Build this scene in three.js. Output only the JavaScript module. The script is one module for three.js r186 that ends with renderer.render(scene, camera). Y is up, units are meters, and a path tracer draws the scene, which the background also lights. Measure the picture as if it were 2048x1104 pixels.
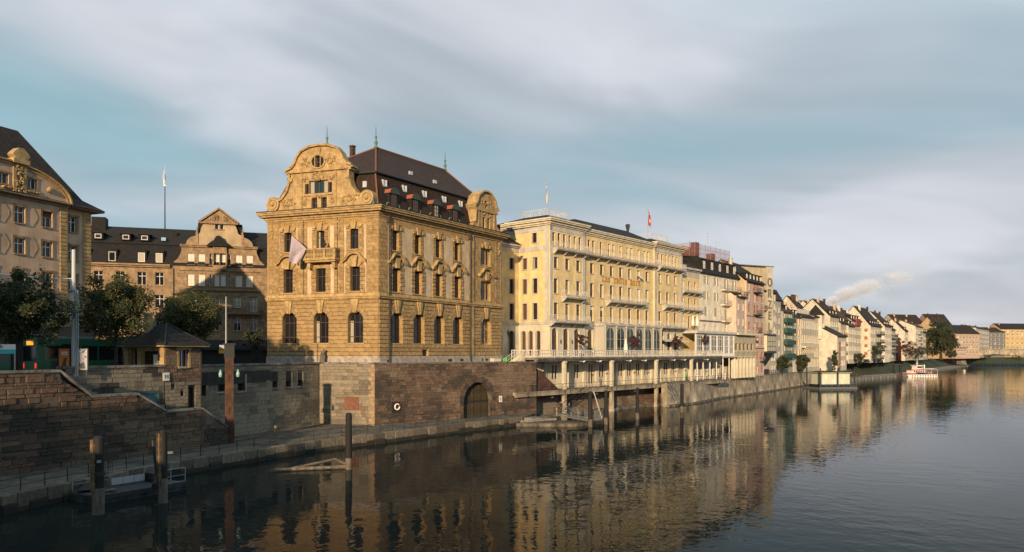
import * as THREE from 'three';
import { mergeGeometries } from 'three/addons/utils/BufferGeometryUtils.js';
import { FontLoader } from 'three/addons/loaders/FontLoader.js';
import { TextGeometry } from 'three/addons/geometries/TextGeometry.js';

// ---------- camera, sky, sun, exposure ----------
const scene = new THREE.Scene();
const EYE = 10.5;                       // metres above the river, standing on the old bridge
const camera = new THREE.PerspectiveCamera(39.2, 2048 / 1104, 0.5, 6000);
camera.position.set(0, EYE, 0);
camera.setViewOffset(2048, 1104, 0, -153, 2048, 1104);   // shifted lens: uprights stay upright
camera.updateProjectionMatrix();

let seed = 7;
const rnd = () => { seed = (seed * 1664525 + 1013904223) >>> 0; return seed / 4294967296; };
const rr = (a, b) => a + (b - a) * rnd();
const hash = (x, y, s = 0) => { let h = (x * 374761393 + y * 668265263 + s * 1274126177) | 0; h = Math.imul(h ^ (h >>> 13), 1274126177); return ((h ^ (h >>> 16)) >>> 0) / 4294967296; };
const mod = (a, n) => ((a % n) + n) % n;
function vnoise(x, y, per = 0, s = 0) {
  const xi = Math.floor(x), yi = Math.floor(y), fx = x - xi, fy = y - yi;
  const u = fx * fx * (3 - 2 * fx), v = fy * fy * (3 - 2 * fy);
  const w = per ? (i, j) => hash(mod(i, per), mod(j, per), s) : (i, j) => hash(i, j, s);
  const a = w(xi, yi), b = w(xi + 1, yi), c = w(xi, yi + 1), d = w(xi + 1, yi + 1);
  return a + (b - a) * u + (c - a) * v + (a - b - c + d) * u * v;
}
function fbm(x, y, oct = 5, per = 0, s = 0) { let a = 0.5, t = 0, n = 0; for (let i = 0; i < oct; i++) { t += a * vnoise(x, y, per, s + i); n += a; x *= 2; y *= 2; per *= 2; a *= 0.5; } return t / n; }
const clamp = (x, a = 0, b = 1) => Math.min(b, Math.max(a, x));
const smooth = (a, b, x) => { const t = clamp((x - a) / (b - a)); return t * t * (3 - 2 * t); };
const lerp3 = (a, b, t) => [a[0] + (b[0] - a[0]) * t, a[1] + (b[1] - a[1]) * t, a[2] + (b[2] - a[2]) * t];

const SUN_AZ = 13 * Math.PI / 180, SUN_EL = 13 * Math.PI / 180;
{ // morning sky: thin high cloud drifting over pale teal
  const W = 2048, Hh = 1024, d = new Float32Array(W * Hh * 4);
  const lin = c => c.map(v => Math.pow(v / 255, 2.2));
  const blue = lin([130, 170, 185]), pale = lin([198, 203, 212]), grey = lin([166, 178, 189]), low = lin([202, 201, 205]), haze = lin([192, 189, 191]);
  const bump = (a, e, a0, e0, sa, se, tilt = 0) => { const x = a - a0, y = e - e0 - tilt * x; return Math.exp(-(x * x) / (sa * sa) - (y * y) / (se * se)); };
  for (let j = 0; j < Hh; j++) {
    const el = ((j + 0.5) / Hh - 0.5) * 180;
    for (let i = 0; i < W; i++) {
      let az = ((i + 0.5) / W - 0.25) * 360; if (az > 180) az -= 360;      // 0 = straight ahead, right positive
      const e = Math.max(el, 0), k = 1 / (Math.sin(e * Math.PI / 180) + 0.16);
      const a = az * Math.PI / 180, px = Math.sin(a) * k, py = Math.cos(a) * k;
      const wx = fbm(px * 0.5 + 11, py * 0.5 + 5, 4, 0, 3) - 0.5, wy = fbm(px * 0.5 + 31, py * 0.5 + 8, 4, 0, 9) - 0.5;
      const u = px * 0.95 + py * 0.3 + wx * 1.9, v = py * 1.15 - px * 0.5 + wy * 1.9;
      let c = fbm(u * 0.62 + 3.7, v * 0.62 + 1.2, 6, 0, 21);
      const wisps = fbm(u * 1.7 + 9, v * 2.6 + 2, 5, 0, 40);
      c = smooth(0.27, 0.63, c + (wisps - 0.5) * 0.16
        + 0.16 * bump(az, e, -19, 18.5, 10, 2.6, -0.12) + 0.15 * bump(az, e, 2, 21, 16, 4.5, -0.1) - 0.2 * bump(az, e, -27, 13.5, 9, 2.2, -0.16) - 0.17 * bump(az, e, -29, 24, 9, 1.6, -0.1)
        - 0.13 * bump(az, e, 14, 14.5, 17, 1.7, -0.03) - 0.12 * bump(az, e, -4, 14.5, 8, 1.8, -0.12) + 0.12 * bump(az, e, 28, 10, 12, 2.4) + 0.1 * bump(az, e, 22, 20, 14, 4));
      const g = fbm(u * 1.1 + 20, v * 1.4 + 4, 5, 0, 60);
      let col = lerp3(blue, lerp3(pale, grey, smooth(0.42, 0.7, g + 0.25 * bump(az, e, 22, 16, 16, 3))), c);
      col = lerp3(col, low, 0.8 * Math.exp(-e / 8.5));
      col = lerp3(col, haze, 0.85 * Math.exp(-e / 2.2));
      const dim = 0.87 + 0.22 * (wisps - 0.5) + 0.16 * (fbm(u * 4.2 + 5, v * 5.2 + 1, 4, 0, 80) - 0.5) * c;
      const o = (j * W + i) * 4; d[o] = col[0] * dim; d[o + 1] = col[1] * dim; d[o + 2] = col[2] * dim; d[o + 3] = 1;
    }
  }
  const t = new THREE.DataTexture(d, W, Hh, THREE.RGBAFormat, THREE.FloatType);
  t.mapping = THREE.EquirectangularReflectionMapping; t.magFilter = t.minFilter = THREE.LinearFilter; t.needsUpdate = true;
  scene.background = t; scene.environment = t; scene.backgroundIntensity = 1; scene.environmentIntensity = 1;
}
const sun = new THREE.DirectionalLight(new THREE.Color().setRGB(1, 0.73, 0.44), 4.6);
{
  const dir = new THREE.Vector3(-Math.sin(SUN_AZ) * Math.cos(SUN_EL), Math.sin(SUN_EL), Math.cos(SUN_AZ) * Math.cos(SUN_EL));
  sun.target.position.set(0, 10, -150); sun.position.copy(sun.target.position).addScaledVector(dir, 400);
  sun.castShadow = true; sun.shadow.mapSize.set(4096, 4096); sun.shadow.radius = 1.2;
  Object.assign(sun.shadow.camera, { left: -300, right: 300, top: 200, bottom: -200, near: 1, far: 1200 });
  scene.add(sun, sun.target);
}
const EXPOSURE = 1.3;

// ---------- helpers ----------
function rawTex(n, fn, srgb, rep = 1) {     // fn(u, v) in 0..1 -> [r, g, b] 0..255
  const d = new Uint8Array(n * n * 4);
  for (let j = 0; j < n; j++) for (let i = 0; i < n; i++) { const c = fn(i / n, j / n), o = (j * n + i) * 4; d[o] = c[0]; d[o + 1] = c[1]; d[o + 2] = c[2]; d[o + 3] = 255; }
  const t = new THREE.DataTexture(d, n, n); t.wrapS = t.wrapT = THREE.RepeatWrapping; t.magFilter = THREE.LinearFilter; t.minFilter = THREE.LinearFilter;
  if (srgb) t.colorSpace = THREE.SRGBColorSpace; t.repeat.set(rep, rep); t.needsUpdate = true; return t;
}
const g3 = v => { v = clamp(v, 0, 255); return [v, v, v]; };
const withRep = (t, x, y = x) => { const c = t.clone(); c.repeat.set(x, y); c.needsUpdate = true; return c; };
// mottled colour maps (white-centred, multiply the base colour)
const T = {
  plaster: rawTex(512, (u, v) => g3(230 + 60 * (fbm(u * 6, v * 6, 6, 6, 1) - 0.5) + 28 * (fbm(u * 40, v * 4, 4, 40, 5) - 0.5)), true),
  stone: rawTex(512, (u, v) => { const a = fbm(u * 8, v * 8, 6, 8, 2), b = fbm(u * 40, v * 40, 3, 40, 8); const k = 205 + 95 * (a - 0.5) + 60 * (b - 0.5); return [clamp(k + 6, 0, 255), clamp(k, 0, 255), clamp(k - 8 * a, 0, 255)]; }, true),
  stoneB: rawTex(512, (u, v) => g3(128 + 170 * (fbm(u * 24, v * 24, 5, 24, 12) - 0.5)), false),
  wet: rawTex(512, (u, v) => { const a = fbm(u * 5, v * 5, 6, 5, 3), s = fbm(u * 30, v * 3, 4, 30, 17); const k = 195 + 170 * (a - 0.5) - 45 * smooth(0.52, 0.75, s) + 50 * (fbm(u * 50, v * 50, 2, 50, 4) - 0.5); return g3(k); }, true),
  tile: rawTex(512, (u, v) => { const row = Math.floor(v * 32), c = Math.floor(u * 32 + (row % 2) * 0.5); const h = hash(mod(c, 32), row, 4), a = fbm(u * 5, v * 5, 5, 5, 6); return [clamp(175 + 80 * (h - 0.5) + 80 * (a - 0.5), 0, 255), clamp(165 + 80 * (h - 0.5) + 70 * (a - 0.5), 0, 255), clamp(155 + 70 * (h - 0.5) + 60 * (a - 0.5), 0, 255)]; }, true),
  tileB: rawTex(512, (u, v) => { const r = v * 32, row = Math.floor(r), f = r - row, c = u * 32 + (row % 2) * 0.5, cf = c - Math.floor(c); return g3((1 - f) * 190 + 60 * Math.sqrt(Math.max(0, 1 - Math.pow(2 * cf - 1, 4)))); }, false),
  bark: rawTex(256, (u, v) => g3(150 + 160 * (fbm(u * 20, v * 4, 5, 20, 3) - 0.5)), true),
  pave: rawTex(512, (u, v) => g3(190 + 90 * (fbm(u * 8, v * 8, 6, 8, 31) - 0.5) + 50 * (fbm(u * 64, v * 64, 2, 64, 32) - 0.5)), true),
};
const waves = (() => { // long and short ripples of a slow river, one 48 m tile
  const n = 1024, d = new Float32Array(n * n); const comp = [];
  const s0 = seed; seed = 99;
  for (let q = 0; q < 90; q++) { const L = 0.32 * Math.pow(16, rnd()), th = rr(0, Math.PI * 2), kx = Math.round(48 / L * Math.cos(th)), ky = Math.round(48 / L * Math.sin(th)); const k = Math.hypot(kx, ky) || 1; comp.push([kx, ky, rnd() * 6.283, Math.pow(48 / k, 0.95)]); }
  seed = s0; let mn = 1e9, mx = -1e9;
  const ux = new Float32Array(n);
  for (const [kx, ky, ph, a] of comp) for (let j = 0; j < n; j++) for (let i = 0; i < n; i++) d[j * n + i] += a * Math.sin(6.283185 * (kx * i + ky * j) / n + ph);
  for (let q = 0; q < n * n; q++) { const i = q % n, j = (q / n) | 0; d[q] *= 0.25 + 1.5 * fbm(i / n * 6, j / n * 6, 3, 6, 71); mn = Math.min(mn, d[q]); mx = Math.max(mx, d[q]); }
  const b = new Uint8Array(n * n * 4); for (let q = 0; q < n * n; q++) { const v = 255 * (d[q] - mn) / (mx - mn); b[q * 4] = b[q * 4 + 1] = b[q * 4 + 2] = v; b[q * 4 + 3] = 255; }
  const t = new THREE.DataTexture(b, n, n); t.wrapS = t.wrapT = THREE.RepeatWrapping; t.magFilter = THREE.LinearFilter; t.needsUpdate = true; return t;
})();
const lin = (r, g, b) => new THREE.Color().setRGB(r, g, b);
const mat = (c, o = {}) => new THREE.MeshStandardMaterial({ color: Array.isArray(c) ? lin(...c) : c, roughness: 0.85, ...o });
const plaster = (c, rep = 0.16) => mat(c, { map: withRep(T.plaster, rep), roughness: 0.92 });
const stoneMat = (c, rep = 0.35, b = 0.02) => mat(c, { map: withRep(T.stone, rep), bumpMap: withRep(T.stoneB, rep), bumpScale: b, roughness: 0.95 });
const tileMat = (c, rep = 0.16) => mat(c, { map: withRep(T.tile, rep), bumpMap: withRep(T.tileB, rep), bumpScale: 0.05, roughness: 0.9, side: THREE.DoubleSide });
const glass = (c, o = {}) => new THREE.MeshPhysicalMaterial({ color: lin(...c), roughness: 0.06, specularIntensity: 1, ior: 1.5, ...o });
const M = {
  sand: stoneMat([0.49, 0.345, 0.16], 0.22), sandTrim: stoneMat([0.55, 0.40, 0.195], 0.22), sandPale: plaster([0.60, 0.46, 0.30]),
  plinth: stoneMat([0.55, 0.50, 0.45], 0.25),
  tileBrown: tileMat([0.055, 0.029, 0.019]), tileDark: tileMat([0.032, 0.028, 0.028]), tileRed: tileMat([0.13, 0.07, 0.05]), slate: tileMat([0.024, 0.025, 0.029], 0.2),
  copper: mat([0.13, 0.27, 0.21], { map: withRep(T.stone, 0.5), roughness: 0.7 }), rust: mat([0.15, 0.068, 0.04], { map: withRep(T.wet, 0.3), bumpMap: withRep(T.stoneB, 0.6), bumpScale: 0.01, roughness: 0.85 }),
  woodDark: mat([0.05, 0.022, 0.014], { roughness: 0.55 }), woodBrown: mat([0.085, 0.038, 0.022], { roughness: 0.6 }), white: mat([0.74, 0.71, 0.66], { roughness: 0.6 }),
  cream: plaster([0.70, 0.62, 0.47]), yellow: plaster([0.80, 0.61, 0.31]), greyTrim: plaster([0.56, 0.53, 0.49]), whiteWall: plaster([0.86, 0.77, 0.62]),
  pinkWall: plaster([0.56, 0.40, 0.29]), ochreStone: stoneMat([0.40, 0.29, 0.18], 0.2), pale: plaster([0.68, 0.63, 0.53]), rose: plaster([0.64, 0.50, 0.41]),
  glass: glass([0.012, 0.014, 0.017]), glass2: glass([0.03, 0.028, 0.026]), glassWarm: glass([0.05, 0.035, 0.02]), glassTeal: glass([0.015, 0.035, 0.035]),
  curtain: mat([0.42, 0.38, 0.31], { roughness: 1 }), blindBrown: mat([0.10, 0.05, 0.028], { roughness: 0.7 }), blindWhite: mat([0.62, 0.57, 0.49]), shutterGrey: mat([0.34, 0.32, 0.26]), shutterRed: mat([0.30, 0.115, 0.075]), orange: mat([0.60, 0.27, 0.05]),
  iron: mat([0.03, 0.032, 0.034], { roughness: 0.6, metalness: 0.4 }), ironWhite: mat([0.60, 0.56, 0.50], { roughness: 0.6 }), steel: mat([0.30, 0.32, 0.33], { roughness: 0.5, metalness: 0.6 }), zinc: mat([0.20, 0.21, 0.215], { roughness: 0.5, metalness: 0.5 }),
  mortar: mat([0.17, 0.14, 0.115], { map: withRep(T.wet, 0.2) }), concrete: mat([0.34, 0.31, 0.27], { map: withRep(T.wet, 0.12), bumpMap: withRep(T.stoneB, 0.3), bumpScale: 0.02, roughness: 0.95 }),
  concretePale: mat([0.60, 0.50, 0.37], { map: withRep(T.wet, 0.07), bumpMap: withRep(T.stoneB, 0.3), bumpScale: 0.02, roughness: 0.95 }),
  quayStone: mat([0.20, 0.17, 0.135], { map: withRep(T.wet, 0.16), bumpMap: withRep(T.stoneB, 0.25), bumpScale: 0.05, roughness: 0.95 }),
  asphalt: mat([0.055, 0.053, 0.052], { map: withRep(T.pave, 0.2) }), paving: mat([0.12, 0.11, 0.10], { map: withRep(T.pave, 0.3) }), grass: mat([0.05, 0.065, 0.025], { map: withRep(T.stone, 0.3), bumpMap: withRep(T.stoneB, 0.5), bumpScale: 0.15 }),
  pile: mat([0.035, 0.032, 0.03], { map: withRep(T.bark, 0.6), bumpMap: withRep(T.bark, 0.6), bumpScale: 0.03, roughness: 0.8 }), bark: mat([0.10, 0.08, 0.06], { map: withRep(T.bark, 0.7), bumpMap: withRep(T.bark, 0.7), bumpScale: 0.02 }),
  pileWorn: mat([0.24, 0.20, 0.15], { map: withRep(T.wet, 0.7), bumpMap: withRep(T.bark, 0.8), bumpScale: 0.02 }),
  gold: mat([0.85, 0.50, 0.10], { metalness: 0.8, roughness: 0.35 }), goldPaint: mat([0.40, 0.22, 0.05], { roughness: 0.5 }),
  tramGreen: mat([0.01, 0.12, 0.055], { roughness: 0.3 }), black: mat([0.015, 0.015, 0.016], { roughness: 0.5 }), red: mat([0.45, 0.03, 0.025], { roughness: 0.45 }), teal: mat([0.03, 0.42, 0.46], { roughness: 0.5 }), greenPaint: mat([0.02, 0.07, 0.05], { roughness: 0.6 }),
  skin: mat([0.42, 0.26, 0.18]), hair: mat([0.03, 0.02, 0.015]),
};
// geometry collector: boxes, prisms, bars; metric uv; optional tint per piece
class GB {
  constructor() { this.p = []; this.c = []; this.tint = [1, 1, 1]; this.tinted = false; }
  tri(a, b, c) { this.p.push(...a, ...b, ...c); const t = this.tint; this.c.push(...t, ...t, ...t); return this; }
  quad(a, b, c, d) { return this.tri(a, b, c).tri(a, c, d); }
  box(x0, x1, y0, y1, z0, z1) { const A = [x0, y0, z0], B = [x1, y0, z0], C = [x1, y1, z0], D = [x0, y1, z0], E = [x0, y0, z1], F = [x1, y0, z1], G = [x1, y1, z1], I = [x0, y1, z1]; return this.quad(E, F, G, I).quad(B, A, D, C).quad(A, E, I, D).quad(F, B, C, G).quad(I, G, C, D).quad(A, B, F, E); }
  block(x0, x1, y0, y1, z0, z1, ch) { // box with a chamfered front face
    const q = (x, y, z) => [x, y, z], a = [q(x0, y0, z0), q(x1, y0, z0), q(x1, y1, z0), q(x0, y1, z0)], zm = z1 - ch, m = [q(x0, y0, zm), q(x1, y0, zm), q(x1, y1, zm), q(x0, y1, zm)], f = [q(x0 + ch, y0 + ch, z1), q(x1 - ch, y0 + ch, z1), q(x1 - ch, y1 - ch, z1), q(x0 + ch, y1 - ch, z1)];
    for (let i = 0; i < 4; i++) { const j = (i + 1) % 4; this.quad(a[i], a[j], m[j], m[i]); this.quad(m[i], m[j], f[j], f[i]); }
    return this.quad(...f);
  }
  bar(a, b, r, r2 = r, n = 4) { // tapered bar between two points
    const A = new THREE.Vector3(...a), B = new THREE.Vector3(...b), d = B.clone().sub(A).normalize(), u = Math.abs(d.y) > 0.9 ? new THREE.Vector3(1, 0, 0) : new THREE.Vector3(0, 1, 0), s = new THREE.Vector3().crossVectors(d, u).normalize(), t = new THREE.Vector3().crossVectors(s, d);
    const ring = (P, q) => [...Array(n)].map((_, i) => { const an = (i + 0.5) / n * Math.PI * 2; return [P.x + q * (s.x * Math.cos(an) + t.x * Math.sin(an)), P.y + q * (s.y * Math.cos(an) + t.y * Math.sin(an)), P.z + q * (s.z * Math.cos(an) + t.z * Math.sin(an))]; });
    const R = ring(A, r), S = ring(B, r2); for (let i = 0; i < n; i++) { const j = (i + 1) % n; this.quad(R[j], R[i], S[i], S[j]); }
    for (let i = 1; i < n - 1; i++) { this.tri(R[0], R[i], R[i + 1]); this.tri(S[0], S[i + 1], S[i]); } return this;
  }
  prism(pts, y0, y1) { // upright prism over a plan polygon [[x, z] ...]
    const sh = THREE.ShapeUtils.triangulateShape(pts.map(p => new THREE.Vector2(...p)), []); const n = pts.length;
    for (const [a, b, c] of sh) { const P = i => [pts[i][0], y1, pts[i][1]], Q = i => [pts[i][0], y0, pts[i][1]]; this.tri(P(a), P(c), P(b)); this.tri(Q(a), Q(b), Q(c)); }
    for (let i = 0; i < n; i++) { const j = (i + 1) % n; this.quad([pts[i][0], y0, pts[i][1]], [pts[i][0], y1, pts[i][1]], [pts[j][0], y1, pts[j][1]], [pts[j][0], y0, pts[j][1]]); } return this;
  }
  face(pts, z0, z1) { // prism with its outline in x, y and its depth in z
    const sh = THREE.ShapeUtils.triangulateShape(pts.map(p => new THREE.Vector2(...p)), []), n = pts.length;
    for (const t of sh) { const P = i => [pts[i][0], pts[i][1], z1], Q = i => [pts[i][0], pts[i][1], z0]; this.tri(P(t[0]), P(t[1]), P(t[2])); this.tri(Q(t[0]), Q(t[2]), Q(t[1])); }
    for (let i = 0; i < n; i++) { const j = (i + 1) % n; this.quad([pts[i][0], pts[i][1], z0], [pts[j][0], pts[j][1], z0], [pts[j][0], pts[j][1], z1], [pts[i][0], pts[i][1], z1]); } return this;
  }
  build() {
    const g = new THREE.BufferGeometry(), p = this.p, uv = new Float32Array(p.length / 3 * 2);
    for (let i = 0; i < p.length; i += 9) {
      const ax = p[i + 3] - p[i], ay = p[i + 4] - p[i + 1], az = p[i + 5] - p[i + 2], bx = p[i + 6] - p[i], by = p[i + 7] - p[i + 1], bz = p[i + 8] - p[i + 2];
      const nx = Math.abs(ay * bz - az * by), ny = Math.abs(az * bx - ax * bz), nz = Math.abs(ax * by - ay * bx);
      for (let k = 0; k < 3; k++) { const x = p[i + k * 3], y = p[i + k * 3 + 1], z = p[i + k * 3 + 2], o = (i / 3 + k) * 2; if (nz >= nx && nz >= ny) { uv[o] = x; uv[o + 1] = y; } else if (nx >= ny) { uv[o] = z; uv[o + 1] = y; } else { uv[o] = x; uv[o + 1] = z; } }
    }
    g.setAttribute('position', new THREE.Float32BufferAttribute(p, 3)); g.setAttribute('uv', new THREE.BufferAttribute(uv, 2));
    if (this.tinted) g.setAttribute('color', new THREE.Float32BufferAttribute(this.c, 3));
    g.computeVertexNormals(); return g;
  }
}
const B = (f) => { const g = new GB(); f(g); return g.build(); };
const taken = new Map();
const numbered = n => { const k = taken.get(n) || 0; taken.set(n, k + 1); return k ? n + '_' + String(k).padStart(3, '0') : n; };
function mesh(parent, name, geo, m, matrix) { const o = new THREE.Mesh(geo, m); o.name = parent === scene ? numbered(name) : name; o.castShadow = o.receiveShadow = true; if (matrix) o.applyMatrix4(matrix); parent.add(o); return o; }
function thing(name, label, category, pos, ang = 0, group) { const o = new THREE.Group(); o.name = numbered(name); o.position.set(...pos); o.rotation.y = ang; o.userData = { label, category }; if (group) o.userData.group = group; scene.add(o); o.updateMatrixWorld(true); return o; }
function tag(o, label, category, group) { Object.assign(o.userData, { label, category }); if (group) o.userData.group = group; return o; }
function struct(name, geo, m) { const o = mesh(scene, name, geo, m); o.userData.kind = 'structure'; return o; }
const stuff = o => { o.userData.kind = 'stuff'; return o; };
function dup(o, pos, ang, label) { const c = o.clone(); c.name = numbered(o.name.replace(/_\d+$/, '')); c.position.set(...pos); c.rotation.y = ang; if (label) c.userData = { ...o.userData, label }; scene.add(c); return c; }
// plan frame: starts at (X, depth), runs along (dx, dz); local z points to the right of the run
const plan = (X, Z, dx, dz) => { const l = Math.hypot(dx, dz), m = new THREE.Matrix4().makeRotationY(Math.atan2(dz / l, dx / l)); m.setPosition(X, 0, -Z); return m; };
const angOf = (dx, dz) => Math.atan2(dz, dx);
const inOf = (G, m) => { G.updateMatrixWorld(true); return G.matrixWorld.clone().invert().multiply(m); };
const at = (m, x, y, z) => m.clone().multiply(new THREE.Matrix4().makeTranslation(x, y, z));
// ---------- building pieces ----------
const font = await new FontLoader().loadAsync('fonts/droid/droid_sans_bold.typeface.json');
const fontSerif = await new FontLoader().loadAsync('fonts/droid/droid_serif_bold.typeface.json');
function textGeo(s, size, depth, f = font) { const g = new TextGeometry(s, { font: f, size, depth, curveSegments: 3, bevelEnabled: false }); g.computeBoundingBox(); const b = g.boundingBox; g.translate(-(b.min.x + b.max.x) / 2, 0, 0); return g; }
// opening outline: rectangle, round arch (arch = 1) or flat arch (arch < 1 = rise as share of half width)
function outline(S, x, y, w, h, arch = 0) {
  const a = x - w / 2, b = x + w / 2; S.moveTo(a, y); S.lineTo(b, y);
  if (!arch) { S.lineTo(b, y + h); S.lineTo(a, y + h); }
  else { const r = w / 2 * arch, n = 12; for (let i = 0; i <= n; i++) { const t = Math.PI * i / n; S.lineTo(x + w / 2 * Math.cos(t), y + h - r + r * Math.sin(t)); } }
  S.lineTo(a, y); return S;
}
const halfAt = (o, y) => { if (y < o.y || y > o.y + o.h) return 0; if (!o.arch) return o.w / 2; const r = o.w / 2 * o.arch, s = o.y + o.h - r; return y <= s ? o.w / 2 : o.w / 2 * Math.sqrt(Math.max(0, 1 - ((y - s) / r) ** 2)); };
function wallGeo(outer, holes, t) {
  const S = new THREE.Shape(outer.map(p => new THREE.Vector2(...p)));
  for (const o of holes) S.holes.push(outline(new THREE.Path(), o.x, o.y, o.w, o.h, o.arch));
  const g = new THREE.ExtrudeGeometry(S, { depth: t, bevelEnabled: false, curveSegments: 6 }); g.translate(0, 0, -t); return g;
}
const rect = (x0, x1, y0, y1) => [[x0, y0], [x1, y0], [x1, y1], [x0, y1]];
const winCache = new Map();
/* window fitting an opening; the returned mesh is the frame, its children are pane, sill, surround, shutters and so on */
function win(G, Mx, o) {
  const { x, y, w, h, arch = 0, cols = 2, rows = [0.68], fm = M.woodDark, gm = M.glass, rec = 0.28, bar = 0.07, z = 0, sill, sur, curtain, blind, shut, name = 'window' } = o;
  const key = [w, h, arch, cols, rows.join(), rec, bar, sur ? sur.w : 0, curtain || 0, blind ? blind.f : 0, shut ? shut.k : 0, sill ? 1 : 0].map(v => typeof v === 'number' ? v.toFixed(3) : v).join('|');
  let c = winCache.get(key);
  if (!c) {
    c = {};
    const o2 = { x: 0, y: 0, w, h, arch };
    const S = outline(new THREE.Shape(), 0, 0, w, h, arch); S.holes.push(outline(new THREE.Path(), 0, bar, w - 2 * bar, h - 2 * bar, arch));
    let f = new THREE.ExtrudeGeometry(S, { depth: 0.07, bevelEnabled: false }); f.translate(0, 0, -rec - 0.07);
    const g = new GB();
    const top = xx => { const r = w / 2 * arch, s = h - r; return arch ? s + r * Math.sqrt(Math.max(0, 1 - (xx / (w / 2)) ** 2)) : h; };
    for (let i = 1; i < cols; i++) { const xx = -w / 2 + w * i / cols; g.box(xx - bar / 2, xx + bar / 2, bar * 0.9, top(xx) - bar * 0.5, -rec - 0.06, -rec + 0.012); }
    for (const q of rows) { const hw = halfAt(o2, q * h) - bar * 0.6; g.box(-hw, hw, q * h - bar / 2, q * h + bar / 2, -rec - 0.062, -rec + 0.006); }
    c.f = g.p.length ? mergeGeometries([f, g.build()]) : f;
    c.p = new THREE.ShapeGeometry(outline(new THREE.Shape(), 0, 0.01, w - 0.02, h - 0.02, arch)); c.p.translate(0, 0, -rec - 0.04);
    if (sill) c.s = B(q => q.box(-w / 2 - 0.12, w / 2 + 0.12, -0.13, 0.005, -rec, 0.14));
    if (sur) { const T2 = outline(new THREE.Shape(), 0, sill ? 0 : -sur.w, w + 2 * sur.w, h + sur.w * (sill ? 1 : 2), arch); T2.holes.push(outline(new THREE.Path(), 0, 0.0, w, h, arch)); c.r = new THREE.ExtrudeGeometry(T2, { depth: 0.05, bevelEnabled: false }); if (sill) { c.r = mergeGeometries([B(q => { q.box(-w / 2 - sur.w, -w / 2, 0, h, 0, 0.05).box(w / 2, w / 2 + sur.w, 0, h, 0, 0.05); if (!arch) q.box(-w / 2 - sur.w - 0.04, w / 2 + sur.w + 0.04, h, h + sur.w, 0, 0.07); })]); } }
    if (curtain) c.c = B(q => { for (const sd of [-1, 1]) { if (curtain === 1 && sd > 0) continue; const cw = w * (curtain === 3 ? 0.46 : 0.2); const n = 4; for (let k = 0; k < n; k++) { const xa = sd * (w / 2 - bar) - sd * cw * k / n, xb = sd * (w / 2 - bar) - sd * cw * (k + 0.8) / n; q.box(Math.min(xa, xb), Math.max(xa, xb), bar, (arch ? h - w / 2 * arch : h) - bar, -rec - 0.036, -rec - 0.03 + 0.006 * (k % 2)); } } });
    if (blind) c.b = B(q => { const hh = h * blind.f, n = Math.max(3, Math.round(hh / 0.09)); for (let k = 0; k < n; k++) { const yb = h - hh + hh * k / n; q.quad([-w / 2 + 0.02, yb, -rec + 0.05], [w / 2 - 0.02, yb, -rec + 0.05], [w / 2 - 0.02, yb + hh / n * 1.05, -rec + 0.02], [-w / 2 + 0.02, yb + hh / n * 1.05, -rec + 0.02]); } });
    if (shut) { const leaf = q0 => B(q => { const xs = q0 ? [w / 2 + 0.02, w + 0.02] : [-w - 0.02, -w / 2 - 0.02]; q.box(xs[0], xs[0] + 0.06, 0, h, 0.03, 0.08).box(xs[1] - 0.06, xs[1], 0, h, 0.03, 0.08).box(xs[0], xs[1], 0, 0.08, 0.032, 0.078).box(xs[0], xs[1], h - 0.08, h, 0.032, 0.078).box(xs[0], xs[1], h * 0.48, h * 0.48 + 0.07, 0.032, 0.078); for (let yy = 0.1; yy < h - 0.1; yy += 0.11) q.quad([xs[0] + 0.05, yy, 0.07], [xs[1] - 0.05, yy, 0.07], [xs[1] - 0.05, yy + 0.1, 0.04], [xs[0] + 0.05, yy + 0.1, 0.04]); }); c.h = [leaf(0), leaf(1)]; }
    winCache.set(key, c);
  }
  const m = mesh(G, name, c.f, fm, at(Mx, x, y, z));
  mesh(m, 'pane', c.p, gm);
  if (c.s) mesh(m, 'sill', c.s, sill);
  if (c.r) mesh(m, 'surround', c.r, sur.m);
  if (c.c) mesh(m, 'curtain', c.c, M.curtain);
  if (c.b) mesh(m, 'blind', c.b, blind.m);
  if (c.h) for (const l of c.h) mesh(m, 'shutter', l, shut.m);
  return m;
}
function facade(G, Mx, { outer, holes = [], t = 0.5, m, name = 'wall' }) {
  const w = mesh(G, name, wallGeo(outer, holes, t), m, Mx);
  for (const o of holes) if (!o.open) win(G, Mx, o);
  return w;
}
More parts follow.
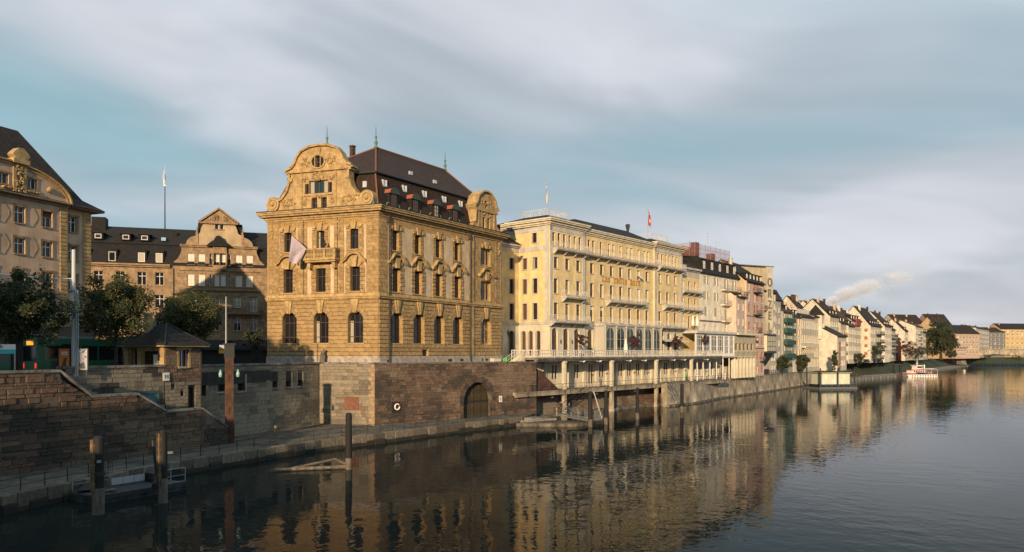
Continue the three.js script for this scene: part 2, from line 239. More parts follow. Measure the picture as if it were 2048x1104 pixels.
/* laid stones: courses of blocks round the openings; the largest ones are parts of their own, the rest one part */
const stoneTints = {};
function masonry(G, Mx, { top, y0, x0, x1, ch = 0.5, len = [0.8, 1.4], holes = [], mats, proud = [0.05, 0.05], gap = 0.02, depth = 0.06, limit = 0, name = 'stone', chj = 0, ch0 = 0.02, margin = 0, patch = 0.35, big2 = 0, gx = gap }) {
  const list = []; let y = y0, row = 0, guard = 0; const topMax = typeof top === 'number' ? top : Math.max(...top.map(p => p[1]));
  const topAt = x => { if (typeof top === 'number') return top; for (let i = 0; i < top.length - 1; i++) if (x >= top[i][0] && x <= top[i + 1][0]) { const [a, b] = [top[i], top[i + 1]]; return a[1] + (b[1] - a[1]) * (b[0] === a[0] ? 0 : (x - a[0]) / (b[0] - a[0])); } return x < top[0][0] ? top[0][1] : top[top.length - 1][1]; };
  while (y < topMax - 0.05 && guard++ < 400) {
    let h = Math.min(ch * (1 + chj * (rnd() - 0.5) * 2), topMax - y);
    let ivs = [[x0, x1]];
    for (const o of holes) { const hw = Math.max(halfAt(o, y + 0.04), halfAt(o, y + h - 0.04), (o.y > y && o.y < y + h) ? o.w / 2 : 0); if (hw > 0) { const mg = margin * (row % 2 ? 1 : 0.45); const a = o.x - hw - (o.arch ? 0 : mg), b = o.x + hw + (o.arch ? 0 : mg); ivs = ivs.flatMap(([p, q]) => b <= p || a >= q ? [[p, q]] : [[p, a], [b, q]].filter(([m, n]) => n - m > 0.06)); } }
    for (const [a, b] of ivs) {
      let x = a; let first = true;
      while (x < b - 0.05) {
        let l = rr(len[0], len[1]); if (first && row % 2) l *= 0.55; first = false; if (b - x - l < len[0] * 0.5) l = b - x;
        const tm = Math.min(topAt(x + 0.02), topAt(x + l - 0.02)); const yt = Math.min(y + h, tm);
        if (yt - y > 0.1) list.push([x + gx / 2, x + l - gx / 2, y + gap / 2, yt - gap / 2, rr(...proud)]);
        x += l;
      }
    }
    y += h; row++;
  }
  { // now and then one big stone takes the place of two
    for (let i = list.length - 1; i > 0; i--) if (big2 && rnd() < big2) { const a = list[i]; for (let k = i - 1; k > Math.max(0, i - 120); k--) { const b = list[k]; if (Math.abs(b[3] - a[2]) < gap * 1.5 && b[0] > a[0] - 0.25 && b[1] < a[1] + 0.25 && b[1] - b[0] > (a[1] - a[0]) * 0.55) { const m = [Math.max(a[0], b[0]), Math.min(a[1], b[1])]; if (m[1] - m[0] > 0.3) { b[0] = Math.min(a[0], b[0]); b[1] = Math.max(a[1], b[1]); b[3] = a[3]; b[4] += 0.012; list.splice(i, 1); break; } } } }
  }
  const order = list.map((s, i) => [i, (s[1] - s[0]) * (s[3] - s[2])]).sort((a, b) => b[1] - a[1]);
  const big = new Set(order.slice(0, limit).map(q => q[0]));
  const key = ch0.toFixed(3); if (!stoneTints[key]) stoneTints[key] = [0, 1, 2, 3].map(() => B(g => { const j = () => rr(-0.035, 0.035), c = 0.06; const f = [[-0.5 + c + j(), -0.5 + c * 1.6 + j(), 1], [0.5 - c + j(), -0.5 + c * 1.6 + j(), 1 + j() * 2], [0.5 - c + j(), 0.5 - c * 1.6 + j(), 1], [-0.5 + c + j(), 0.5 - c * 1.6 + j(), 1 + j() * 2]], m = [[-0.5, -0.5, 0.55], [0.5, -0.5, 0.55], [0.5, 0.5, 0.55], [-0.5, 0.5, 0.55]], a = [[-0.5, -0.5, 0], [0.5, -0.5, 0], [0.5, 0.5, 0], [-0.5, 0.5, 0]]; for (let i = 0; i < 4; i++) { const k = (i + 1) % 4; g.quad(a[i], a[k], m[k], m[i]); g.quad(m[i], m[k], f[k], f[i]); } g.quad(...f); }));
  const rest = mats.map(() => new GB());
  list.forEach((s, i) => {
    const k = clamp(Math.floor((fbm((s[0] + 40) * patch, s[2] * patch * 1.6 + 9, 3, 0, 5) * 2.2 - 0.6 + rr(-0.3, 0.3)) * mats.length), 0, mats.length - 1);
    if (big.has(i)) { const o = mesh(G, name, stoneTints[key][(rnd() * 4) | 0], mats[k]); const mm = at(Mx, (s[0] + s[1]) / 2, (s[2] + s[3]) / 2, 0).multiply(new THREE.Matrix4().makeScale(s[1] - s[0], s[3] - s[2], s[4])); o.applyMatrix4(mm); }
    else rest[k].block(s[0], s[1], s[2], s[3], -depth, s[4], Math.min(ch0, s[4] * 0.7, (s[3] - s[2]) * 0.2));
  });
  rest.forEach((g, k) => { if (g.p.length) stuff(mesh(G, name + '_work', g.build(), mats[k], Mx)); });
}
// stepped cornice along a run: list of [y0, y1, projection]
const cornice = (x0, x1, steps, e0 = 0, e1 = 0) => B(g => { for (const [a, b, p] of steps) g.box(x0 - (e0 ? p : 0), x1 + (e1 ? p : 0), a, b, -0.3, p); });
// railing in x: top and bottom rails, posts and an iron pattern
function railGeo(x0, x1, y0, h, z, { pitch = 0.5, post = 2, r = 0.02, kind = 'bars', ends = 0 } = {}) {
  return B(g => {
    const run = (P, L) => {
      g.bar(P(0, h), P(L, h), r * 1.6); g.bar(P(0, 0.08), P(L, 0.08), r);
      const np = Math.max(1, Math.round(L / post)); for (let i = 0; i <= np; i++) g.bar(P(L * i / np, -0.02), P(L * i / np, h), r * 1.5);
      const n = Math.max(1, Math.round(L / pitch));
      for (let i = 0; i < n; i++) {
        const a = L * i / n, b = L * (i + 1) / n, m = (a + b) / 2;
        if (kind === 'bars') { g.bar(P(m, 0.08), P(m, h), r * 0.7); }
        else if (kind === 'two') { if (i === 0) g.bar(P(0, h * 0.5), P(L, h * 0.5), r); }
        else if (kind === 'scroll') { // ring between crossed scrolls
          const c = h * 0.52, R = Math.min((b - a), h) * 0.3, q = 8; g.bar(P(a, 0.1), P(m - R * 0.7, c - R * 0.7), r); g.bar(P(b, 0.1), P(m + R * 0.7, c - R * 0.7), r); g.bar(P(a, h), P(m - R * 0.7, c + R * 0.7), r); g.bar(P(b, h), P(m + R * 0.7, c + R * 0.7), r);
          for (let k = 0; k < q; k++) { const t = k / q * 6.283, u = (k + 1) / q * 6.283; g.bar(P(m + R * Math.cos(t), c + R * Math.sin(t)), P(m + R * Math.cos(u), c + R * Math.sin(u)), r * 1.1); }
        } else if (kind === 'hex') { // two rows of six-sided openings
          for (const [yb, yt] of [[0.1, h * 0.53], [h * 0.53, h]]) { const hh = yt - yb, i0 = a + (b - a) * 0.18, i1 = b - (b - a) * 0.18; const Q = [P(i0, yb), P(i1, yb), P(b, yb + hh / 2), P(i1, yt), P(i0, yt), P(a, yb + hh / 2)]; for (let k = 0; k < 6; k++) g.bar(Q[k], Q[(k + 1) % 6], r * 1.15); }
        }
      }
    };
    run((s, t) => [x0 + s, y0 + t, z], x1 - x0);
    if (ends & 1) run((s, t) => [x0, y0 + t, z - s], z - 0.05); if (ends & 2) run((s, t) => [x1, y0 + t, z - s], z - 0.05);
  });
}
function balcony(G, Mx, x0, x1, y, p, { rm = M.ironWhite, sm = M.greyTrim, kind = 'scroll', h = 1.0, br = 0, pitch = 0.62, th = 0.2, z = 0, r = 0.02 } = {}) {
  const b = mesh(G, 'balcony', B(g => { g.box(x0, x1, y - th, y, z + 0.003, z + p); g.box(x0 + 0.06, x1 - 0.06, y - th - 0.12, y - th, z + 0.003, z + p - 0.12); const n = br; for (let i = 0; i < n; i++) { const xx = x0 + 0.25 + (x1 - x0 - 0.5) * (n > 1 ? i / (n - 1) : 0.5); g.box(xx - 0.13, xx + 0.13, y - th - 0.75, y - th - 0.12, z + 0.003, z + 0.25); g.quad([xx - 0.13, y - th - 0.75, z + 0.25], [xx + 0.13, y - th - 0.75, z + 0.25], [xx + 0.13, y - th - 0.12, z + p - 0.2], [xx - 0.13, y - th - 0.12, z + p - 0.2]); for (const s of [-0.13, 0.13]) g.tri([xx + s, y - th - 0.75, z + 0.25], [xx + s, y - th - 0.12, z + 0.25], [xx + s, y - th - 0.12, z + p - 0.2]); } }), sm, Mx);
  mesh(b, 'railing', railGeo(x0 + 0.05, x1 - 0.05, y + 0.03, h, z + p - 0.06, { kind, pitch, post: 2.4, ends: 3, r }), rm); return b;
}
// plan polygon tools (points [x, z] in a thing's own frame; the first edge runs along +x with the outside at +z)
function inset(pts, d) {
  const n = pts.length, L = pts.map((p, i) => { const q = pts[(i + 1) % n], dx = q[0] - p[0], dz = q[1] - p[1], l = Math.hypot(dx, dz), di = Array.isArray(d) ? d[i] : d; return { p: [p[0] + dz / l * di, p[1] - dx / l * di], d: [dx, dz] }; });
  return pts.map((_, i) => { const a = L[(i + n - 1) % n], b = L[i], det = a.d[0] * b.d[1] - a.d[1] * b.d[0]; const t = ((b.p[0] - a.p[0]) * b.d[1] - (b.p[1] - a.p[1]) * b.d[0]) / det; return [a.p[0] + a.d[0] * t, a.p[1] + a.d[1] * t]; });
}
const band = (A, ya, C, yb) => B(g => { const n = A.length; for (let i = 0; i < n; i++) { const j = (i + 1) % n; g.quad([A[i][0], ya, A[i][1]], [C[i][0], yb, C[i][1]], [C[j][0], yb, C[j][1]], [A[j][0], ya, A[j][1]]); } });
const lid = (A, y) => B(g => { const t = THREE.ShapeUtils.triangulateShape(A.map(p => new THREE.Vector2(...p)), []); for (const [a, b, c] of t) g.tri([A[a][0], y, A[a][1]], [A[c][0], y, A[c][1]], [A[b][0], y, A[b][1]]); });
// foliage: many small leaf faces gathered in clumps, over real limbs
const leafMats = (cols) => cols.map(c => new THREE.MeshPhysicalMaterial({ color: lin(...c), roughness: 0.9, side: THREE.DoubleSide, transmission: 0.18, thickness: 0 }));
const LEAF = { plane: leafMats([[0.026, 0.042, 0.011], [0.048, 0.060, 0.013], [0.17, 0.115, 0.016]]), dark: leafMats([[0.02, 0.032, 0.011], [0.032, 0.043, 0.013], [0.055, 0.055, 0.015]]), red: leafMats([[0.06, 0.012, 0.013], [0.04, 0.014, 0.012], [0.08, 0.024, 0.015]]) };  // gold plane tone: some autumn leaves, plus sunlit tips put into the colour
function tree(name, label, cat, [X, Y, Z], { H, trunk = 0.22, r = [3, 2.6, 3], cy, n = 5000, leaf = 0.3, mats = LEAF.plane, clumps = 34, bare = 0.35, mix = [0.55, 0.9], group }) {
  const t = thing(name, label, cat, [X, Y, -Z], rr(0, 6), group);
  const base = cy - r[1] * 0.75, wood = new GB();
  wood.bar([0, -0.1, 0], [0.05, base, 0.03], trunk, trunk * 0.75, 9); wood.bar([0.05, base - 0.02, 0.03], [0, cy + r[1] * 0.35, 0], trunk * 0.72, trunk * 0.2, 7);
  const C = [];
  for (let i = 0; i < clumps; i++) { const th = i * 2.39996 + rr(-0.3, 0.3), ph = Math.acos(1 - 2 * (i + 0.5) / clumps), q = rr(0.5, 1.06) * (i % 4 === 0 ? 0.6 : 1); const c = [r[0] * q * Math.sin(ph) * Math.cos(th), cy + r[1] * q * Math.cos(ph), r[2] * q * Math.sin(ph) * Math.sin(th)]; C.push([...c, rr(0.17, 0.36) * (r[0] + r[1]) / 2]); if (i % 2 === 0) { const m = [c[0] * 0.35, base + (c[1] - base) * 0.35 + 0.2, c[2] * 0.35]; wood.bar([0, base - 0.1 + rr(0, r[1] * 0.6), 0], m, trunk * 0.4, trunk * 0.22, 5); wood.bar(m, c, trunk * 0.22, trunk * 0.05, 4); } }
  mesh(t, 'trunk', wood.build(), M.bark);
  const G = mats.map(() => new GB());
  for (let i = 0; i < n; i++) {
    const c = C[(rnd() * C.length) | 0]; let a, b, d, q; do { a = rr(-1, 1); b = rr(-1, 1); d = rr(-1, 1); q = a * a + b * b + d * d; } while (q > 1);
    const f = rnd() < 0.1 ? 1.55 : 1, p = [c[0] + a * c[3] * f, c[1] + b * c[3] * 0.85 * f, c[2] + d * c[3] * f];
    const s = leaf * rr(0.6, 1.25), u = new THREE.Vector3(rr(-1, 1), rr(-0.7, 0.7), rr(-1, 1)).normalize().multiplyScalar(s * 0.62), v = new THREE.Vector3(rr(-1, 1), rr(-1, 0.6), rr(-1, 1)).cross(u).normalize().multiplyScalar(s * 0.36);
    const k = rnd(), g = G[k < mix[0] ? 0 : k < mix[1] ? 1 : 2]; const P = (x, y, e = 0) => [p[0] + u.x * x + v.x * y, p[1] + u.y * x + v.y * y + e, p[2] + u.z * x + v.z * y];
    g.tri(P(-1, 0), P(0.1, -1, -s * 0.1), P(1, 0)); g.tri(P(-1, 0), P(1, 0), P(0.1, 1, -s * 0.1));
  }
  G.forEach((g, k) => { if (g.p.length) mesh(t, 'crown', g.build(), mats[k]); });
  return t;
}
const cyl = (r0, r1, h, n = 12) => { const g = new THREE.CylinderGeometry(r1, r0, h, n); g.translate(0, h / 2, 0); return g; };
const lathe = (pts, n = 12) => new THREE.LatheGeometry(pts.map(p => new THREE.Vector2(...p)), n);
const mergeAll = gs => mergeGeometries(gs.map(g => { const q = g.index ? g.toNonIndexed() : g; for (const k of Object.keys(q.attributes)) if (!['position', 'normal', 'uv'].includes(k)) q.deleteAttribute(k); return q; }));
const T3 = (g, x, y, z) => (g.translate(x, y, z), g);
// ---------- river, ground, quays ----------
{
  const g = new THREE.PlaneGeometry(4000, 4000); g.rotateX(-Math.PI / 2); g.translate(300, 0, -900);
  const uv = g.attributes.uv, p = g.attributes.position; for (let i = 0; i < uv.count; i++) uv.setXY(i, p.getX(i), p.getZ(i));
  const w = new THREE.MeshPhysicalMaterial({ color: lin(0.012, 0.017, 0.016), roughness: 0.03, ior: 1.1, specularIntensity: 1, bumpMap: withRep(waves, 1 / 48), bumpScale: 0.027 });
  struct('river', g, w);
}
const P3 = (pts, y0, y1) => B(g => g.prism(pts.map(([x, z]) => [x, -z]), y0, y1));
const HFo = [6.2, 131.6], HFd = [0.6344, 0.773];                     // hotel river front: start and run
const hf = (s, off) => [HFo[0] + HFd[0] * s + HFd[1] * off, HFo[1] + HFd[1] * s - HFd[0] * off];
const STREET = 8.4;
struct('street', P3([[-43, 51], [-37.2, 63.2], [-38.2, 66.3], [-33.9, 75.5], [-32.1, 79.5], [-33.1, 81], [-25.6, 103], [-25.3, 102.7], [-17.8, 99.9], [3.6, 120.8], hf(-12, 3), hf(-8, 0), hf(40, -0.6), hf(82, -0.6), [-200, 420], [-320, 300], [-320, -80], [-62, -80], [-62, 10]], 7.0, STREET), M.asphalt);
struct('lower_quay', P3([[-40, 34], [-33, 50], [-29.1, 65.6], [-20.4, 82.6], [-15.8, 88.5], [-5.3, 103.7], [1.5, 112], [2.6, 116], [3.8, 121.5], [-17.5, 101], [-25, 103.5], [-33, 82], [-46, 52], [-50, 34]], -2, 1.1), M.quayStone);
{ // uneven edge stones along the lower quay
  const E = [[-33, 50], [-29.1, 65.6], [-20.4, 82.6], [-15.8, 88.5], [-5.3, 103.7], [1.5, 112]];
  const t = thing('quay_edge', 'weathered stone kerb along the edge of the lower quay', 'kerb', [0, 1.1, 0]);
  const tones = [[0.20, 0.17, 0.13], [0.14, 0.12, 0.095], [0.26, 0.22, 0.165]].map(c => stoneMat(c, 0.5, 0.06)), algae = [[0.035, 0.037, 0.028], [0.05, 0.047, 0.034]].map(c => stoneMat(c, 0.7, 0.08));
  for (let i = 0; i < E.length - 1; i++) {
    const [a, b] = [E[i], E[i + 1]], L = Math.hypot(b[0] - a[0], b[1] - a[1]), m = inOf(t, plan(a[0], a[1], b[0] - a[0], b[1] - a[1]));
    for (let x = 0; x < L - 0.2;) { const l = Math.min(rr(0.9, 1.9), L - x); const cut = -0.72 + rr(-0.16, 0.22); mesh(t, 'kerb_stone', B(g => g.block(0.015, l - 0.015, cut + 0.02, 0.07 + rr(0, 0.07), -0.55, 0.08 + rr(0, 0.08), 0.035)), tones[(rnd() * 3) | 0], at(m, x, 1.1, 0)); mesh(t, 'algae_stone', B(g => g.block(0.0, l, -1.9, cut, -0.5, 0.1 + rr(0, 0.16), 0.05)), algae[(rnd() * 2) | 0], at(m, x, 1.1, 0)); x += l; }
  }
}
// far bank: quay wall, sloping grass and the ground behind it
const WL = [[30, 150], [38, 160], [47.3, 177], [60, 195], [72.5, 214], [86, 235], [98.9, 254], [118, 275], [142, 307], [182, 354], [232, 430], [287, 508], [372, 625], [470, 652], [700, 690], [1300, 770]];
const inl = (i, d) => { const a = WL[Math.max(0, i - 1)], b = WL[Math.min(WL.length - 1, i + 1)], dx = b[0] - a[0], dz = b[1] - a[1], l = Math.hypot(dx, dz); return [WL[i][0] - dz / l * d, WL[i][1] + dx / l * d]; };
{
  const w = []; for (let i = 0; i <= 6; i++) w.push(WL[i]); const back = []; for (let i = 6; i >= 0; i--) back.push(inl(i, 1.2));
  const qw = thing('quay_wall', 'long pale concrete river wall curving below the house row', 'wall', [WL[2][0], 0, -WL[2][1]]);
  mesh(qw, 'wall', P3([...w, ...back], -2, 4.45), M.concretePale, inOf(qw, new THREE.Matrix4()));
  const cop = []; for (let i = 0; i <= 6; i++) cop.push(inl(i, -0.08)); for (let i = 6; i >= 0; i--) cop.push(inl(i, 0.5));
  mesh(qw, 'coping', P3(cop, 4.45, 4.62), M.concrete, inOf(qw, new THREE.Matrix4()));
  mesh(qw, 'ledge', P3([...w.map((_, i) => inl(i, -0.5)), ...w.map((_, i) => inl(i, 0.2)).reverse()], -2, 0.35), M.quayStone, inOf(qw, new THREE.Matrix4()));
  const pr = []; for (let i = 0; i <= 6; i++) pr.push(inl(i, 0.4)); pr.push([-10, 330], [-40, 200], hf(40, -2), hf(40, 0));
  struct('promenade', P3(pr, 2, 4.43), M.paving);
  struct('riverbank', B(g => { for (let i = 6; i < WL.length - 1; i++) { const n = 8; for (let k = 0; k < n; k++) { const L = (j, q) => { const a = inl(j, 0), b = inl(j, 13); return [a[0] + (b[0] - a[0]) * q, a[1] + (b[1] - a[1]) * q]; }; const P = (u, q) => { const A = L(i, q), C = L(i + 1, q), x = A[0] + (C[0] - A[0]) * u, z = A[1] + (C[1] - A[1]) * u; return [x, -0.6 + 7 * Math.pow(q, 0.8) + (q > 0 && q < 1 ? 0.5 * (fbm(x * 0.3, z * 0.3, 3) - 0.5) : 0), -z]; }; for (let q = 0; q < 8; q++) g.quad(P(k / n, q / 8), P((k + 1) / n, q / 8), P((k + 1) / n, (q + 1) / 8), P(k / n, (q + 1) / 8)); } } }), M.grass);
  struct('bank_path', B(g => { for (let i = 7; i < WL.length - 1; i++) { const f = (j, d, y) => { const a = inl(j, d); return [a[0], y, -a[1]]; }; g.quad(f(i, 0.2, 0.9), f(i + 1, 0.2, 0.9), f(i + 1, 2.2, 1.45), f(i, 2.2, 1.45)); g.quad(f(i, 0.2, -1), f(i + 1, 0.2, -1), f(i + 1, 0.2, 0.9), f(i, 0.2, 0.9)); } }), M.concrete);
  const tp = []; for (let i = 6; i < WL.length; i++) tp.push(inl(i, 12.6)); tp.push([500, 1500], [-400, 1500], [-300, 300], [20, 260]);
  struct('ground', P3(tp, 3, 6.35), M.paving);
}
// ---------- retaining walls ----------
const redStone = [[0.075, 0.062, 0.052], [0.13, 0.092, 0.07], [0.16, 0.10, 0.072], [0.19, 0.12, 0.082], [0.22, 0.145, 0.10], [0.18, 0.14, 0.105], [0.26, 0.18, 0.125]].map(c => stoneMat(c, 0.6, 0.05));
const paleStone = [[0.21, 0.19, 0.155], [0.28, 0.25, 0.20], [0.33, 0.295, 0.23], [0.38, 0.335, 0.255]].map(c => stoneMat(c, 0.5, 0.04));
const mixStone = [[0.085, 0.07, 0.057], [0.12, 0.092, 0.072], [0.15, 0.11, 0.083], [0.17, 0.115, 0.085], [0.20, 0.135, 0.097], [0.22, 0.165, 0.12], [0.25, 0.18, 0.13], [0.27, 0.205, 0.15]].map(c => stoneMat(c, 0.6, 0.05));
const baseOf = (X, Z, dx, dz, y) => [[X, y, -Z], angOf(dx, dz)];
{ // stair wall at the left: full height, then stepping down along a flight of stairs to the lower quay
  const G = thing('stair_wall', 'dark red sandstone wall stepping down beside the quay stairs', 'wall', [-36.3, 1.1, -64.8], angOf(0.426, 0.905));
  const F = inOf(G, plan(-36.3, 64.8, 0.426, 0.905));
  const prof = [[-14, 8.9], [-1.55, 8.9], [-1.5, 8.3], [1.34, 6.67], [5.78, 6.67], [9.05, 4.85], [13.24, 4.85], [16.5, 2.75], [16.6, 1.1]];
  mesh(G, 'core', B(g => g.face([[-14, -1], [16.55, -1], ...prof.slice().reverse().map(([x, y]) => [Math.min(x, 16.55), y - 0.06])].filter((p, i, a) => i === 0 || p[0] !== a[i - 1][0] || p[1] !== a[i - 1][1]), -0.7, 0)), M.mortar, F);
  masonry(G, F, { top: prof, y0: 0.6, x0: -10, x1: 16.5, ch: 0.36, chj: 0.5, len: [0.35, 1.6], mats: redStone, proud: [0.02, 0.13], gap: 0.02, big2: 0.16, limit: 300 });
  const cop = [[-14, 8.9], [-1.55, 8.9], [1.34, 6.67], [5.78, 6.67], [9.05, 4.85], [13.24, 4.85], [16.5, 2.75]];
  for (let i = 0; i < cop.length - 1; i++) { const [a, b] = [cop[i], cop[i + 1]]; mesh(G, 'coping', B(g => g.face([[a[0], a[1]], [b[0], b[1]], [b[0], b[1] + 0.2], [a[0], a[1] + 0.2]], -0.78, 0.1)), M.concrete, F); }
  // the flight itself, behind the wall
  for (let i = 0; i < 34; i++) { const s = -1.2 + i * 0.5, y = 8.3 - i * 0.205; mesh(G, 'stair', B(g => g.box(s, s + 0.52, 0.2, Math.max(1.2, y), -2.5, -0.72)), M.concrete, F); }
}
{ // main retaining wall behind the stairs, carrying the promenade
  const G = thing('promenade_wall', 'grey stained promenade wall above the stairs left of the pavilion', 'wall', [-38.2, 1.1, -66.3], angOf(0.426, 0.905));
  const F = inOf(G, plan(-38.2, 66.3, 0.426, 0.905));
  mesh(G, 'core', B(g => g.box(0, 10.2, 0, 9.1, -0.7, 0)), M.mortar, F);
  masonry(G, F, { top: 9.1, y0: 4.5, x0: 0, x1: 10.2, ch: 0.45, chj: 0.2, len: [0.6, 1.5], mats: [redStone[0], ...paleStone], proud: [0.02, 0.05], gap: 0.025, limit: 150 });
  mesh(G, 'coping', B(g => g.box(-0.3, 10.2, 9.1, 9.32, -0.8, 0.12)), M.concrete, F);
  const d = mesh(G, 'door', B(g => { g.box(6.9, 9.3, 4.4, 6.6, 0.0, 0.07); }), mat([0.05, 0.13, 0.145], { roughness: 0.6 }), F); mesh(d, 'frame', B(g => { g.box(6.75, 9.45, 6.6, 6.85, 0.001, 0.16).box(6.75, 6.9, 4.4, 6.6, 0.001, 0.16).box(9.3, 9.45, 4.4, 6.6, 0.001, 0.16).box(8.05, 8.15, 4.4, 6.6, 0.07, 0.1); }), mat([0.045, 0.085, 0.09]));
}
{ // wall between pavilion and bay, with narrow openings
  const G = thing('garden_wall', 'pale grey stained retaining wall with small dark openings beside the rusty post', 'wall', [-33.4, 1.1, -80.5], angOf(7.8, 22.4));
  const F = inOf(G, plan(-33.4, 80.5, 7.8, 22.4)), L = 24.4;
  const H = [[1.9, 5.9, 0.7, 2.1], [4.8, 6.3, 1.3, 1.9], [8.0, 6.2, 1.2, 1.7], [14.2, 6.3, 1.0, 1.6], [16.9, 6.3, 1.0, 1.6], [19.4, 6.3, 1.0, 1.6]].map(([x, y, w, h]) => ({ x, y, w, h, open: 1 }));
  mesh(G, 'core', wallGeo(rect(0, L, 0, 9.0), H, 0.6), M.mortar, F);
  masonry(G, F, { top: 9.0, y0: 0.9, x0: 0, x1: L, ch: 0.48, chj: 0.3, len: [0.5, 1.8], mats: paleStone, proud: [0.02, 0.05], gap: 0.014, big2: 0.08, limit: 220, holes: H });
  for (const h of H) { mesh(G, 'opening', B(g => g.box(h.x - h.w / 2, h.x + h.w / 2, h.y, h.y + h.h, -0.58, -0.5)), M.black, F); mesh(G, 'jamb', B(g => { g.box(h.x + h.w / 2, h.x + h.w / 2 + 0.28, h.y - 0.1, h.y + h.h + 0.1, 0.005, 0.08).box(h.x - h.w / 2 - 0.2, h.x + h.w / 2 + 0.28, h.y - 0.25, h.y - 0.1, 0.005, 0.1); }), M.concretePale, F); }
  mesh(G, 'coping', B(g => g.box(0, L, 9.0, 9.22, -0.75, 0.12)), M.concrete, F);
}
{ // stone bay at the corner below the tall building
  const G = thing('wall_bay', 'projecting pale stone wall bay with a square red relief plaque', 'wall', [-25.5, 1.1, -102.7], angOf(7.8, -2.9));
  const F = inOf(G, plan(-25.5, 102.75, 7.8, -2.9)), L = 8.3;
  mesh(G, 'core', B(g => g.box(0, L, 0, 9.0, -1.4, 0)), M.mortar, F);
  masonry(G, F, { top: 9.0, y0: 0.9, x0: 0, x1: L, ch: 0.42, chj: 0.4, len: [0.4, 1.5], gap: 0.014, big2: 0.12, mats: paleStone.concat(paleStone[2], mixStone[7]), proud: [0.02, 0.06], limit: 220 });
  mesh(G, 'quoin', B(g => { for (let i = 0; i < 15; i++) g.block(L - (i % 2 ? 0.85 : 0.5), L + 0.06, 0.9 + i * 0.54, 0.9 + i * 0.54 + 0.52, -0.3, 0.09, 0.03); }), mat([0.46, 0.34, 0.21], { map: withRep(T.stone, 0.4) }), F);
  mesh(G, 'plaque', B(g => { g.box(3.9, 6.0, 3.0, 4.75, 0, 0.12); for (let i = 0; i < 5; i++) g.bar([4.1, 3.5 + i * 0.22, 0.13], [5.8, 3.15 + i * 0.2, 0.13], 0.035, 0.05); g.bar([4.3, 4.5, 0.13], [5.6, 4.1, 0.13], 0.1, 0.05, 6); }), mat([0.27, 0.125, 0.08], { map: withRep(T.stone, 0.5) }), F).userData.label = 'square red sandstone relief';
  mesh(G, 'coping', B(g => g.box(-0.1, L + 0.12, 9.0, 9.22, -1.4, 0.12)), M.concrete, F);
}
{ // river wall with the great arch
  const G = thing('arch_wall', 'patchy red stone river wall with a large dark arched gateway', 'wall', [-17.7, 1.1, -99.8], angOf(1.02, 1));
  const F = inOf(G, plan(-17.7, 99.8, 1.02, 1)), L = 30.1, A = { x: 17.9, y: 0.9, w: 5.6, h: 5.3, arch: 1, open: 1 };
  mesh(G, 'core', wallGeo(rect(0, L, 0, 8.9), [A], 1.4), M.mortar, F);
  masonry(G, F, { top: 8.9, y0: 0.8, x0: 0, x1: L, ch: 0.32, chj: 0.5, len: [0.3, 1.25], mats: mixStone, proud: [0.01, 0.09], gap: 0.018, big2: 0.16, limit: 300, patch: 0.3, holes: [{ ...A, w: A.w + 1.3, h: A.h + 0.65 }] });
  const sp = A.y + A.h - A.w / 2; // springing
  for (let i = 0; i < 21; i++) { const a = Math.PI * i / 21, b = Math.PI * (i + 1) / 21 - 0.012; const q = (t, r) => [A.x + r * Math.cos(t), sp + r * Math.sin(t)]; mesh(G, 'voussoir', B(g => g.face([q(a, 2.8), q(a, 3.5 + (i % 2) * 0.12), q(b, 3.5 + (i % 2) * 0.12), q(b, 2.8)], -0.5, 0.06 + 0.03 * (i % 3))), redStone[[0, 1, 2, 0][i % 4]], F); }
  for (let i = 0; i < 5; i++) for (const s of [-1, 1]) mesh(G, 'voussoir', B(g => g.block(s < 0 ? A.x - 3.45 : A.x + 2.8, s < 0 ? A.x - 2.8 : A.x + 3.45, 0.9 + i * 0.5, 1.38 + i * 0.5, -0.5, 0.07, 0.03)), redStone[(i + (s > 0 ? 2 : 0)) % 4], F);
  const gate = mesh(G, 'gate', wallGeo([...Array(15)].map((_, i) => { const t = Math.PI * i / 14; return [A.x + 2.8 * Math.cos(t), sp + 2.8 * Math.sin(t)]; }).concat([[A.x - 2.8, 0.9], [A.x + 2.8, 0.9]]), [], 0.1), mat([0.055, 0.042, 0.028], { map: withRep(T.bark, 0.6) }), at(F, 0, 0, -0.9));
  for (let i = 0; i < 13; i++) { const x = A.x - 2.6 + i * 0.43, tp = sp + Math.sqrt(Math.max(0, 2.75 ** 2 - (x - A.x) ** 2)); mesh(gate, 'plank', B(g => g.box(x - 0.19, x + 0.19, 1.0, tp - 0.15, 0.002, 0.04 + 0.02 * (i % 2))), mat([0.10 + 0.03 * (i % 3), 0.075 + 0.02 * (i % 3), 0.04], { map: withRep(T.bark, 0.7) })); }
  mesh(gate, 'crossbar', B(g => g.box(A.x - 2.7, A.x + 2.7, sp - 0.1, sp + 0.1, 0.05, 0.12)), M.iron);
  mesh(G, 'coping', B(g => g.box(0, L, 8.9, 9.12, -1.3, 0.12)), mat([0.22, 0.17, 0.13], { map: withRep(T.wet, 0.3) }), F);
}
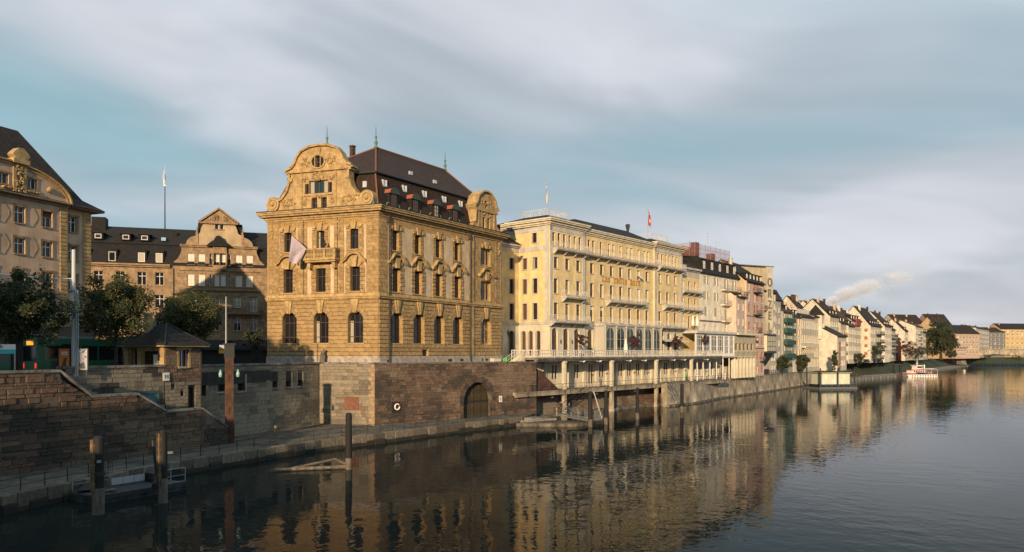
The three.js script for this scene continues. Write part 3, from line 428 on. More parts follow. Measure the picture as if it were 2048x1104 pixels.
{ // red stone slope and wall under the hotel walkway
  const G = thing('hotel_quay_wall', 'rough reddish stone wall behind the walkway columns', 'wall', [...(a => [a[0], 0, -a[1]])(hf(-14, 2.4))], angOf(...HFd));
  const F = inOf(G, plan(...hf(-14, 2.4), ...HFd));
  mesh(G, 'core', B(g => g.box(0, 66, -1.5, 3.9, -1, 0)), M.mortar, F);
  masonry(G, F, { top: 3.85, y0: -0.2, x0: 0, x1: 66, ch: 0.32, chj: 0.45, big2: 0.12, len: [0.35, 1.3], mats: mixStone.slice(3).concat(paleStone.slice(1, 3)), proud: [0.01, 0.07], gap: 0.03, limit: 200 });
  mesh(G, 'footing', B(g => { for (let x = 4; x < 66; x += 2.2) g.block(x, x + 2.15, -1.5, 0.25 + 0.3 * rnd(), -0.2, 1.0 + 0.5 * rnd(), 0.15); }), M.quayStone, F);
  const R = inOf(G, plan(3.8, 120.8, ...HFd));
  mesh(G, 'wing_wall', B(g => g.face([[-1.4, 4.3], [7.2, 4.3], [-0.6, 8.9], [-1.4, 8.9]], -3.4, -0.6)), mat([0.16, 0.07, 0.05], { map: withRep(T.wet, 0.2) }), R);
}
{ // walkway on columns in front of the hotel's lower storey
  const G = thing('walkway', 'concrete walkway deck with thin rail on square river columns', 'walkway', [...(a => [a[0], 0, -a[1]])(hf(-2.2, 5))], angOf(...HFd));
  const F = inOf(G, plan(...hf(0, 0), ...HFd));
  mesh(G, 'deck', B(g => { g.box(-15, 62, 3.95, 4.4, 0.4, 5.15); g.box(-15, 62, 3.7, 4.3, 4.75, 5.2).box(-15, 62, 4.3, 4.42, 4.6, 5.28); }), M.concretePale, F);
  for (const s of [-2.2, 12.3, 28.5, 43.5]) mesh(G, 'column', B(g => { g.box(s - 0.3, s + 0.3, -1.5, 3.7, 4.55, 5.12); g.box(s - 0.36, s + 0.36, -1.5, 0.5, 4.49, 5.18); }), M.concretePale, F);
  mesh(G, 'railing', railGeo(-15, 62, 4.42, 1.0, 5.1, { kind: 'two', post: 2.0, pitch: 2, r: 0.022 }), M.iron, F);
  for (const s of [-14, -5, 8, 21, 33, 45, 58]) mesh(G, 'bracket', B(g => g.box(s - 0.15, s + 0.15, 3.2, 3.95, 2.4, 4.6)), M.concrete, F);
}
// ---------- large sandstone building with the scrolled gable ----------
{
  const S = [0.5375, 0.8433], Lf = [0.943, -0.332];                    // river front, street front
  const C0 = [-17.4, 101], RL = 29.2, LL = 17.3;
  const A0 = [C0[0] - Lf[0] * LL, C0[1] - Lf[1] * LL];
  const G = thing('sandstone_building', 'large sandstone building with scrolled gable and brown mansard roof', 'building', [C0[0], STREET, -C0[1]], angOf(...S));
  const FR = inOf(G, plan(...C0, ...S)), FL = inOf(G, plan(...A0, ...Lf));
  const sandTones = [[0.48, 0.338, 0.16], [0.42, 0.29, 0.135], [0.52, 0.37, 0.18], [0.45, 0.32, 0.155]].map(c => stoneMat(c, 0.4));
  const fm = M.woodDark, sill = M.sandTrim;
  const ground = (x) => ({ x, y: 11.75, w: 2.3, h: 4.2, arch: 1, cols: 3, rows: [0.2, 0.66], fm, rec: 0.5, bar: 0.1, curtain: x < 14 && x > 8.5 ? 1 : 0, sill });
  const first = (x) => ({ x, y: 18.6, w: 1.45, h: 3.2, cols: 2, rows: [0.66], fm, rec: 0.38, bar: 0.08, curtain: 0, sill });
  const second = (x) => ({ x, y: 24.15, w: 1.2, h: 2.65, cols: 2, rows: [0.68], fm, rec: 0.36, bar: 0.08, curtain: rnd() < 0.4 ? 1 : 0, sill });
  const hl = [...[3.65, 8.65, 13.9].map(ground), ...[3.45, 8.6, 13.85].map(first), ...[3.4, 8.55, 13.7].map(second)];
  const hr = [...[3.55, 8.2, 12.77, 17.25].map(ground), ...[3.45, 8.05, 12.7, 17.2].map(first), ...[3.35, 8.0, 12.66, 17.2].map(second)];
  const hz = [{ x: 24.7, y: 11.75, w: 2.7, h: 4.4, arch: 0.9, cols: 3, rows: [0.55], fm: M.sandTrim, rec: 0.5, bar: 0.26 }, { x: 24.7, y: 18.6, w: 2.7, h: 3.05, cols: 3, rows: [], fm: M.sandTrim, rec: 0.4, bar: 0.26 }, { x: 24.7, y: 24.1, w: 2.7, h: 2.7, cols: 3, rows: [], fm: M.sandTrim, rec: 0.4, bar: 0.26 }];
  const door = { x: 9.6, y: STREET, w: 1.3, h: 2.5, open: 1 };
  facade(G, FL, { outer: rect(0, LL, STREET, 29.0), holes: hl, m: M.sand, t: 0.9, name: 'street_front' });
  facade(G, FR, { outer: rect(0, RL, STREET, 29.0), holes: [...hr, ...hz, door], m: M.sand, t: 0.9, name: 'river_front' });
  mesh(G, 'door', B(g => g.box(8.95, 10.25, STREET, STREET + 2.5, -0.4, -0.3)), M.black, FR);
  // back and far walls
  const Cf = [C0[0] + S[0] * RL, C0[1] + S[1] * RL], Df = [A0[0] + S[0] * RL, A0[1] + S[1] * RL];
  mesh(G, 'rear_wall', B(g => g.box(0, LL, STREET, 29, -0.4, 0)), M.sand, inOf(G, plan(...Cf, -Lf[0], -Lf[1])));
  mesh(G, 'rear_wall', B(g => g.box(0, RL, STREET, 29, -0.4, 0)), M.sand, inOf(G, plan(...Df, -S[0], -S[1])));
  // rusticated courses: deep grooves below the string course, flat ashlar above
  const up = (hs, m) => hs.map(o => ({ ...o, w: o.w + m, x: o.x }));
  const keyed = hs => hs.filter(o => o.y < 15).map(o => ({ ...o }));
  masonry(G, FL, { top: 17.5, y0: 10.05, x0: 0.03, x1: LL - 0.03, ch: 0.53, len: [1.0, 1.7], mats: sandTones, proud: [0.10, 0.13], gap: 0.05, ch0: 0.05, limit: 170, holes: hl.filter(o => o.y < 15), gx: 0.01, name: 'ashlar' });
  masonry(G, FR, { top: 17.5, y0: 10.05, x0: 0.03, x1: RL - 0.03, ch: 0.53, len: [1.0, 1.7], mats: sandTones, proud: [0.10, 0.13], gap: 0.05, ch0: 0.05, limit: 130, holes: [...hr, ...hz].filter(o => o.y < 15).concat([door]), gx: 0.01, name: 'ashlar' });
  const strips = (F, bands, hs) => bands.forEach(([a, b]) => masonry(G, F, { top: 28.6, y0: 18.05, x0: a, x1: b, ch: 0.53, len: [0.8, 1.6], mats: sandTones, proud: [0.045, 0.06], gap: 0.03, ch0: 0.02, holes: hs, gx: 0.01, name: 'ashlar', margin: 0.35 }));
  strips(FL, [[0.05, 1.85], [5.0, 6.4], [10.7, 12.1], [15.6, LL - 0.03]], hl);
  strips(FR, [[0.03, 1.7], [20.4, 21.9], [27.4, RL - 0.03]], [...hr, ...hz]);
  for (const [F, xs] of [[FL, [3.45, 8.6, 13.85]], [FR, [3.45, 8.05, 12.7, 17.2]]]) for (const x of xs) { // toothed jambs of the first floor, quoined jambs above
    masonry(G, F, { top: 22.0, y0: 18.3, x0: x - 1.5, x1: x + 1.5, ch: 0.53, len: [0.6, 0.9], mats: sandTones, proud: [0.1, 0.16], gap: 0.06, ch0: 0.06, holes: [{ x, y: 18, w: 1.45, h: 4 }], gx: 0.01, name: 'ashlar', margin: 0.0 });
    masonry(G, F, { top: 27.0, y0: 24.0, x0: x - 1.25, x1: x + 1.1, ch: 0.5, len: [0.6, 0.9], mats: sandTones, proud: [0.06, 0.08], gap: 0.03, holes: [{ x: x - 0.08, y: 23.9, w: 1.22, h: 2.92 }], gx: 0.01, name: 'ashlar' });
  }
  // pale render panels between window bays
  for (const [F, ps] of [[FL, [[2.0, 2.25], [4.75, 4.98], [6.5, 7.2], [10.0, 10.6], [12.2, 12.5], [15.2, 15.5]]], [FR, [[1.8, 2.15], [4.75, 6.75], [9.35, 11.4], [14.0, 16.0], [18.5, 20.2]]]]) for (const [a, b] of ps) mesh(G, 'panel', B(g => g.box(a, b, 18.4, 27.4, 0.004, 0.03)), M.sandPale, F);
  // keystones and arched pediments
  const wedge = (x, y, w0, w1, h, p) => B(g => g.face([[x - w0 / 2, y], [x + w0 / 2, y], [x + w1 / 2, y + h], [x - w1 / 2, y + h]], 0.0, p));
  for (const [F, xs] of [[FL, [3.65, 8.65, 13.9]], [FR, [3.55, 8.2, 12.77, 17.25, 24.7]]]) for (const x of xs) {
    const k = mesh(G, 'keystone', wedge(x, 15.75, 0.55, 1.15, 1.75, 0.34), M.sandTrim, F); mesh(k, 'keystone_rib', wedge(x, 15.8, 0.18, 0.35, 1.7, 0.42), M.sandTrim);
    for (const s of [-1, 1]) for (let i = 1; i < 4; i++) { const a = Math.PI / 2 - s * i * 0.36, q = (t, r) => [x + r * Math.cos(t), 14.8 + r * Math.sin(t)]; mesh(G, 'voussoir', B(g => g.face(s > 0 ? [q(a + 0.17, 1.2), q(a - 0.17, 1.2), q(a - 0.15, 2.1), q(a + 0.15, 2.1)] : [q(a + 0.17, 1.2), q(a - 0.17, 1.2), q(a - 0.15, 2.1), q(a + 0.15, 2.1)], 0.0, 0.16)), sandTones[i], F); }
  }
  const hood = (x, y, w) => B(g => { const n = 22, pt = (t, r) => { const u = -1 + 2 * t, X = x + u * w / 2, Y = y + (Math.abs(u) < 0.66 ? 1.15 * Math.sqrt(1 - (u / 0.7) ** 2) : 1.15 * Math.sqrt(1 - (0.66 / 0.7) ** 2) * (1 - (Math.abs(u) - 0.66) / 0.34)); return [X, Y + r]; }; for (let i = 0; i < n; i++) { const a = pt(i / n, 0), b = pt((i + 1) / n, 0), c = pt((i + 1) / n, 0.26), d = pt(i / n, 0.26); g.face([a, b, c, d], 0, 0.5); const e = pt(i / n, 0.26), f = pt((i + 1) / n, 0.26); g.face([e, f, [f[0], f[1] + 0.1], [e[0], e[1] + 0.1]], 0, 0.62); } });
  for (const [F, xs] of [[FL, [3.45, 13.85]], [FR, [3.45, 8.05, 12.7, 17.2, 24.7]]]) for (const x of xs) {
    mesh(G, 'pediment', hood(x, 22.35, x > 20 ? 4.2 : 3.5), M.sandTrim, F);
    mesh(G, 'keystone', wedge(x, 21.8, 0.6, 0.95, 1.35, 0.4), M.sandTrim, F); for (const s of [-1, 1]) mesh(G, 'voussoir', B(g => g.face([[x + s * 0.45, 21.9], [x + s * 0.75, 21.9], [x + s * 1.25, 22.5], [x + s * 0.65, 22.9]], 0, 0.2)), M.sandTrim, F);
  }
  for (const [F, xs] of [[FL, [3.4, 8.55, 13.7]], [FR, [3.35, 8.0, 12.66, 17.2, 24.7]]]) for (const x of xs) { mesh(G, 'keystone', wedge(x, 26.8, 0.5, 0.8, 1.0, 0.3), M.sandTrim, F); for (const s of [-1, 1]) mesh(G, 'ornament', B(g => { g.box(x + s * 0.95 - 0.28, x + s * 0.95 + 0.28, 27.15, 27.4, 0, 0.22); g.bar([x + s * 0.75, 27.0, 0.15], [x + s * 1.15, 27.0, 0.15], 0.14, 0.14, 6); }), M.sandTrim, F); }
  // carved drops at the tops of the piers
  for (const [F, xs] of [[FL, [0.9, 5.7, 11.4, 16.4]], [FR, [21.2, 28.3]]]) for (const x of xs) mesh(G, 'ornament', B(g => { for (let i = 0; i < 7; i++) g.bar([x + rr(-0.18, 0.18), 28.2 - i * 0.3, 0.08], [x + rr(-0.12, 0.12), 28.0 - i * 0.3, 0.16], rr(0.1, 0.2), 0.1, 6); }), M.sandTrim, F);
  // string course, cornice, plinth
  for (const [F, L, e0, e1] of [[FL, LL, 1, 1], [FR, RL, 1, 1]]) {
    mesh(G, 'string_course', cornice(0, L, [[17.5, 17.62, 0.2], [17.62, 17.85, 0.38], [17.85, 17.98, 0.5], [17.98, 18.3, 0.12]], 0, e1), M.sandTrim, F);
    mesh(G, 'cornice', cornice(0, L, [[28.4, 28.65, 0.15], [28.65, 28.95, 0.3], [28.95, 29.2, 0.75], [29.2, 29.45, 0.95], [29.45, 29.62, 1.05]], e0 && F === FL, e1), M.sandTrim, F);
    mesh(G, 'plinth', B(g => g.box(-0.02, L + 0.02, STREET, 10.0, 0.004, 0.17)), M.plinth, F);
    mesh(G, 'gutter', B(g => g.box(F === FL ? -1 : 0, L + 1.0, 29.62, 29.72, 0.5, 1.12)), M.iron, F);
  }
  for (const [x, w] of [[1.8, 0.6], [15.2, 0.9], [18.1, 0.8], [23.6, 0.35], [24.7, 0.7], [25.9, 0.35]]) mesh(G, 'cellar_window', B(g => g.box(x - w / 2, x + w / 2, 9.2, 9.55, 0.15, 0.185)), M.black, FR);
  // projecting end bay of the river front
  mesh(G, 'pilaster', B(g => { g.box(20.35, 21.2, 18.3, 28.4, 0.004, 0.2); g.box(20.35, 21.2, 10, 17.5, 0.13, 0.28); }), M.sandTrim, FR);
  for (const [F, x] of [[FR, 1.75], [FR, 20.15]]) mesh(G, 'drainpipe', B(g => { g.bar([x, 9.2, 0.32], [x, 28.8, 0.32], 0.09, 0.09, 6); g.box(x - 0.2, x + 0.2, 27.7, 28.3, 0.06, 0.45); }), mat([0.05, 0.04, 0.035]), F);
  for (const x of [2.15, 5.95, 11.2]) mesh(G, 'lightning_rod', B(g => g.bar([x, 18.3, 0.12], [x, 29, 0.12], 0.025, 0.025, 4)), M.iron, FL);
  // stone balcony
  {
    const b = mesh(G, 'balcony', B(g => { g.box(6.7, 11.6, 22.75, 23.05, 0.06, 1.35).box(6.85, 11.45, 22.5, 22.75, 0.06, 1.15); for (const x of [7.2, 11.0]) g.face([[x - 0.22, 21.7], [x + 0.22, 21.7], [x + 0.26, 22.5], [x - 0.26, 22.5]], 0.06, 0.8); g.box(6.7, 11.6, 24.1, 24.3, 1.05, 1.38).box(6.7, 6.95, 24.1, 24.3, 0.05, 1.05).box(11.35, 11.6, 24.1, 24.3, 0.05, 1.05); for (const x of [6.82, 8.4, 9.95, 11.48]) g.box(x - 0.17, x + 0.17, 23.05, 24.1, 1.05, 1.36); }), M.sandTrim, FL);
    const bal = lathe([[0.05, 0], [0.1, 0.05], [0.06, 0.12], [0.13, 0.4], [0.06, 0.8], [0.1, 0.95], [0.06, 1.05]], 8);
    for (let i = 0; i < 20; i++) { const x = 7.05 + i * 0.23; if ([8.4, 9.95].some(q => Math.abs(q - x) < 0.2)) continue; mesh(b, 'baluster', bal, M.sandTrim, new THREE.Matrix4().makeTranslation(x, 23.05, 1.2)); }
    for (const s of [6.82, 11.48]) for (let i = 0; i < 3; i++) mesh(b, 'baluster', bal, M.sandTrim, new THREE.Matrix4().makeTranslation(s, 23.05, 0.3 + i * 0.3));
    mesh(b, 'urn', lathe([[0.02, 0], [0.16, 0.03], [0.07, 0.2], [0.26, 0.45], [0.22, 0.62], [0.08, 0.72], [0.12, 0.95], [0.02, 1.02]], 10), M.iron, new THREE.Matrix4().makeTranslation(9.95, 24.3, 1.2));
  }
  // gilt lettering (weathered words under the cornice)
  for (const [s, x, y] of [['POST', 3.4, 27.75], ['POSTES', 8.6, 27.75], ['POSTA', 13.75, 27.75]]) mesh(G, 'lettering', textGeo(s, 0.42, 0.05, fontSerif), M.gold, at(FL, x, y, 0.07));
  // the scrolled gable
  {
    const cx = 8.25, outer = [[0.4, 29.6], [16.6, 29.6], [16.6, 30.5]];
    const half = [[7.6, 31.2], [6.6, 30.9], [5.6, 31.3], [4.75, 32.3], [4.35, 33.4], [4.3, 34.9], [4.9, 34.95], [4.9, 35.15], [4.1, 35.4], [3.55, 36.0], [3.15, 36.9], [2.5, 37.6], [1.3, 38.05], [0, 38.15]];
    const R = half.map(([a, y]) => [cx + a + 0.25, y]), Lh = half.slice().reverse().map(([a, y]) => [cx - a, y]);
    const prof = [...outer, ...R, ...Lh.slice(1), [0.4, 30.5]];
    const H = [{ x: 8.25, y: 31.85, w: 2.9, h: 1.75, cols: 4, rows: [], fm: M.woodBrown, gm: M.glassTeal, rec: 0.25, bar: 0.12, curtain: 2 }, { x: 6.45, y: 31.85, w: 0.62, h: 1.35, cols: 1, rows: [], fm: M.woodBrown, rec: 0.25 }, { x: 10.05, y: 31.85, w: 0.62, h: 1.35, cols: 1, rows: [], fm: M.woodBrown, rec: 0.25 },
      { x: 7.62, y: 29.75, w: 0.88, h: 1.5, cols: 2, rows: [0.6], fm: M.woodBrown, rec: 0.3 }, { x: 9.12, y: 29.75, w: 0.88, h: 1.5, cols: 2, rows: [0.6], fm: M.woodBrown, rec: 0.3 }, { x: 8.2, y: 35.35, w: 0.75, h: 1.5, cols: 1, rows: [0.5], fm: M.woodBrown, rec: 0.3 }];
    const gable = mesh(G, 'gable', wallGeo(prof, H, 0.9), M.sandTrim, at(FL, 0, 0, 0.1));
    for (const o of H) win(G, at(FL, 0, 0, 0.1), o);
    mesh(gable, 'coping', B(g => { const P = [...R, ...Lh.slice(1)]; for (let i = 0; i < P.length - 1; i++) { const [a, b] = [P[i], P[i + 1]]; const dx = b[0] - a[0], dy = b[1] - a[1], l = Math.hypot(dx, dy) || 1, nx = dy / l * 0.3, ny = -dx / l * 0.3; g.face([[a[0], a[1]], [b[0], b[1]], [b[0] + nx, b[1] + ny], [a[0] + nx, a[1] + ny]], -0.98, 0.32); } }), M.sandTrim);
    for (const x of [1.15, 15.75]) { const v = mesh(gable, 'volute', T3(new THREE.CylinderGeometry(1.02, 1.02, 1.25, 20).rotateX(Math.PI / 2), x, 30.75, -0.3), M.sandTrim); mesh(v, 'volute_ring', T3(new THREE.TorusGeometry(0.66, 0.12, 6, 18), x, 30.75, 0.34), M.sandTrim); mesh(v, 'volute_eye', T3(new THREE.SphereGeometry(0.32, 10, 8), x, 30.75, 0.34), M.sandTrim); }
    for (const x of [3.9, 12.6]) mesh(gable, 'volute_eye', T3(new THREE.CylinderGeometry(0.34, 0.34, 0.3, 12).rotateX(Math.PI / 2), x + 0.05, 33.9, 0.1), M.sandTrim);
    mesh(gable, 'moulding', B(g => { g.box(3.5, 13.3, 34.75, 34.95, 0, 0.3); g.box(5.55, 5.75, 29.7, 34.75, 0, 0.12).box(10.85, 11.05, 29.7, 34.75, 0, 0.12); g.box(6.0, 10.5, 31.55, 31.75, 0, 0.18); g.face([[7.85, 37.0], [8.55, 37.0], [8.7, 37.8], [7.7, 37.8]], 0, 0.2); g.box(7.72, 7.82, 35.2, 37, 0, 0.14).box(8.58, 8.68, 35.2, 37, 0, 0.14); }), M.sandTrim);
    mesh(gable, 'oval_window', T3(new THREE.TorusGeometry(0.95, 0.13, 6, 20).scale(1.15, 0.95, 1), 8.2, 36.1, 0.05), M.sandTrim);
    for (const s of [-1, 1]) mesh(gable, 'pane', new THREE.ShapeGeometry(outline(new THREE.Shape(), 8.2 + s * 0.7, 35.5, 0.42, 1.2, 1)).translate(0, 0, 0.012), M.glass);
    // carved foliage: lumps along scrolling stems
    const carve = mesh(gable, 'carving', B(g => { const leafy = (x, y, n, sx, sy) => { for (let i = 0; i < n; i++) { const a = rr(0, 6.28), q = Math.sqrt(rnd()); g.bar([x + sx * q * Math.cos(a), y + sy * q * Math.sin(a), 0], [x + sx * q * Math.cos(a + 0.4), y + sy * q * Math.sin(a + 0.4), 0.16], rr(0.08, 0.2), rr(0.03, 0.1), 5); } }; leafy(6.2, 36.3, 26, 0.7, 0.75); leafy(10.2, 36.3, 26, 0.7, 0.75); leafy(8.2, 34.1, 30, 0.95, 0.6); leafy(3.6, 30.9, 26, 1.3, 0.5); leafy(13.2, 30.9, 26, 1.3, 0.5); leafy(6.1, 30.8, 12, 0.35, 0.5); leafy(10.5, 30.8, 12, 0.35, 0.5); leafy(8.35, 31.35, 10, 1.2, 0.12); leafy(6.2, 33.9, 8, 0.4, 0.3); leafy(10.3, 33.9, 8, 0.4, 0.3); }), M.sandTrim);
    mesh(gable, 'kneeler', B(g => { g.box(0.1, 0.55, 29.7, 30.7, -0.9, 0.1); g.box(16.3, 16.75, 29.7, 30.5, -0.9, 0.1); }), M.copper);
  }
  // small gable over the end bay
  {
    const prof = [[21.3, 29.6], [28.6, 29.6], [28.6, 30.2], [27.8, 30.6], [27.5, 32.6], [27.9, 33.1], [27.3, 33.6], [26.9, 34.7], [25.8, 35.5], [24.7, 35.7], [23.6, 35.5], [22.5, 34.7], [22.1, 33.6], [21.5, 33.1], [21.9, 32.6], [21.6, 30.6], [21.0, 30.2]];
    const H = [{ x: 24.1, y: 29.9, w: 0.7, h: 1.8, cols: 1, rows: [0.6], rec: 0.3 }, { x: 25.4, y: 29.9, w: 0.7, h: 1.8, cols: 1, rows: [0.6], rec: 0.3 }, { x: 24.7, y: 33.1, w: 0.55, h: 1.2, cols: 1, rows: [], rec: 0.3 }];
    const g2 = mesh(G, 'gable', wallGeo(prof, H, 1.6), M.sandTrim, at(FR, 0, 0, 0.1)); for (const o of H) win(G, at(FR, 0, 0, 0.1), o);
    mesh(g2, 'coping', B(g => { for (let i = 5; i < 15; i++) { const a = prof[i], b = prof[i + 1], dx = b[0] - a[0], dy = b[1] - a[1], l = Math.hypot(dx, dy); g.face([a, b, [b[0] + dy / l * 0.25, b[1] - dx / l * 0.25], [a[0] + dy / l * 0.25, a[1] - dx / l * 0.25]], -1.7, 0.3); } g.box(21.7, 27.7, 32.5, 32.8, 0, 0.25); g.box(22.3, 22.7, 29.6, 32.5, 0, 0.15).box(26.7, 27.1, 29.6, 32.5, 0, 0.15); }), M.sandTrim);
    mesh(g2, 'carving', B(g => { for (let i = 0; i < 30; i++) { const x = 24.7 + rr(-1.5, 1.5), y = rr(31.9, 32.5) + (rnd() < 0.4 ? rr(1, 2.2) : 0); g.bar([x, y, 0], [x + rr(-0.2, 0.2), y + 0.1, 0.15], rr(0.08, 0.17), 0.06, 5); } }), M.sandTrim);
  }
  // mansard roof
  const loc = ([X, Z]) => { const v = new THREE.Vector3(X, 0, -Z).applyMatrix4(inOf(G, new THREE.Matrix4())); return [v.x, v.z]; };
  const foot = [C0, Cf, Df, A0].map(loc), y0 = 29.6 - STREET;
  const e = inset(foot, 0.3), br = inset(foot, 2.0), br2 = inset(foot, 1.7), top = [[8.7, -8.4], [25.2, -8.4], [25.2, -8.4], [8.7, -8.4]], mid = br2.map((p, i) => [p[0] + (top[i][0] - p[0]) * 0.44, p[1] + (top[i][1] - p[1]) * 0.44]);
  mesh(G, 'roof', mergeAll([band(e, y0, br, 34.6 - STREET), band(br2, 34.6 - STREET, mid, 37.0 - STREET), band(mid, 37.0 - STREET, top, 40.3 - STREET)]), M.tileBrown);
  const roof = G.children[G.children.length - 1];
  mesh(roof, 'roof_moulding', B(g => { for (let i = 0; i < 4; i++) { const a = br2[i], b = br2[(i + 1) % 4]; g.bar([a[0], 34.55 - STREET, a[1]], [b[0], 34.55 - STREET, b[1]], 0.17, 0.17, 6); } }), M.iron);
  mesh(roof, 'hip_flashing', B(g => { for (let i = 0; i < 4; i++) { g.bar([e[i][0], y0, e[i][1]], [br[i][0], 34.6 - STREET, br[i][1]], 0.13, 0.13, 5); g.bar([br2[i][0], 34.6 - STREET, br2[i][1]], [mid[i][0], 37 - STREET, mid[i][1]], 0.13, 0.13, 5); g.bar([mid[i][0], 37 - STREET, mid[i][1]], [top[i][0], 40.3 - STREET, top[i][1]], 0.13, 0.13, 5); } g.bar([top[0][0], 40.35 - STREET, top[0][1]], [top[1][0], 40.35 - STREET, top[1][1]], 0.15, 0.15, 5); }), mat([0.19, 0.075, 0.045]));
  const fin = lathe([[0.28, 0], [0.3, 0.15], [0.14, 0.3], [0.24, 0.7], [0.3, 0.8], [0.1, 1.0], [0.14, 1.5], [0.22, 1.6], [0.06, 1.75], [0.05, 2.6], [0.0, 3.4]], 10);
  for (const i of [0, 1]) mesh(roof, 'finial', fin, M.copper, new THREE.Matrix4().makeTranslation(top[i][0], 40.3 - STREET, top[i][1]));
  { const p = new THREE.Vector3(8.9, 37.9, -1).applyMatrix4(FL); mesh(roof, 'finial', fin, M.copper, new THREE.Matrix4().makeTranslation(p.x, p.y, p.z)); }
  mesh(roof, 'chimney', B(g => { const p = { x: 7.0, z: -11.4 }; g.box(p.x - 0.3, p.x + 0.3, 36.5 - STREET, 40.5 - STREET, p.z - 0.3, p.z + 0.3).box(p.x - 0.36, p.x + 0.36, 40.5 - STREET, 40.65 - STREET, p.z - 0.36, p.z + 0.36); }), M.tileRed);
  const sk = mat([0.50, 0.52, 0.55], { roughness: 0.25, metalness: 0.2 });
  const slope = y => -0.3 - 1.7 * (y - 29.6) / 5;
  for (const x of [2.5, 6.6, 11.0, 15.6, 19.7]) { const s = mesh(roof, 'skylight', B(g => { const y = 32.9, y2 = 33.7; g.quad([x, y, slope(y) + 0.08], [x + 0.6, y, slope(y) + 0.08], [x + 0.6, y2, slope(y2) + 0.08], [x, y2, slope(y2) + 0.08]); g.box(x - 0.05, x + 0.65, y - 0.12, y, slope(y), slope(y) + 0.1).box(x - 0.07, x, y, y2, slope(y2), slope(y) + 0.1).box(x + 0.6, x + 0.67, y, y2, slope(y2), slope(y) + 0.1); }), sk, FR); }
  for (const [x, y] of [[10.5, 36.2], [15.5, 35.8]]) mesh(roof, 'skylight', B(g => { const z = yy => -1.7 - 2.95 * (yy - 34.6) / 2.4; g.box(x, x + 0.7, y, y + 0.5, z(y) - 0.1, z(y) + 0.12); }), sk, FR);
  { const y = 32.5; mesh(roof, 'skylight', B(g => g.box(14.2, 14.8, y, y + 0.8, slope(y) - 0.2, slope(y) + 0.03)), sk, FL); }
  // dormers
  for (const [i, x] of [3.4, 7.9, 12.5, 17.1].entries()) {
    const zf = -0.35, d = mesh(roof, 'dormer', B(g => { g.face([[x - 0.85, 29.7], [x + 0.85, 29.7], [x + 0.85, 31.7], [x + 0.6, 32.1], [x - 0.6, 32.1], [x - 0.85, 31.7]], -2.6, zf); }), M.slate, FR);
    mesh(d, 'dormer_roof', B(g => { g.face([[x - 1.05, 31.75], [x + 1.05, 31.75], [x + 0.75, 32.35], [x, 32.6], [x - 0.75, 32.35]], -2.8, zf + 0.25); }), mat([0.035, 0.06, 0.055]));
    mesh(d, 'dormer_flashing', B(g => g.quad([x - 1.08, 31.78, zf + 0.27], [x - 1.08, 31.78, -1.7], [x - 0.78, 32.36, -1.7], [x - 0.78, 32.36, zf + 0.27])), mat([0.30, 0.085, 0.04]));
    const w = win(G, FR, { x, y: 30.0, w: 0.95, h: 1.75, cols: 2, rows: [0.35, 0.68], fm: M.woodBrown, gm: i === 2 ? M.curtain : M.glassWarm, rec: 0.0, bar: 0.07, z: zf + 0.09 }); w.userData.label = 'dormer window';
    for (const s of [-1, 1]) mesh(d, 'scroll', T3(new THREE.TorusGeometry(0.28, 0.1, 5, 12), x + s * 1.0, 30.2, zf - 0.1), M.copper);
  }
}
{ // hanging flag on the balcony
  const G = thing('banner_flag', 'pale lilac flag hanging on a slanted pole from the stone balcony', 'flag', [-27.1, 24.2, -103], 0.15);
  const g = new THREE.PlaneGeometry(1, 1, 14, 16), p = g.attributes.position;
  for (let i = 0; i < p.count; i++) { const u = p.getX(i) + 0.5, v = 0.5 - p.getY(i); const tx = -2.05 + 1.85 * u, ty = 1.75 - 1.65 * u, bx = -2.4 + 1.3 * u, by = -1.65 - 0.3 * Math.sin(u * 2.6); p.setXYZ(i, tx + (bx - tx) * v, ty + (by - ty) * v, 0.16 * Math.sin(u * 8 + v * 2) * v + 0.55 - 0.45 * u); }
  g.computeVertexNormals();
  const cl = mesh(G, 'cloth', g, mat([0.44, 0.37, 0.42], { side: THREE.DoubleSide, roughness: 0.95 }));
  mesh(cl, 'print', B(q => { for (let k = 0; k < 9; k++) { const x = -1.95 + k * 0.12, y = -0.75 + k * 0.13; q.bar([x, y, 0.66], [x + rr(0.05, 0.12), y - rr(0.05, 0.16), 0.66], 0.04, 0.04); } }), mat([0.12, 0.09, 0.11]));
  mesh(G, 'pole', B(q => q.bar([0.1, -0.1, -0.3], [-2.15, 1.9, 0.6], 0.05, 0.03, 6)), M.woodBrown);
}
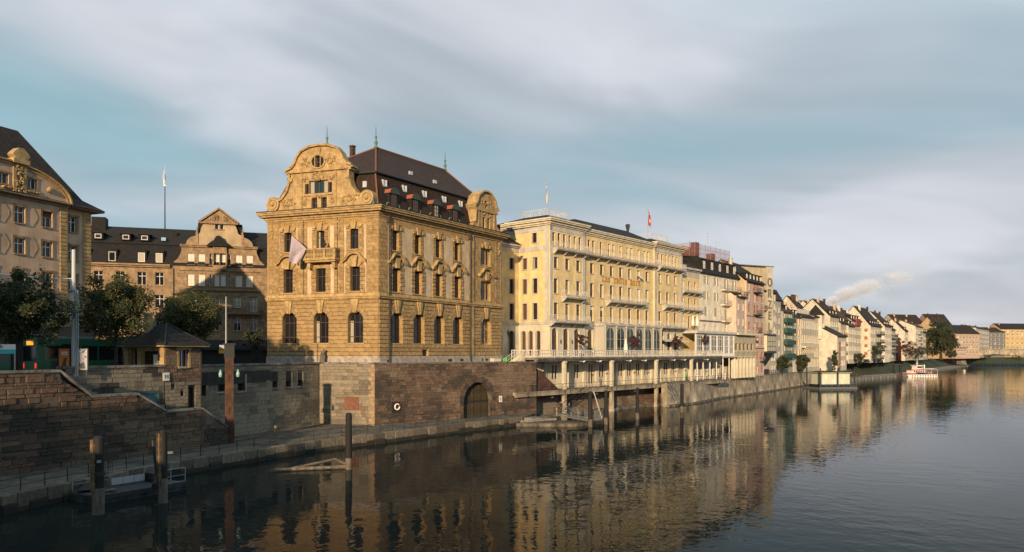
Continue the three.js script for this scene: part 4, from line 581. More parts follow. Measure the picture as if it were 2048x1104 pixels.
// ---------- yellow hotel ----------
const HN = [-0.7436, 0.6686];                                          // run of the side front, going inland (reverse)
{
  const G = thing('yellow_hotel', 'long yellow hotel with grey trim, iron balconies and two corner pavilions', 'hotel', [HFo[0], STREET, -HFo[1]], angOf(...HFd));
  const F = inOf(G, plan(...HFo, ...HFd)), L = 48.3, D = 11, dS = [0.7436, -0.6686];
  const So = [HFo[0] - dS[0] * D, HFo[1] - dS[1] * D], FS = inOf(G, plan(...So, ...dS));
  const sur = { w: 0.17, m: M.greyTrim }, fm = M.woodBrown;
  const w = (x, y, h, o = {}) => { const k = rnd(); return { x, y, w: 1.16, h, cols: 2, rows: h > 2.2 ? [0.76] : [0.7], fm: k < 0.55 ? M.woodBrown : M.woodDark, gm: k < 0.6 ? M.glass : M.glass2, rec: 0.26, bar: 0.07, sur, sill: M.greyTrim, curtain: k < 0.35 ? 2 : 0, ...(k > 0.5 ? { blind: { f: k > 0.9 ? 0.35 : 1, m: M.blindBrown } } : {}), ...o }; };
  const bays = [1.7, 5.07, 8.42, 13.2, 16.55, 19.95, 23.3, 26.6, 30.0, 33.4, 38.2, 41.55, 44.95];
  const holes = [];
  bays.forEach((x, i) => { holes.push(w(x, 24.92, 1.9, i === 8 ? { blind: { f: 0.6, m: M.blindWhite } } : {}), w(x, 20.65, 2.5, i === 8 ? { blind: { f: 1, m: M.blindWhite } } : {}), w(x, 16.2, 2.8, i === 3 || i === 4 ? { blind: { f: 0.25, m: M.blindWhite } } : {})); });
  const att = [1.07, 2.6, 4.2, 5.82, 7.38, 8.94, 12.3, 13.75, 16.3, 19.1, 20.6, 23.2, 25.75, 27.25, 30.05, 32.4, 33.9, 37.6, 39.2, 40.8, 42.4, 44.0, 45.55];
  att.forEach((x, i) => holes.push(w(x, 28.75, 2.25, { w: 0.86, cols: 1, rows: [0.6], sur: { w: 0.1, m: M.greyTrim }, sill: undefined, ...(i >= 9 && i <= 16 ? { blind: { f: i > 13 ? 1 : 0.42, m: M.blindWhite } } : { blind: rnd() < 0.4 ? { f: 1, m: M.blindBrown } : undefined }) })));
  const arch = (x, ww) => ({ x, y: 10.0, w: ww, h: 4.7, arch: 1, cols: 2, rows: [0.62], fm: M.woodBrown, gm: M.glassWarm, rec: 0.35, bar: 0.09, sur: { w: 0.14, m: M.greyTrim }, sill: M.greyTrim });
  const gh = [arch(1.4, 1.72), arch(4.75, 1.72), arch(8.04, 1.72), arch(12.75, 1.8), arch(39.0, 1.72), arch(42.3, 1.72), arch(45.4, 1.72)];
  // front in three stretches: pavilions stand a little forward
  const part = (x0, x1, z, y1) => { const hs = holes.filter(o => o.x > x0 && o.x < x1); facade(G, at(F, 0, 0, z), { outer: rect(x0, x1, 15.3, y1), holes: hs, m: M.yellow, t: 0.5, name: 'front_wall' }); };
  part(0, 10.6, 0.3, 32.2); part(10.6, 36.0, 0, 31.8); part(36.0, L, 0.3, 32.2);
  facade(G, F, { outer: rect(10.6, 36.0, 9.4, 15.3), holes: gh.filter(o => o.x > 10.6 && o.x < 36), m: M.cream, t: 0.5, name: 'ground_floor_wall' });
  for (const [a, b] of [[0, 10.6], [36, L]]) facade(G, at(F, 0, 0, 0.3), { outer: rect(a, b, 9.4, 15.3), holes: gh.filter(o => o.x > a && o.x < b), m: M.cream, t: 0.5, name: 'ground_floor_wall' });
  // corner strips and bands
  const strip = (a, b, z) => mesh(G, 'pilaster', B(g => g.box(a, b, 15.32, 32.2, z + 0.002, z + 0.07)), M.greyTrim, F);
  strip(0, 0.62, 0.3); strip(9.75, 10.6, 0.3); strip(36.0, 36.85, 0.3); strip(L - 1.0, L, 0.3);
  for (const [a, b] of [[0, 10.6], [36, L]]) mesh(G, 'frieze', B(g => g.box(a, b, 31.35, 32.2, 0.302, 0.37)), M.greyTrim, F);
  for (const [a, b, z] of [[0, 10.6, 0.302], [36, L, 0.302], [10.6, 36, 0.002]]) for (const [y, y2] of [[15.3, 15.75], [28.0, 28.3]]) mesh(G, 'string_course', B(g => g.box(a, b, y, y2, z, z + 0.09)), M.greyTrim, F);
  const cs = [[32.2, 32.45, 0.25], [32.45, 32.8, 0.5], [32.8, 33.05, 0.85], [33.05, 33.3, 1.0]];
  mesh(G, 'cornice', B(g => { for (const [a, b, p] of cs) { g.box(-p, 10.6 + p * 0.5, a, b, -9, 0.3 + p); g.box(36.0 - p * 0.5, L + p, a, b, -9, 0.3 + p); } for (const [a, b, p] of cs) g.box(10.6, 36.0, a - 0.4, b - 0.4, -0.5, p * 0.75); }), M.cream, F);
  // side front
  const sw = (x, y, h, o) => w(x, y, h, { w: 1.05, ...o }), sh = [];
  for (const [x, bl] of [[8.0, 0], [5.65, 1]]) { const o = bl ? { blind: { f: 1, m: M.blindBrown } } : { blind: undefined, gm: M.glass }; sh.push(sw(x, 24.95, 1.95, o), sw(x, 20.7, 2.55, o), sw(x, 16.2, 2.8, o)); }
  sh.push(sw(7.85, 29.4, 1.7, { gm: M.glass, blind: undefined }));
  facade(G, FS, { outer: rect(0, D, 15.3, 32.2), holes: sh, m: M.yellow, t: 0.5, name: 'side_wall' });
  facade(G, FS, { outer: rect(0, D, STREET, 15.3), holes: [8.7, 6.98, 5.37].map((x, i) => ({ ...arch(x, 1.05), h: 4.25, blind: i ? { f: 0.8, m: M.blindBrown } : undefined })), m: M.cream, t: 0.5, name: 'ground_floor_wall' });
  mesh(G, 'pilaster', B(g => g.box(D - 0.75, D + 0.07, 15.32, 32.2, 0.002, 0.07)), M.greyTrim, FS);
  for (const [y, y2, p] of [[31.35, 32.2, 0.07], [28.0, 28.75, 0.06], [15.3, 15.8, 0.1]]) mesh(G, 'frieze', B(g => g.box(0, D, y, y2, 0.002, p)), M.greyTrim, FS);
  mesh(G, 'cornice', B(g => { for (const [a, b, p] of cs) g.box(0, D + p, a, b, -0.3, p - 0.003); }), M.cream, FS);
  // recessed wing towards the street
  const I = [So[0] + dS[0] * 4.3, So[1] + dS[1] * 4.3], WL2 = 12, W0 = [I[0] - HFd[0] * WL2, I[1] - HFd[1] * WL2], FW = inOf(G, plan(...W0, ...HFd));
  const wh = []; for (const x of [10.0, 6.6, 3.2]) wh.push(w(x, 24.95, 1.95, { blind: undefined, gm: M.glass }), w(x, 20.7, 2.55, { blind: undefined, gm: M.glass }), w(x, 16.2, 2.8, { blind: undefined, gm: M.glass }), { ...arch(x, 1.5), h: 4.3 });
  facade(G, FW, { outer: rect(0, WL2, 15.3, 28.9), holes: wh.filter(o => o.y > 15), m: M.yellow, t: 0.5, name: 'wing_wall' });
  facade(G, FW, { outer: rect(0, WL2, STREET, 15.3), holes: wh.filter(o => o.y < 15), m: M.cream, t: 0.5, name: 'ground_floor_wall' });
  for (const [y, y2, p] of [[28.0, 28.7, 0.07], [15.3, 15.8, 0.1]]) mesh(G, 'frieze', B(g => g.box(0, WL2, y, y2, 0.002, p)), M.greyTrim, FW); mesh(G, 'cornice', B(g => { for (const [a, b, p] of [[28.75, 29.0, 0.3], [29.0, 29.3, 0.6]]) g.box(0, WL2, a, b, -0.3, p); }), M.greyTrim, FW);
  mesh(G, 'wing_roof', B(g => { g.quad([0, 29.3, 0.7], [WL2 + 1.0, 29.3, 0.7], [WL2 - 1.2, 32.2, -4.5], [0, 32.2, -4.5]); g.quad([WL2 + 1.0, 29.3, 0.7], [WL2 + 1, 29.3, -8], [WL2 - 1.2, 32.2, -8], [WL2 - 1.2, 32.2, -4.5]); }), M.tileDark, FW);
  mesh(G, 'wing_dormer', B(g => g.box(6.2, 8.6, 30.0, 32.6, -5, -1.4)), M.tileBrown, FW);
  // remaining outer walls
  mesh(G, 'rear_wall', B(g => { g.box(L - 0.4, L, STREET, 32.2, -14, -0.25); g.box(0.6, L, STREET, 32.2, -14.4, -14); }), M.yellow, F);
  // roofs
  const rp = (x0, x1, y, z1, z0, h, in1) => B(g => { const A = [[x0, z1], [x1, z1], [x1, z0], [x0, z0]], C = [[x0 + in1, z1 - in1], [x1 - in1, z1 - in1], [x1 - in1, z0 + in1], [x0 + in1, z0 + in1]]; for (let i = 0; i < 4; i++) { const j = (i + 1) % 4; g.quad([A[i][0], y, A[i][1]], [A[j][0], y, A[j][1]], [C[j][0], y + h, C[j][1]], [C[i][0], y + h, C[i][1]]); } g.quad([C[0][0], y + h, C[0][1]], [C[1][0], y + h, C[1][1]], [C[2][0], y + h, C[2][1]], [C[3][0], y + h, C[3][1]]); });
  const roof = mesh(G, 'roof', mergeAll([rp(-0.7, 11.0, 33.3, 1.1, -10.7, 1.2, 3.4), rp(35.6, L + 0.8, 33.3, 1.1, -10.7, 1.2, 3.4), rp(9, 37.6, 32.9, 0.7, -13.5, 2.6, 5.0)]), M.slate, F);
  for (const [a, b] of [[2.4, 8.2], [38.6, 45.6]]) mesh(roof, 'roof_railing', mergeAll([railGeo(a, b, 34.4, 1.15, -1.8, { kind: 'scroll', pitch: 0.8, post: 1.6, r: 0.022, ends: 0 }), railGeo(a, b, 34.4, 1.15, -7.6, { kind: 'scroll', pitch: 0.8, r: 0.022 }), railGeo(-7.6, -1.8, 34.4, 1.15, -a, { kind: 'scroll', pitch: 0.8, r: 0.022 }).rotateY(-Math.PI / 2).scale(1, 1, 1), railGeo(-7.6, -1.8, 34.4, 1.15, -b, { kind: 'scroll', pitch: 0.8, r: 0.022 }).rotateY(-Math.PI / 2)]), M.ironWhite);
  mesh(roof, 'satellite_dish', B(g => g.bar([31, 34.5, -3], [31.6, 36.5, -3.4], 0.1, 0.5, 8)), M.iron);
  // balconies
  const bo = { br: 4, pitch: 0.62 };
  balcony(G, at(F, 0, 0, 0.3), 0.7, 10.3, 28.3, 1.25, { ...bo, h: 1.1 }); balcony(G, F, 11.0, 35.9, 28.3, 1.25, { ...bo, br: 8, h: 1.1 }); balcony(G, at(F, 0, 0, 0.3), 36.9, L - 0.4, 28.3, 1.25, { ...bo, h: 1.1 });
  balcony(G, at(F, 0, 0, 0.3), 3.2, 9.6, 20.2, 1.3, { ...bo, br: 2 }); balcony(G, F, 17.8, 31.4, 20.2, 1.35, { ...bo, br: 5 }); balcony(G, at(F, 0, 0, 0.3), 39.2, 46.6, 20.2, 1.3, { ...bo, br: 3 });
  balcony(G, at(F, 0, 0, 0.3), -0.4, 10.4, 15.85, 1.5, { ...bo, br: 4 }); balcony(G, F, 14.3, 35.8, 15.85, 2.2, { ...bo, br: 0, th: 0.35 }); balcony(G, at(F, 0, 0, 0.3), 36.9, L - 0.1, 15.85, 1.5, { ...bo, br: 5 });
  // glazed veranda under the long balcony
  {
    const verandaM = mat([0.42, 0.39, 0.33]), V = at(F, 0, 0, 1.9), xs = [16.6, 20.3, 23.75, 27.2, 30.65, 34.1];
    const hv = xs.map(x => ({ x, y: 10.0, w: 2.75, h: 5.15, arch: 0.92, cols: 2, rows: [0.25, 0.58], fm: verandaM, gm: M.glassTeal, rec: 0.06, bar: 0.06 }));
    facade(G, V, { outer: rect(14.6, 35.7, 9.7, 15.5), holes: hv, m: verandaM, t: 0.14, name: 'veranda_wall' });
    for (const x of [14.7, 18.45, 22.0, 25.45, 28.9, 32.4, 35.6]) mesh(G, 'veranda_column', B(g => { g.bar([x, 9.7, 0.16], [x, 15.3, 0.16], 0.13, 0.12, 8); g.box(x - 0.2, x + 0.2, 15.1, 15.45, 0.02, 0.36); }), verandaM, V);
    for (const x of [14.6, 35.6]) mesh(G, 'veranda_side', B(g => g.box(x, x + 0.1, 9.7, 15.5, -1.9, -0.14)), verandaM, V);
  }
  // lettering on the front
  { const s = 'LES TROIS ROIS', n = s.length; for (let i = 0; i < n; i++) if (s[i] !== ' ') mesh(G, 'letter', textGeo(s[i], 0.92, 0.1, fontSerif), M.goldPaint, at(F, 16.9 + 13.2 * i / (n - 1), 23.8, 0.05)); }
  // awning at the right pavilion and a raised blind
  mesh(G, 'awning', B(g => { g.quad([36.9, 13.3, 0.4], [47.9, 13.3, 0.4], [47.9, 12.9, 2.2], [36.9, 12.9, 2.2]); g.box(36.9, 47.9, 12.75, 12.92, 2.18, 2.26); }), mat([0.62, 0.57, 0.5], { side: THREE.DoubleSide }), F);
  mesh(G, 'awning', B(g => g.quad([29.4, 25.9, 0.1], [30.6, 25.9, 0.1], [30.6, 25.2, 0.9], [29.4, 25.2, 0.9])), mat([0.66, 0.6, 0.52], { side: THREE.DoubleSide }), F);
  for (const x of [11.4, 3.0, 6.4]) mesh(G, 'wall_lamp', B(g => { g.bar([x, 12.1, 0.4], [x, 12.7, 0.4], 0.12, 0.08, 6); g.bar([x, 12.3, 0.0], [x, 12.3, 0.4], 0.03, 0.03, 4); }), M.iron, F);
  // lower storey on the river: pilasters and tall narrow lights behind the walkway
  {
    const V = at(F, 0, 0, 1.0), lw = [];
    for (const x of [0.3, 6.8, 11.35, 14.9, 18.3, 21.5, 24.7, 28.0, 31.4, 35.6, 39.4, 42.5, 46]) { for (const s of [-0.42, 0.42]) lw.push({ x: x + s, y: 4.9 + (x === 11.35 ? 0 : 1.1), w: 0.6, h: x === 11.35 ? 3.5 : 2.35, cols: 1, rows: [0.7], fm: M.woodDark, gm: M.glass, rec: 0.1, bar: 0.05 }); }
    facade(G, V, { outer: rect(-9.5, L + 1.5, 4.3, 9.3), holes: lw, m: M.cream, t: 0.6, name: 'lower_wall' });
    for (const x of [-9, -5.5, -2.6, 3.0, 4.6, 9.1, 13.2, 16.6, 19.9, 23.1, 26.4, 29.7, 33.4, 37.4, 41, 44.2, 48]) mesh(G, 'pilaster', B(g => { g.box(x - 0.42, x + 0.42, 4.42, 8.9, 0.002, 0.3).box(x - 0.5, x + 0.5, 4.42, 4.8, 0.002, 0.36).box(x - 0.5, x + 0.5, 8.6, 8.95, 0.002, 0.36); }), M.cream, V);
    mesh(G, 'lintel', B(g => g.box(-9.5, L + 1.5, 8.95, 9.3, 0.002, 0.4)), M.cream, V);
  }
}
{ // terrace in front of the hotel
  const G = thing('hotel_terrace', 'long river terrace with white lattice railing on square columns', 'terrace', [...(a => [a[0], 4.4, -a[1]])(hf(-2.2, 5))], angOf(...HFd));
  const F = inOf(G, plan(...HFo, ...HFd));
  mesh(G, 'slab', B(g => { g.box(-9.9, 57.5, 9.35, 9.68, 0.52, 5.3); g.box(-9.9, 57.5, 9.1, 9.36, 4.6, 5.05); g.box(-9.95, 57.5, 9.5, 9.62, 5.3, 5.42); for (let x = -8; x < 57; x += 3.3) g.box(x - 0.12, x + 0.12, 9.05, 9.34, 1.4, 4.6); }), mat([0.30, 0.29, 0.27], { map: withRep(T.wet, 0.2) }), F);
  mesh(G, 'railing', railGeo(-9.9, 57.5, 9.72, 1.15, 5.28, { kind: 'hex', pitch: 0.56, post: 2.24, r: 0.05, ends: 1 }), M.ironWhite, F);
  for (const s of [-2.2, 12.3, 28.5, 43.5]) mesh(G, 'column', B(g => { g.box(s - 0.27, s + 0.27, 4.42, 9.1, 4.55, 5.08); g.box(s - 0.36, s + 0.36, 8.8, 9.1, 4.45, 5.18); }), M.cream, F);
  for (const s of [2, 7, 17, 22.5, 34, 38.5, 49]) mesh(G, 'floodlight', B(g => { g.bar([s, 9.0, 5.0], [s, 9.0, 5.9], 0.03, 0.03, 4); g.bar([s - 0.2, 8.95, 5.9], [s + 0.2, 9.05, 5.95], 0.12, 0.12, 6); }), M.white, F);
  mesh(G, 'spandrel', B(g => g.face([[-9.9, 4.4], [-9.9, 9.1], [-15.5, 9.1], [-15.5, 8.4]], 0.6, 0.9)), mat([0.09, 0.10, 0.07], { map: withRep(T.wet, 0.3) }), F);
  // stairs from the street up to the terrace
  for (let i = 0; i < 7; i++) mesh(G, 'step', B(g => g.box(-13.1 + i * 0.42, -12.65 + i * 0.42, 8.4, 8.6 + i * 0.19, 1.2, 3.0)), M.cream, F);
  mesh(G, 'stair_rail', B(g => { for (const z of [1.15, 3.05]) { g.bar([-13.2, 9.5, z], [-10.1, 10.9, z], 0.04); g.bar([-13.2, 8.9, z], [-10.1, 10.2, z], 0.025); for (let i = 0; i < 6; i++) g.bar([-13.2 + i * 0.62, 8.4 + i * 0.28, z], [-13.2 + i * 0.62, 9.5 + i * 0.28, z], 0.025); } }), M.ironWhite, F);
}
{ // flags on the roof
  const flag = (name, label, s, yTop, parts) => { const a = hf(s, -4.6); const G = thing(name, label, 'flag', [a[0], 34.4, -a[1]], 0.4); mesh(G, 'pole', cyl(0.06, 0.035, yTop - 34.4, 8), M.steel); mesh(G, 'finial', T3(new THREE.SphereGeometry(0.14, 8, 6), 0, yTop - 34.4 + 0.1, 0), M.gold);
    for (const [nm, y0, y1, w, m] of parts) { const g = new THREE.PlaneGeometry(1, 1, 8, 10), p = g.attributes.position; for (let i = 0; i < p.count; i++) { const u = p.getX(i) + 0.5, v = 0.5 - p.getY(i); p.setXYZ(i, 0.08 + u * w * (0.75 + 0.25 * v), y1 - 34.4 + (y0 - y1) * v - u * 0.9 * (1 - v * 0.3), 0.16 * Math.sin(u * 6 + v * 5)); } g.computeVertexNormals(); mesh(G, nm, g, m); } return G; };
  flag('roof_flag', 'limp white flag on the tall pole over the near hotel pavilion', 5.3, 41.6, [['cloth', 37.4, 40.4, 0.32, mat([0.52, 0.48, 0.46], { side: THREE.DoubleSide })]]);
  const f2 = flag('roof_flag', 'red flag with white cross on the pole over the far hotel pavilion', 42, 41.2, [['cloth', 38.0, 41.0, 0.7, mat([0.36, 0.03, 0.025], { side: THREE.DoubleSide })]]);
  mesh(f2, 'cross', B(g => { g.box(0.32, 0.44, 4.0, 4.9, 0.17, 0.19).box(0.16, 0.6, 4.38, 4.52, 0.171, 0.191); }), M.white);
}
// planters and parasol on the terrace
for (const [s, y, r, n, lab] of [[5.0, 12.3, 1.0, 700, 'dark red ornamental tree by the first terrace column'], [22.9, 12.2, 1.15, 800, 'dark round ornamental tree before the glazed veranda'], [39.6, 12.3, 1.1, 800, 'dark red ornamental tree under the terrace awning'], [52.6, 12.8, 1.0, 700, 'dark ornamental tree beside the white winter garden']]) {
  const a = hf(s, 3.4); const t = tree('terrace_tree', lab, 'tree', [a[0], 9.68, a[1]], { H: 3, trunk: 0.06, r: [r, r * 1.15, r], cy: y - 9.68 + 0.5, n, leaf: 0.24, mats: LEAF.red, clumps: 16, group: 'potted trees on the hotel terrace' });
  mesh(t, 'planter', lathe([[0.0, 0], [0.3, 0], [0.42, 0.7], [0.46, 0.72], [0.36, 0.72], [0, 0.6]], 10), M.iron);
}
{ const a = hf(18.5, 4.0); const G = thing('folded_parasol', 'closed white parasol standing on the hotel terrace', 'parasol', [a[0], 9.68, -a[1]]); mesh(G, 'pole', cyl(0.035, 0.035, 3.4, 6), M.white); mesh(G, 'canopy', lathe([[0.03, 0.75], [0.36, 0.8], [0.42, 1.4], [0.3, 2.4], [0.12, 3.2], [0.02, 3.45]], 9), mat([0.70, 0.66, 0.6])); mesh(G, 'base', cyl(0.4, 0.35, 0.12, 10), M.concrete); }
{ const a = hf(56, 3.0); for (const [ds, i] of [[0, 0], [1.6, 1]]) { const b = hf(52.2 + ds * 1.3, 0.9); const G = thing('folded_parasol', i ? 'closed white parasol on the annex balcony at the right' : 'closed white parasol on the annex balcony at the left', 'parasol', [b[0], 15.9, -b[1]]); mesh(G, 'pole', cyl(0.03, 0.03, 2.9, 6), M.white); mesh(G, 'canopy', lathe([[0.03, 0.5], [0.4, 0.55], [0.36, 1.4], [0.2, 2.4], [0.02, 2.95]], 9), mat([0.72, 0.66, 0.58])); } }
// ---------- buildings at the left ----------
{ // tall rendered house with the rounded gable
  const d = [0.379, 0.925], l = Math.hypot(...d), u = [d[0] / l, d[1] / l], c = [-50.47, 88];
  const G = thing('corner_house', 'tall pinkish house with rounded gable and steep dark roof at the left edge', 'building', [c[0], STREET, -c[1]], angOf(...u));
  const F = inOf(G, plan(...c, ...u)), X0 = -18;
  const xs = [-15.05, -11.9, -8.75, -5.6, -2.45], sur = { w: 0.24, m: M.ochreStone }, hs = [];
  const w = (x, y, h, o = {}) => ({ x, y, w: 1.2, h, cols: 2, rows: [0.66], fm: M.white, gm: M.glass, rec: 0.32, bar: 0.08, sur, sill: M.ochreStone, ...o });
  for (const x of xs) for (const [y, h] of [[24.35, 1.75], [21.05, 1.7], [17.6, 1.75], [13.9, 2.4]]) hs.push(w(x, y, h, y > 24 && x === -2.45 ? { blind: { f: 0.35, m: M.blindBrown } } : {}));
  facade(G, F, { outer: rect(X0, 0, 13.4, 27.4), holes: hs, m: M.pinkWall, t: 0.6, name: 'front_wall' });
  // slightly set back corner bay
  const Fb = at(F, 0, 0, -0.45), hb = [[24.35, 1.75], [21.05, 1.7], [17.6, 1.75], [13.9, 2.4]].map(([y, h]) => w(1.0, y, h, { w: 1.1 }));
  facade(G, Fb, { outer: rect(0, 3.4, 13.4, 27.0), holes: hb, m: M.pinkWall, t: 0.6, name: 'corner_wall' });
  for (const x of [[-0.95, -0.02, 0], [2.3, 3.38, -0.45]]) for (let i = 0; i < 30; i++) mesh(G, 'quoin', B(g => g.block(x[0], x[1], 13.5 + i * 0.45, 13.5 + i * 0.45 + 0.4, 0.0, 0.09, 0.04)), M.sandTrim, at(F, 0, 0, x[2]));
  for (const x of [-13.45, -10.3, -7.15, -4.0]) for (const y of [24.3, 21.0]) mesh(G, 'ornament', B(g => { const pt = t => [x + 0.5 * Math.sin(Math.min(1, t * 1.05) * Math.PI) ** 1.3 - 0.12, y + 2.0 - 2.2 * t, 0.015]; for (let i = 0; i < 10; i++) g.bar(pt(i / 10), pt((i + 1) / 10), 0.035, 0.035, 4); }), M.ochreStone, F);
  // shop floor
  mesh(G, 'shop_floor', B(g => { g.box(X0, 3.4, STREET, 11.9, -1.1, -0.9); for (const x of [-17.5, -13, -8.6, -4.2, 0, 3.0]) g.box(x - 0.35, x + 0.35, STREET, 12, -0.9, -0.45); }), M.black, F);
  mesh(G, 'fascia', B(g => g.box(X0, 3.45, 11.9, 13.4, -0.9, 0.25)), mat([0.10, 0.075, 0.06]), F);
  mesh(G, 'lettering', textGeo('VARIBELLE', 0.48, 0.04), mat([0.45, 0.42, 0.38]), at(F, -4.6, 12.35, 0.26));
  mesh(G, 'lettering', textGeo('COIFFEUR', 0.48, 0.04), mat([0.16, 0.12, 0.10]), at(F, -9.3, 12.35, 0.26));
  mesh(G, 'string_course', B(g => { g.box(X0, 3.5, 13.4, 13.7, -0.45, 0.3); g.box(X0, 0, 17.0, 17.2, 0.002, 0.12); }), M.ochreStone, F);
  mesh(G, 'shop_balcony', railGeo(-9, 0, 13.7, 1.0, 0.25, { kind: 'bars', pitch: 0.14 }), M.iron, F);
  mesh(G, 'cornice', B(g => { g.box(X0, 0.3, 26.9, 27.15, 0.002, 0.2).box(X0, 0.3, 27.15, 27.4, 0.002, 0.5); g.box(0.3, 4.3, 26.95, 27.2, -1, 0.35); }), M.ochreStone, F);
  // rounded gable
  const gx = -8.0, R = 8.2, arcY = x => 27.4 + 3.35 * Math.sqrt(Math.max(0, 1 - ((x - gx) / R) ** 2)) ** 1.0; const pr = [[gx - R, 27.4], [gx + R, 27.4]]; for (let i = 0; i <= 24; i++) { const x = gx + R * Math.cos(Math.PI * i / 24); pr.push([x, arcY(x) + 0.001]); }
  const gh = [-10.3, -7.35, -4.2].map(x => w(x, 28.2, 1.15, { w: 1.05, rows: [], sur: { w: 0.2, m: M.ochreStone } }));
  const gb = mesh(G, 'gable', wallGeo(pr.slice(0, 2).concat(pr.slice(3, -1)), gh, 0.8), M.pinkWall, at(F, 0, 0, 0.02)); for (const o of gh) win(G, at(F, 0, 0, 0.02), o);
  mesh(gb, 'coping', B(g => { for (let i = 0; i < 32; i++) { const a = Math.PI * i / 32, b = Math.PI * (i + 1) / 32, q = (t, k) => [gx + (R + k) * Math.cos(t), 27.35 + (3.35 + k) * Math.sin(t)]; g.face([q(a, -0.28), q(a, 0), q(b, 0), q(b, -0.28)], -0.85, 0.16); g.face([q(a, 0), q(a, 0.16), q(b, 0.16), q(b, 0)], -0.9, 0.4); } }), M.sandTrim);
  mesh(gb, 'carving', B(g => { for (const s of [-1, 1]) g.box(-5.72 + s * 0.55 - 0.16, -5.72 + s * 0.55 + 0.16, 27.6, 30.2, 0, 0.22); for (let i = 0; i < 44; i++) { const y = rr(27.6, 30.6), x = -5.72 + rr(-0.4, 0.4); g.bar([x, y, 0], [x + rr(-0.15, 0.15), y + 0.15, 0.25], rr(0.1, 0.22), 0.1, 6); } for (let i = 0; i < 26; i++) { const x = rr(-7.6, -3.4); g.bar([x, 27.85, 0], [x + 0.1, 27.95, 0.2], rr(0.12, 0.25), 0.1, 6); } for (let i = 0; i < 9; i++) g.bar([-2.3 + rr(-0.2, 0.2), 28.5 + rr(-0.2, 0.2), 0], [-2.3, 28.5, 0.3], 0.2, 0.15, 6); }), M.sandTrim);
  mesh(gb, 'finial', B(g => { g.box(-6.6, -4.8, 30.6, 31.1, -0.6, 0.5); g.face([[-6.3, 31.1], [-5.1, 31.1], [-4.75, 31.5], [-4.9, 31.75], [-5.5, 32.3], [-6.0, 32.25], [-6.5, 31.75], [-6.65, 31.5]], -0.5, 0.45); }), M.sandTrim);
  // steep roof, hipped at the corner, kicked out at the eaves
  const roof = mesh(G, 'roof', B(g => { const e = [[X0 - 1, 0.9], [4.6, 0.5], [4.6, -16], [X0 - 1, -16]], m = [[X0 - 1, -1.4], [3.0, -1.4], [3.0, -14], [X0 - 1, -14]], t = [[X0 - 1, -6], [-1.6, -6]];
    const P = (q, y) => [q[0], y, q[1]]; g.quad(P(e[0], 27.2), P(e[1], 27.2), P(m[1], 28.4), P(m[0], 28.4)); g.quad(P(e[1], 27.2), P(e[2], 27.2), P(m[2], 28.4), P(m[1], 28.4)); g.quad(P(m[0], 28.4), P(m[1], 28.4), P(t[1], 35.9), P(t[0], 35.9)); g.tri(P(m[1], 28.4), P(m[2], 28.4), P(t[1], 35.9)); g.quad(P(m[2], 28.4), P(m[3], 28.4), P(t[0], 35.9), P(t[1], 35.9)); }), M.tileDark, F);
  mesh(roof, 'eaves_board', B(g => { g.box(0.2, 4.5, 27.0, 27.18, -1, 0.45); g.box(4.35, 4.55, 27.0, 27.18, -15, 0.4); }), M.woodBrown);
  mesh(roof, 'chimney_cap', T3(new THREE.SphereGeometry(0.3, 8, 6), 0.0, 34.2, -6), M.black);
  mesh(G, 'side_wall', B(g => g.box(3.0, 3.4, STREET, 27, -15, -1.06)), M.pinkWall, F); mesh(G, 'rear_wall', B(g => g.box(X0, 3, STREET, 27, -15.2, -14.9)), M.pinkWall, F);
}
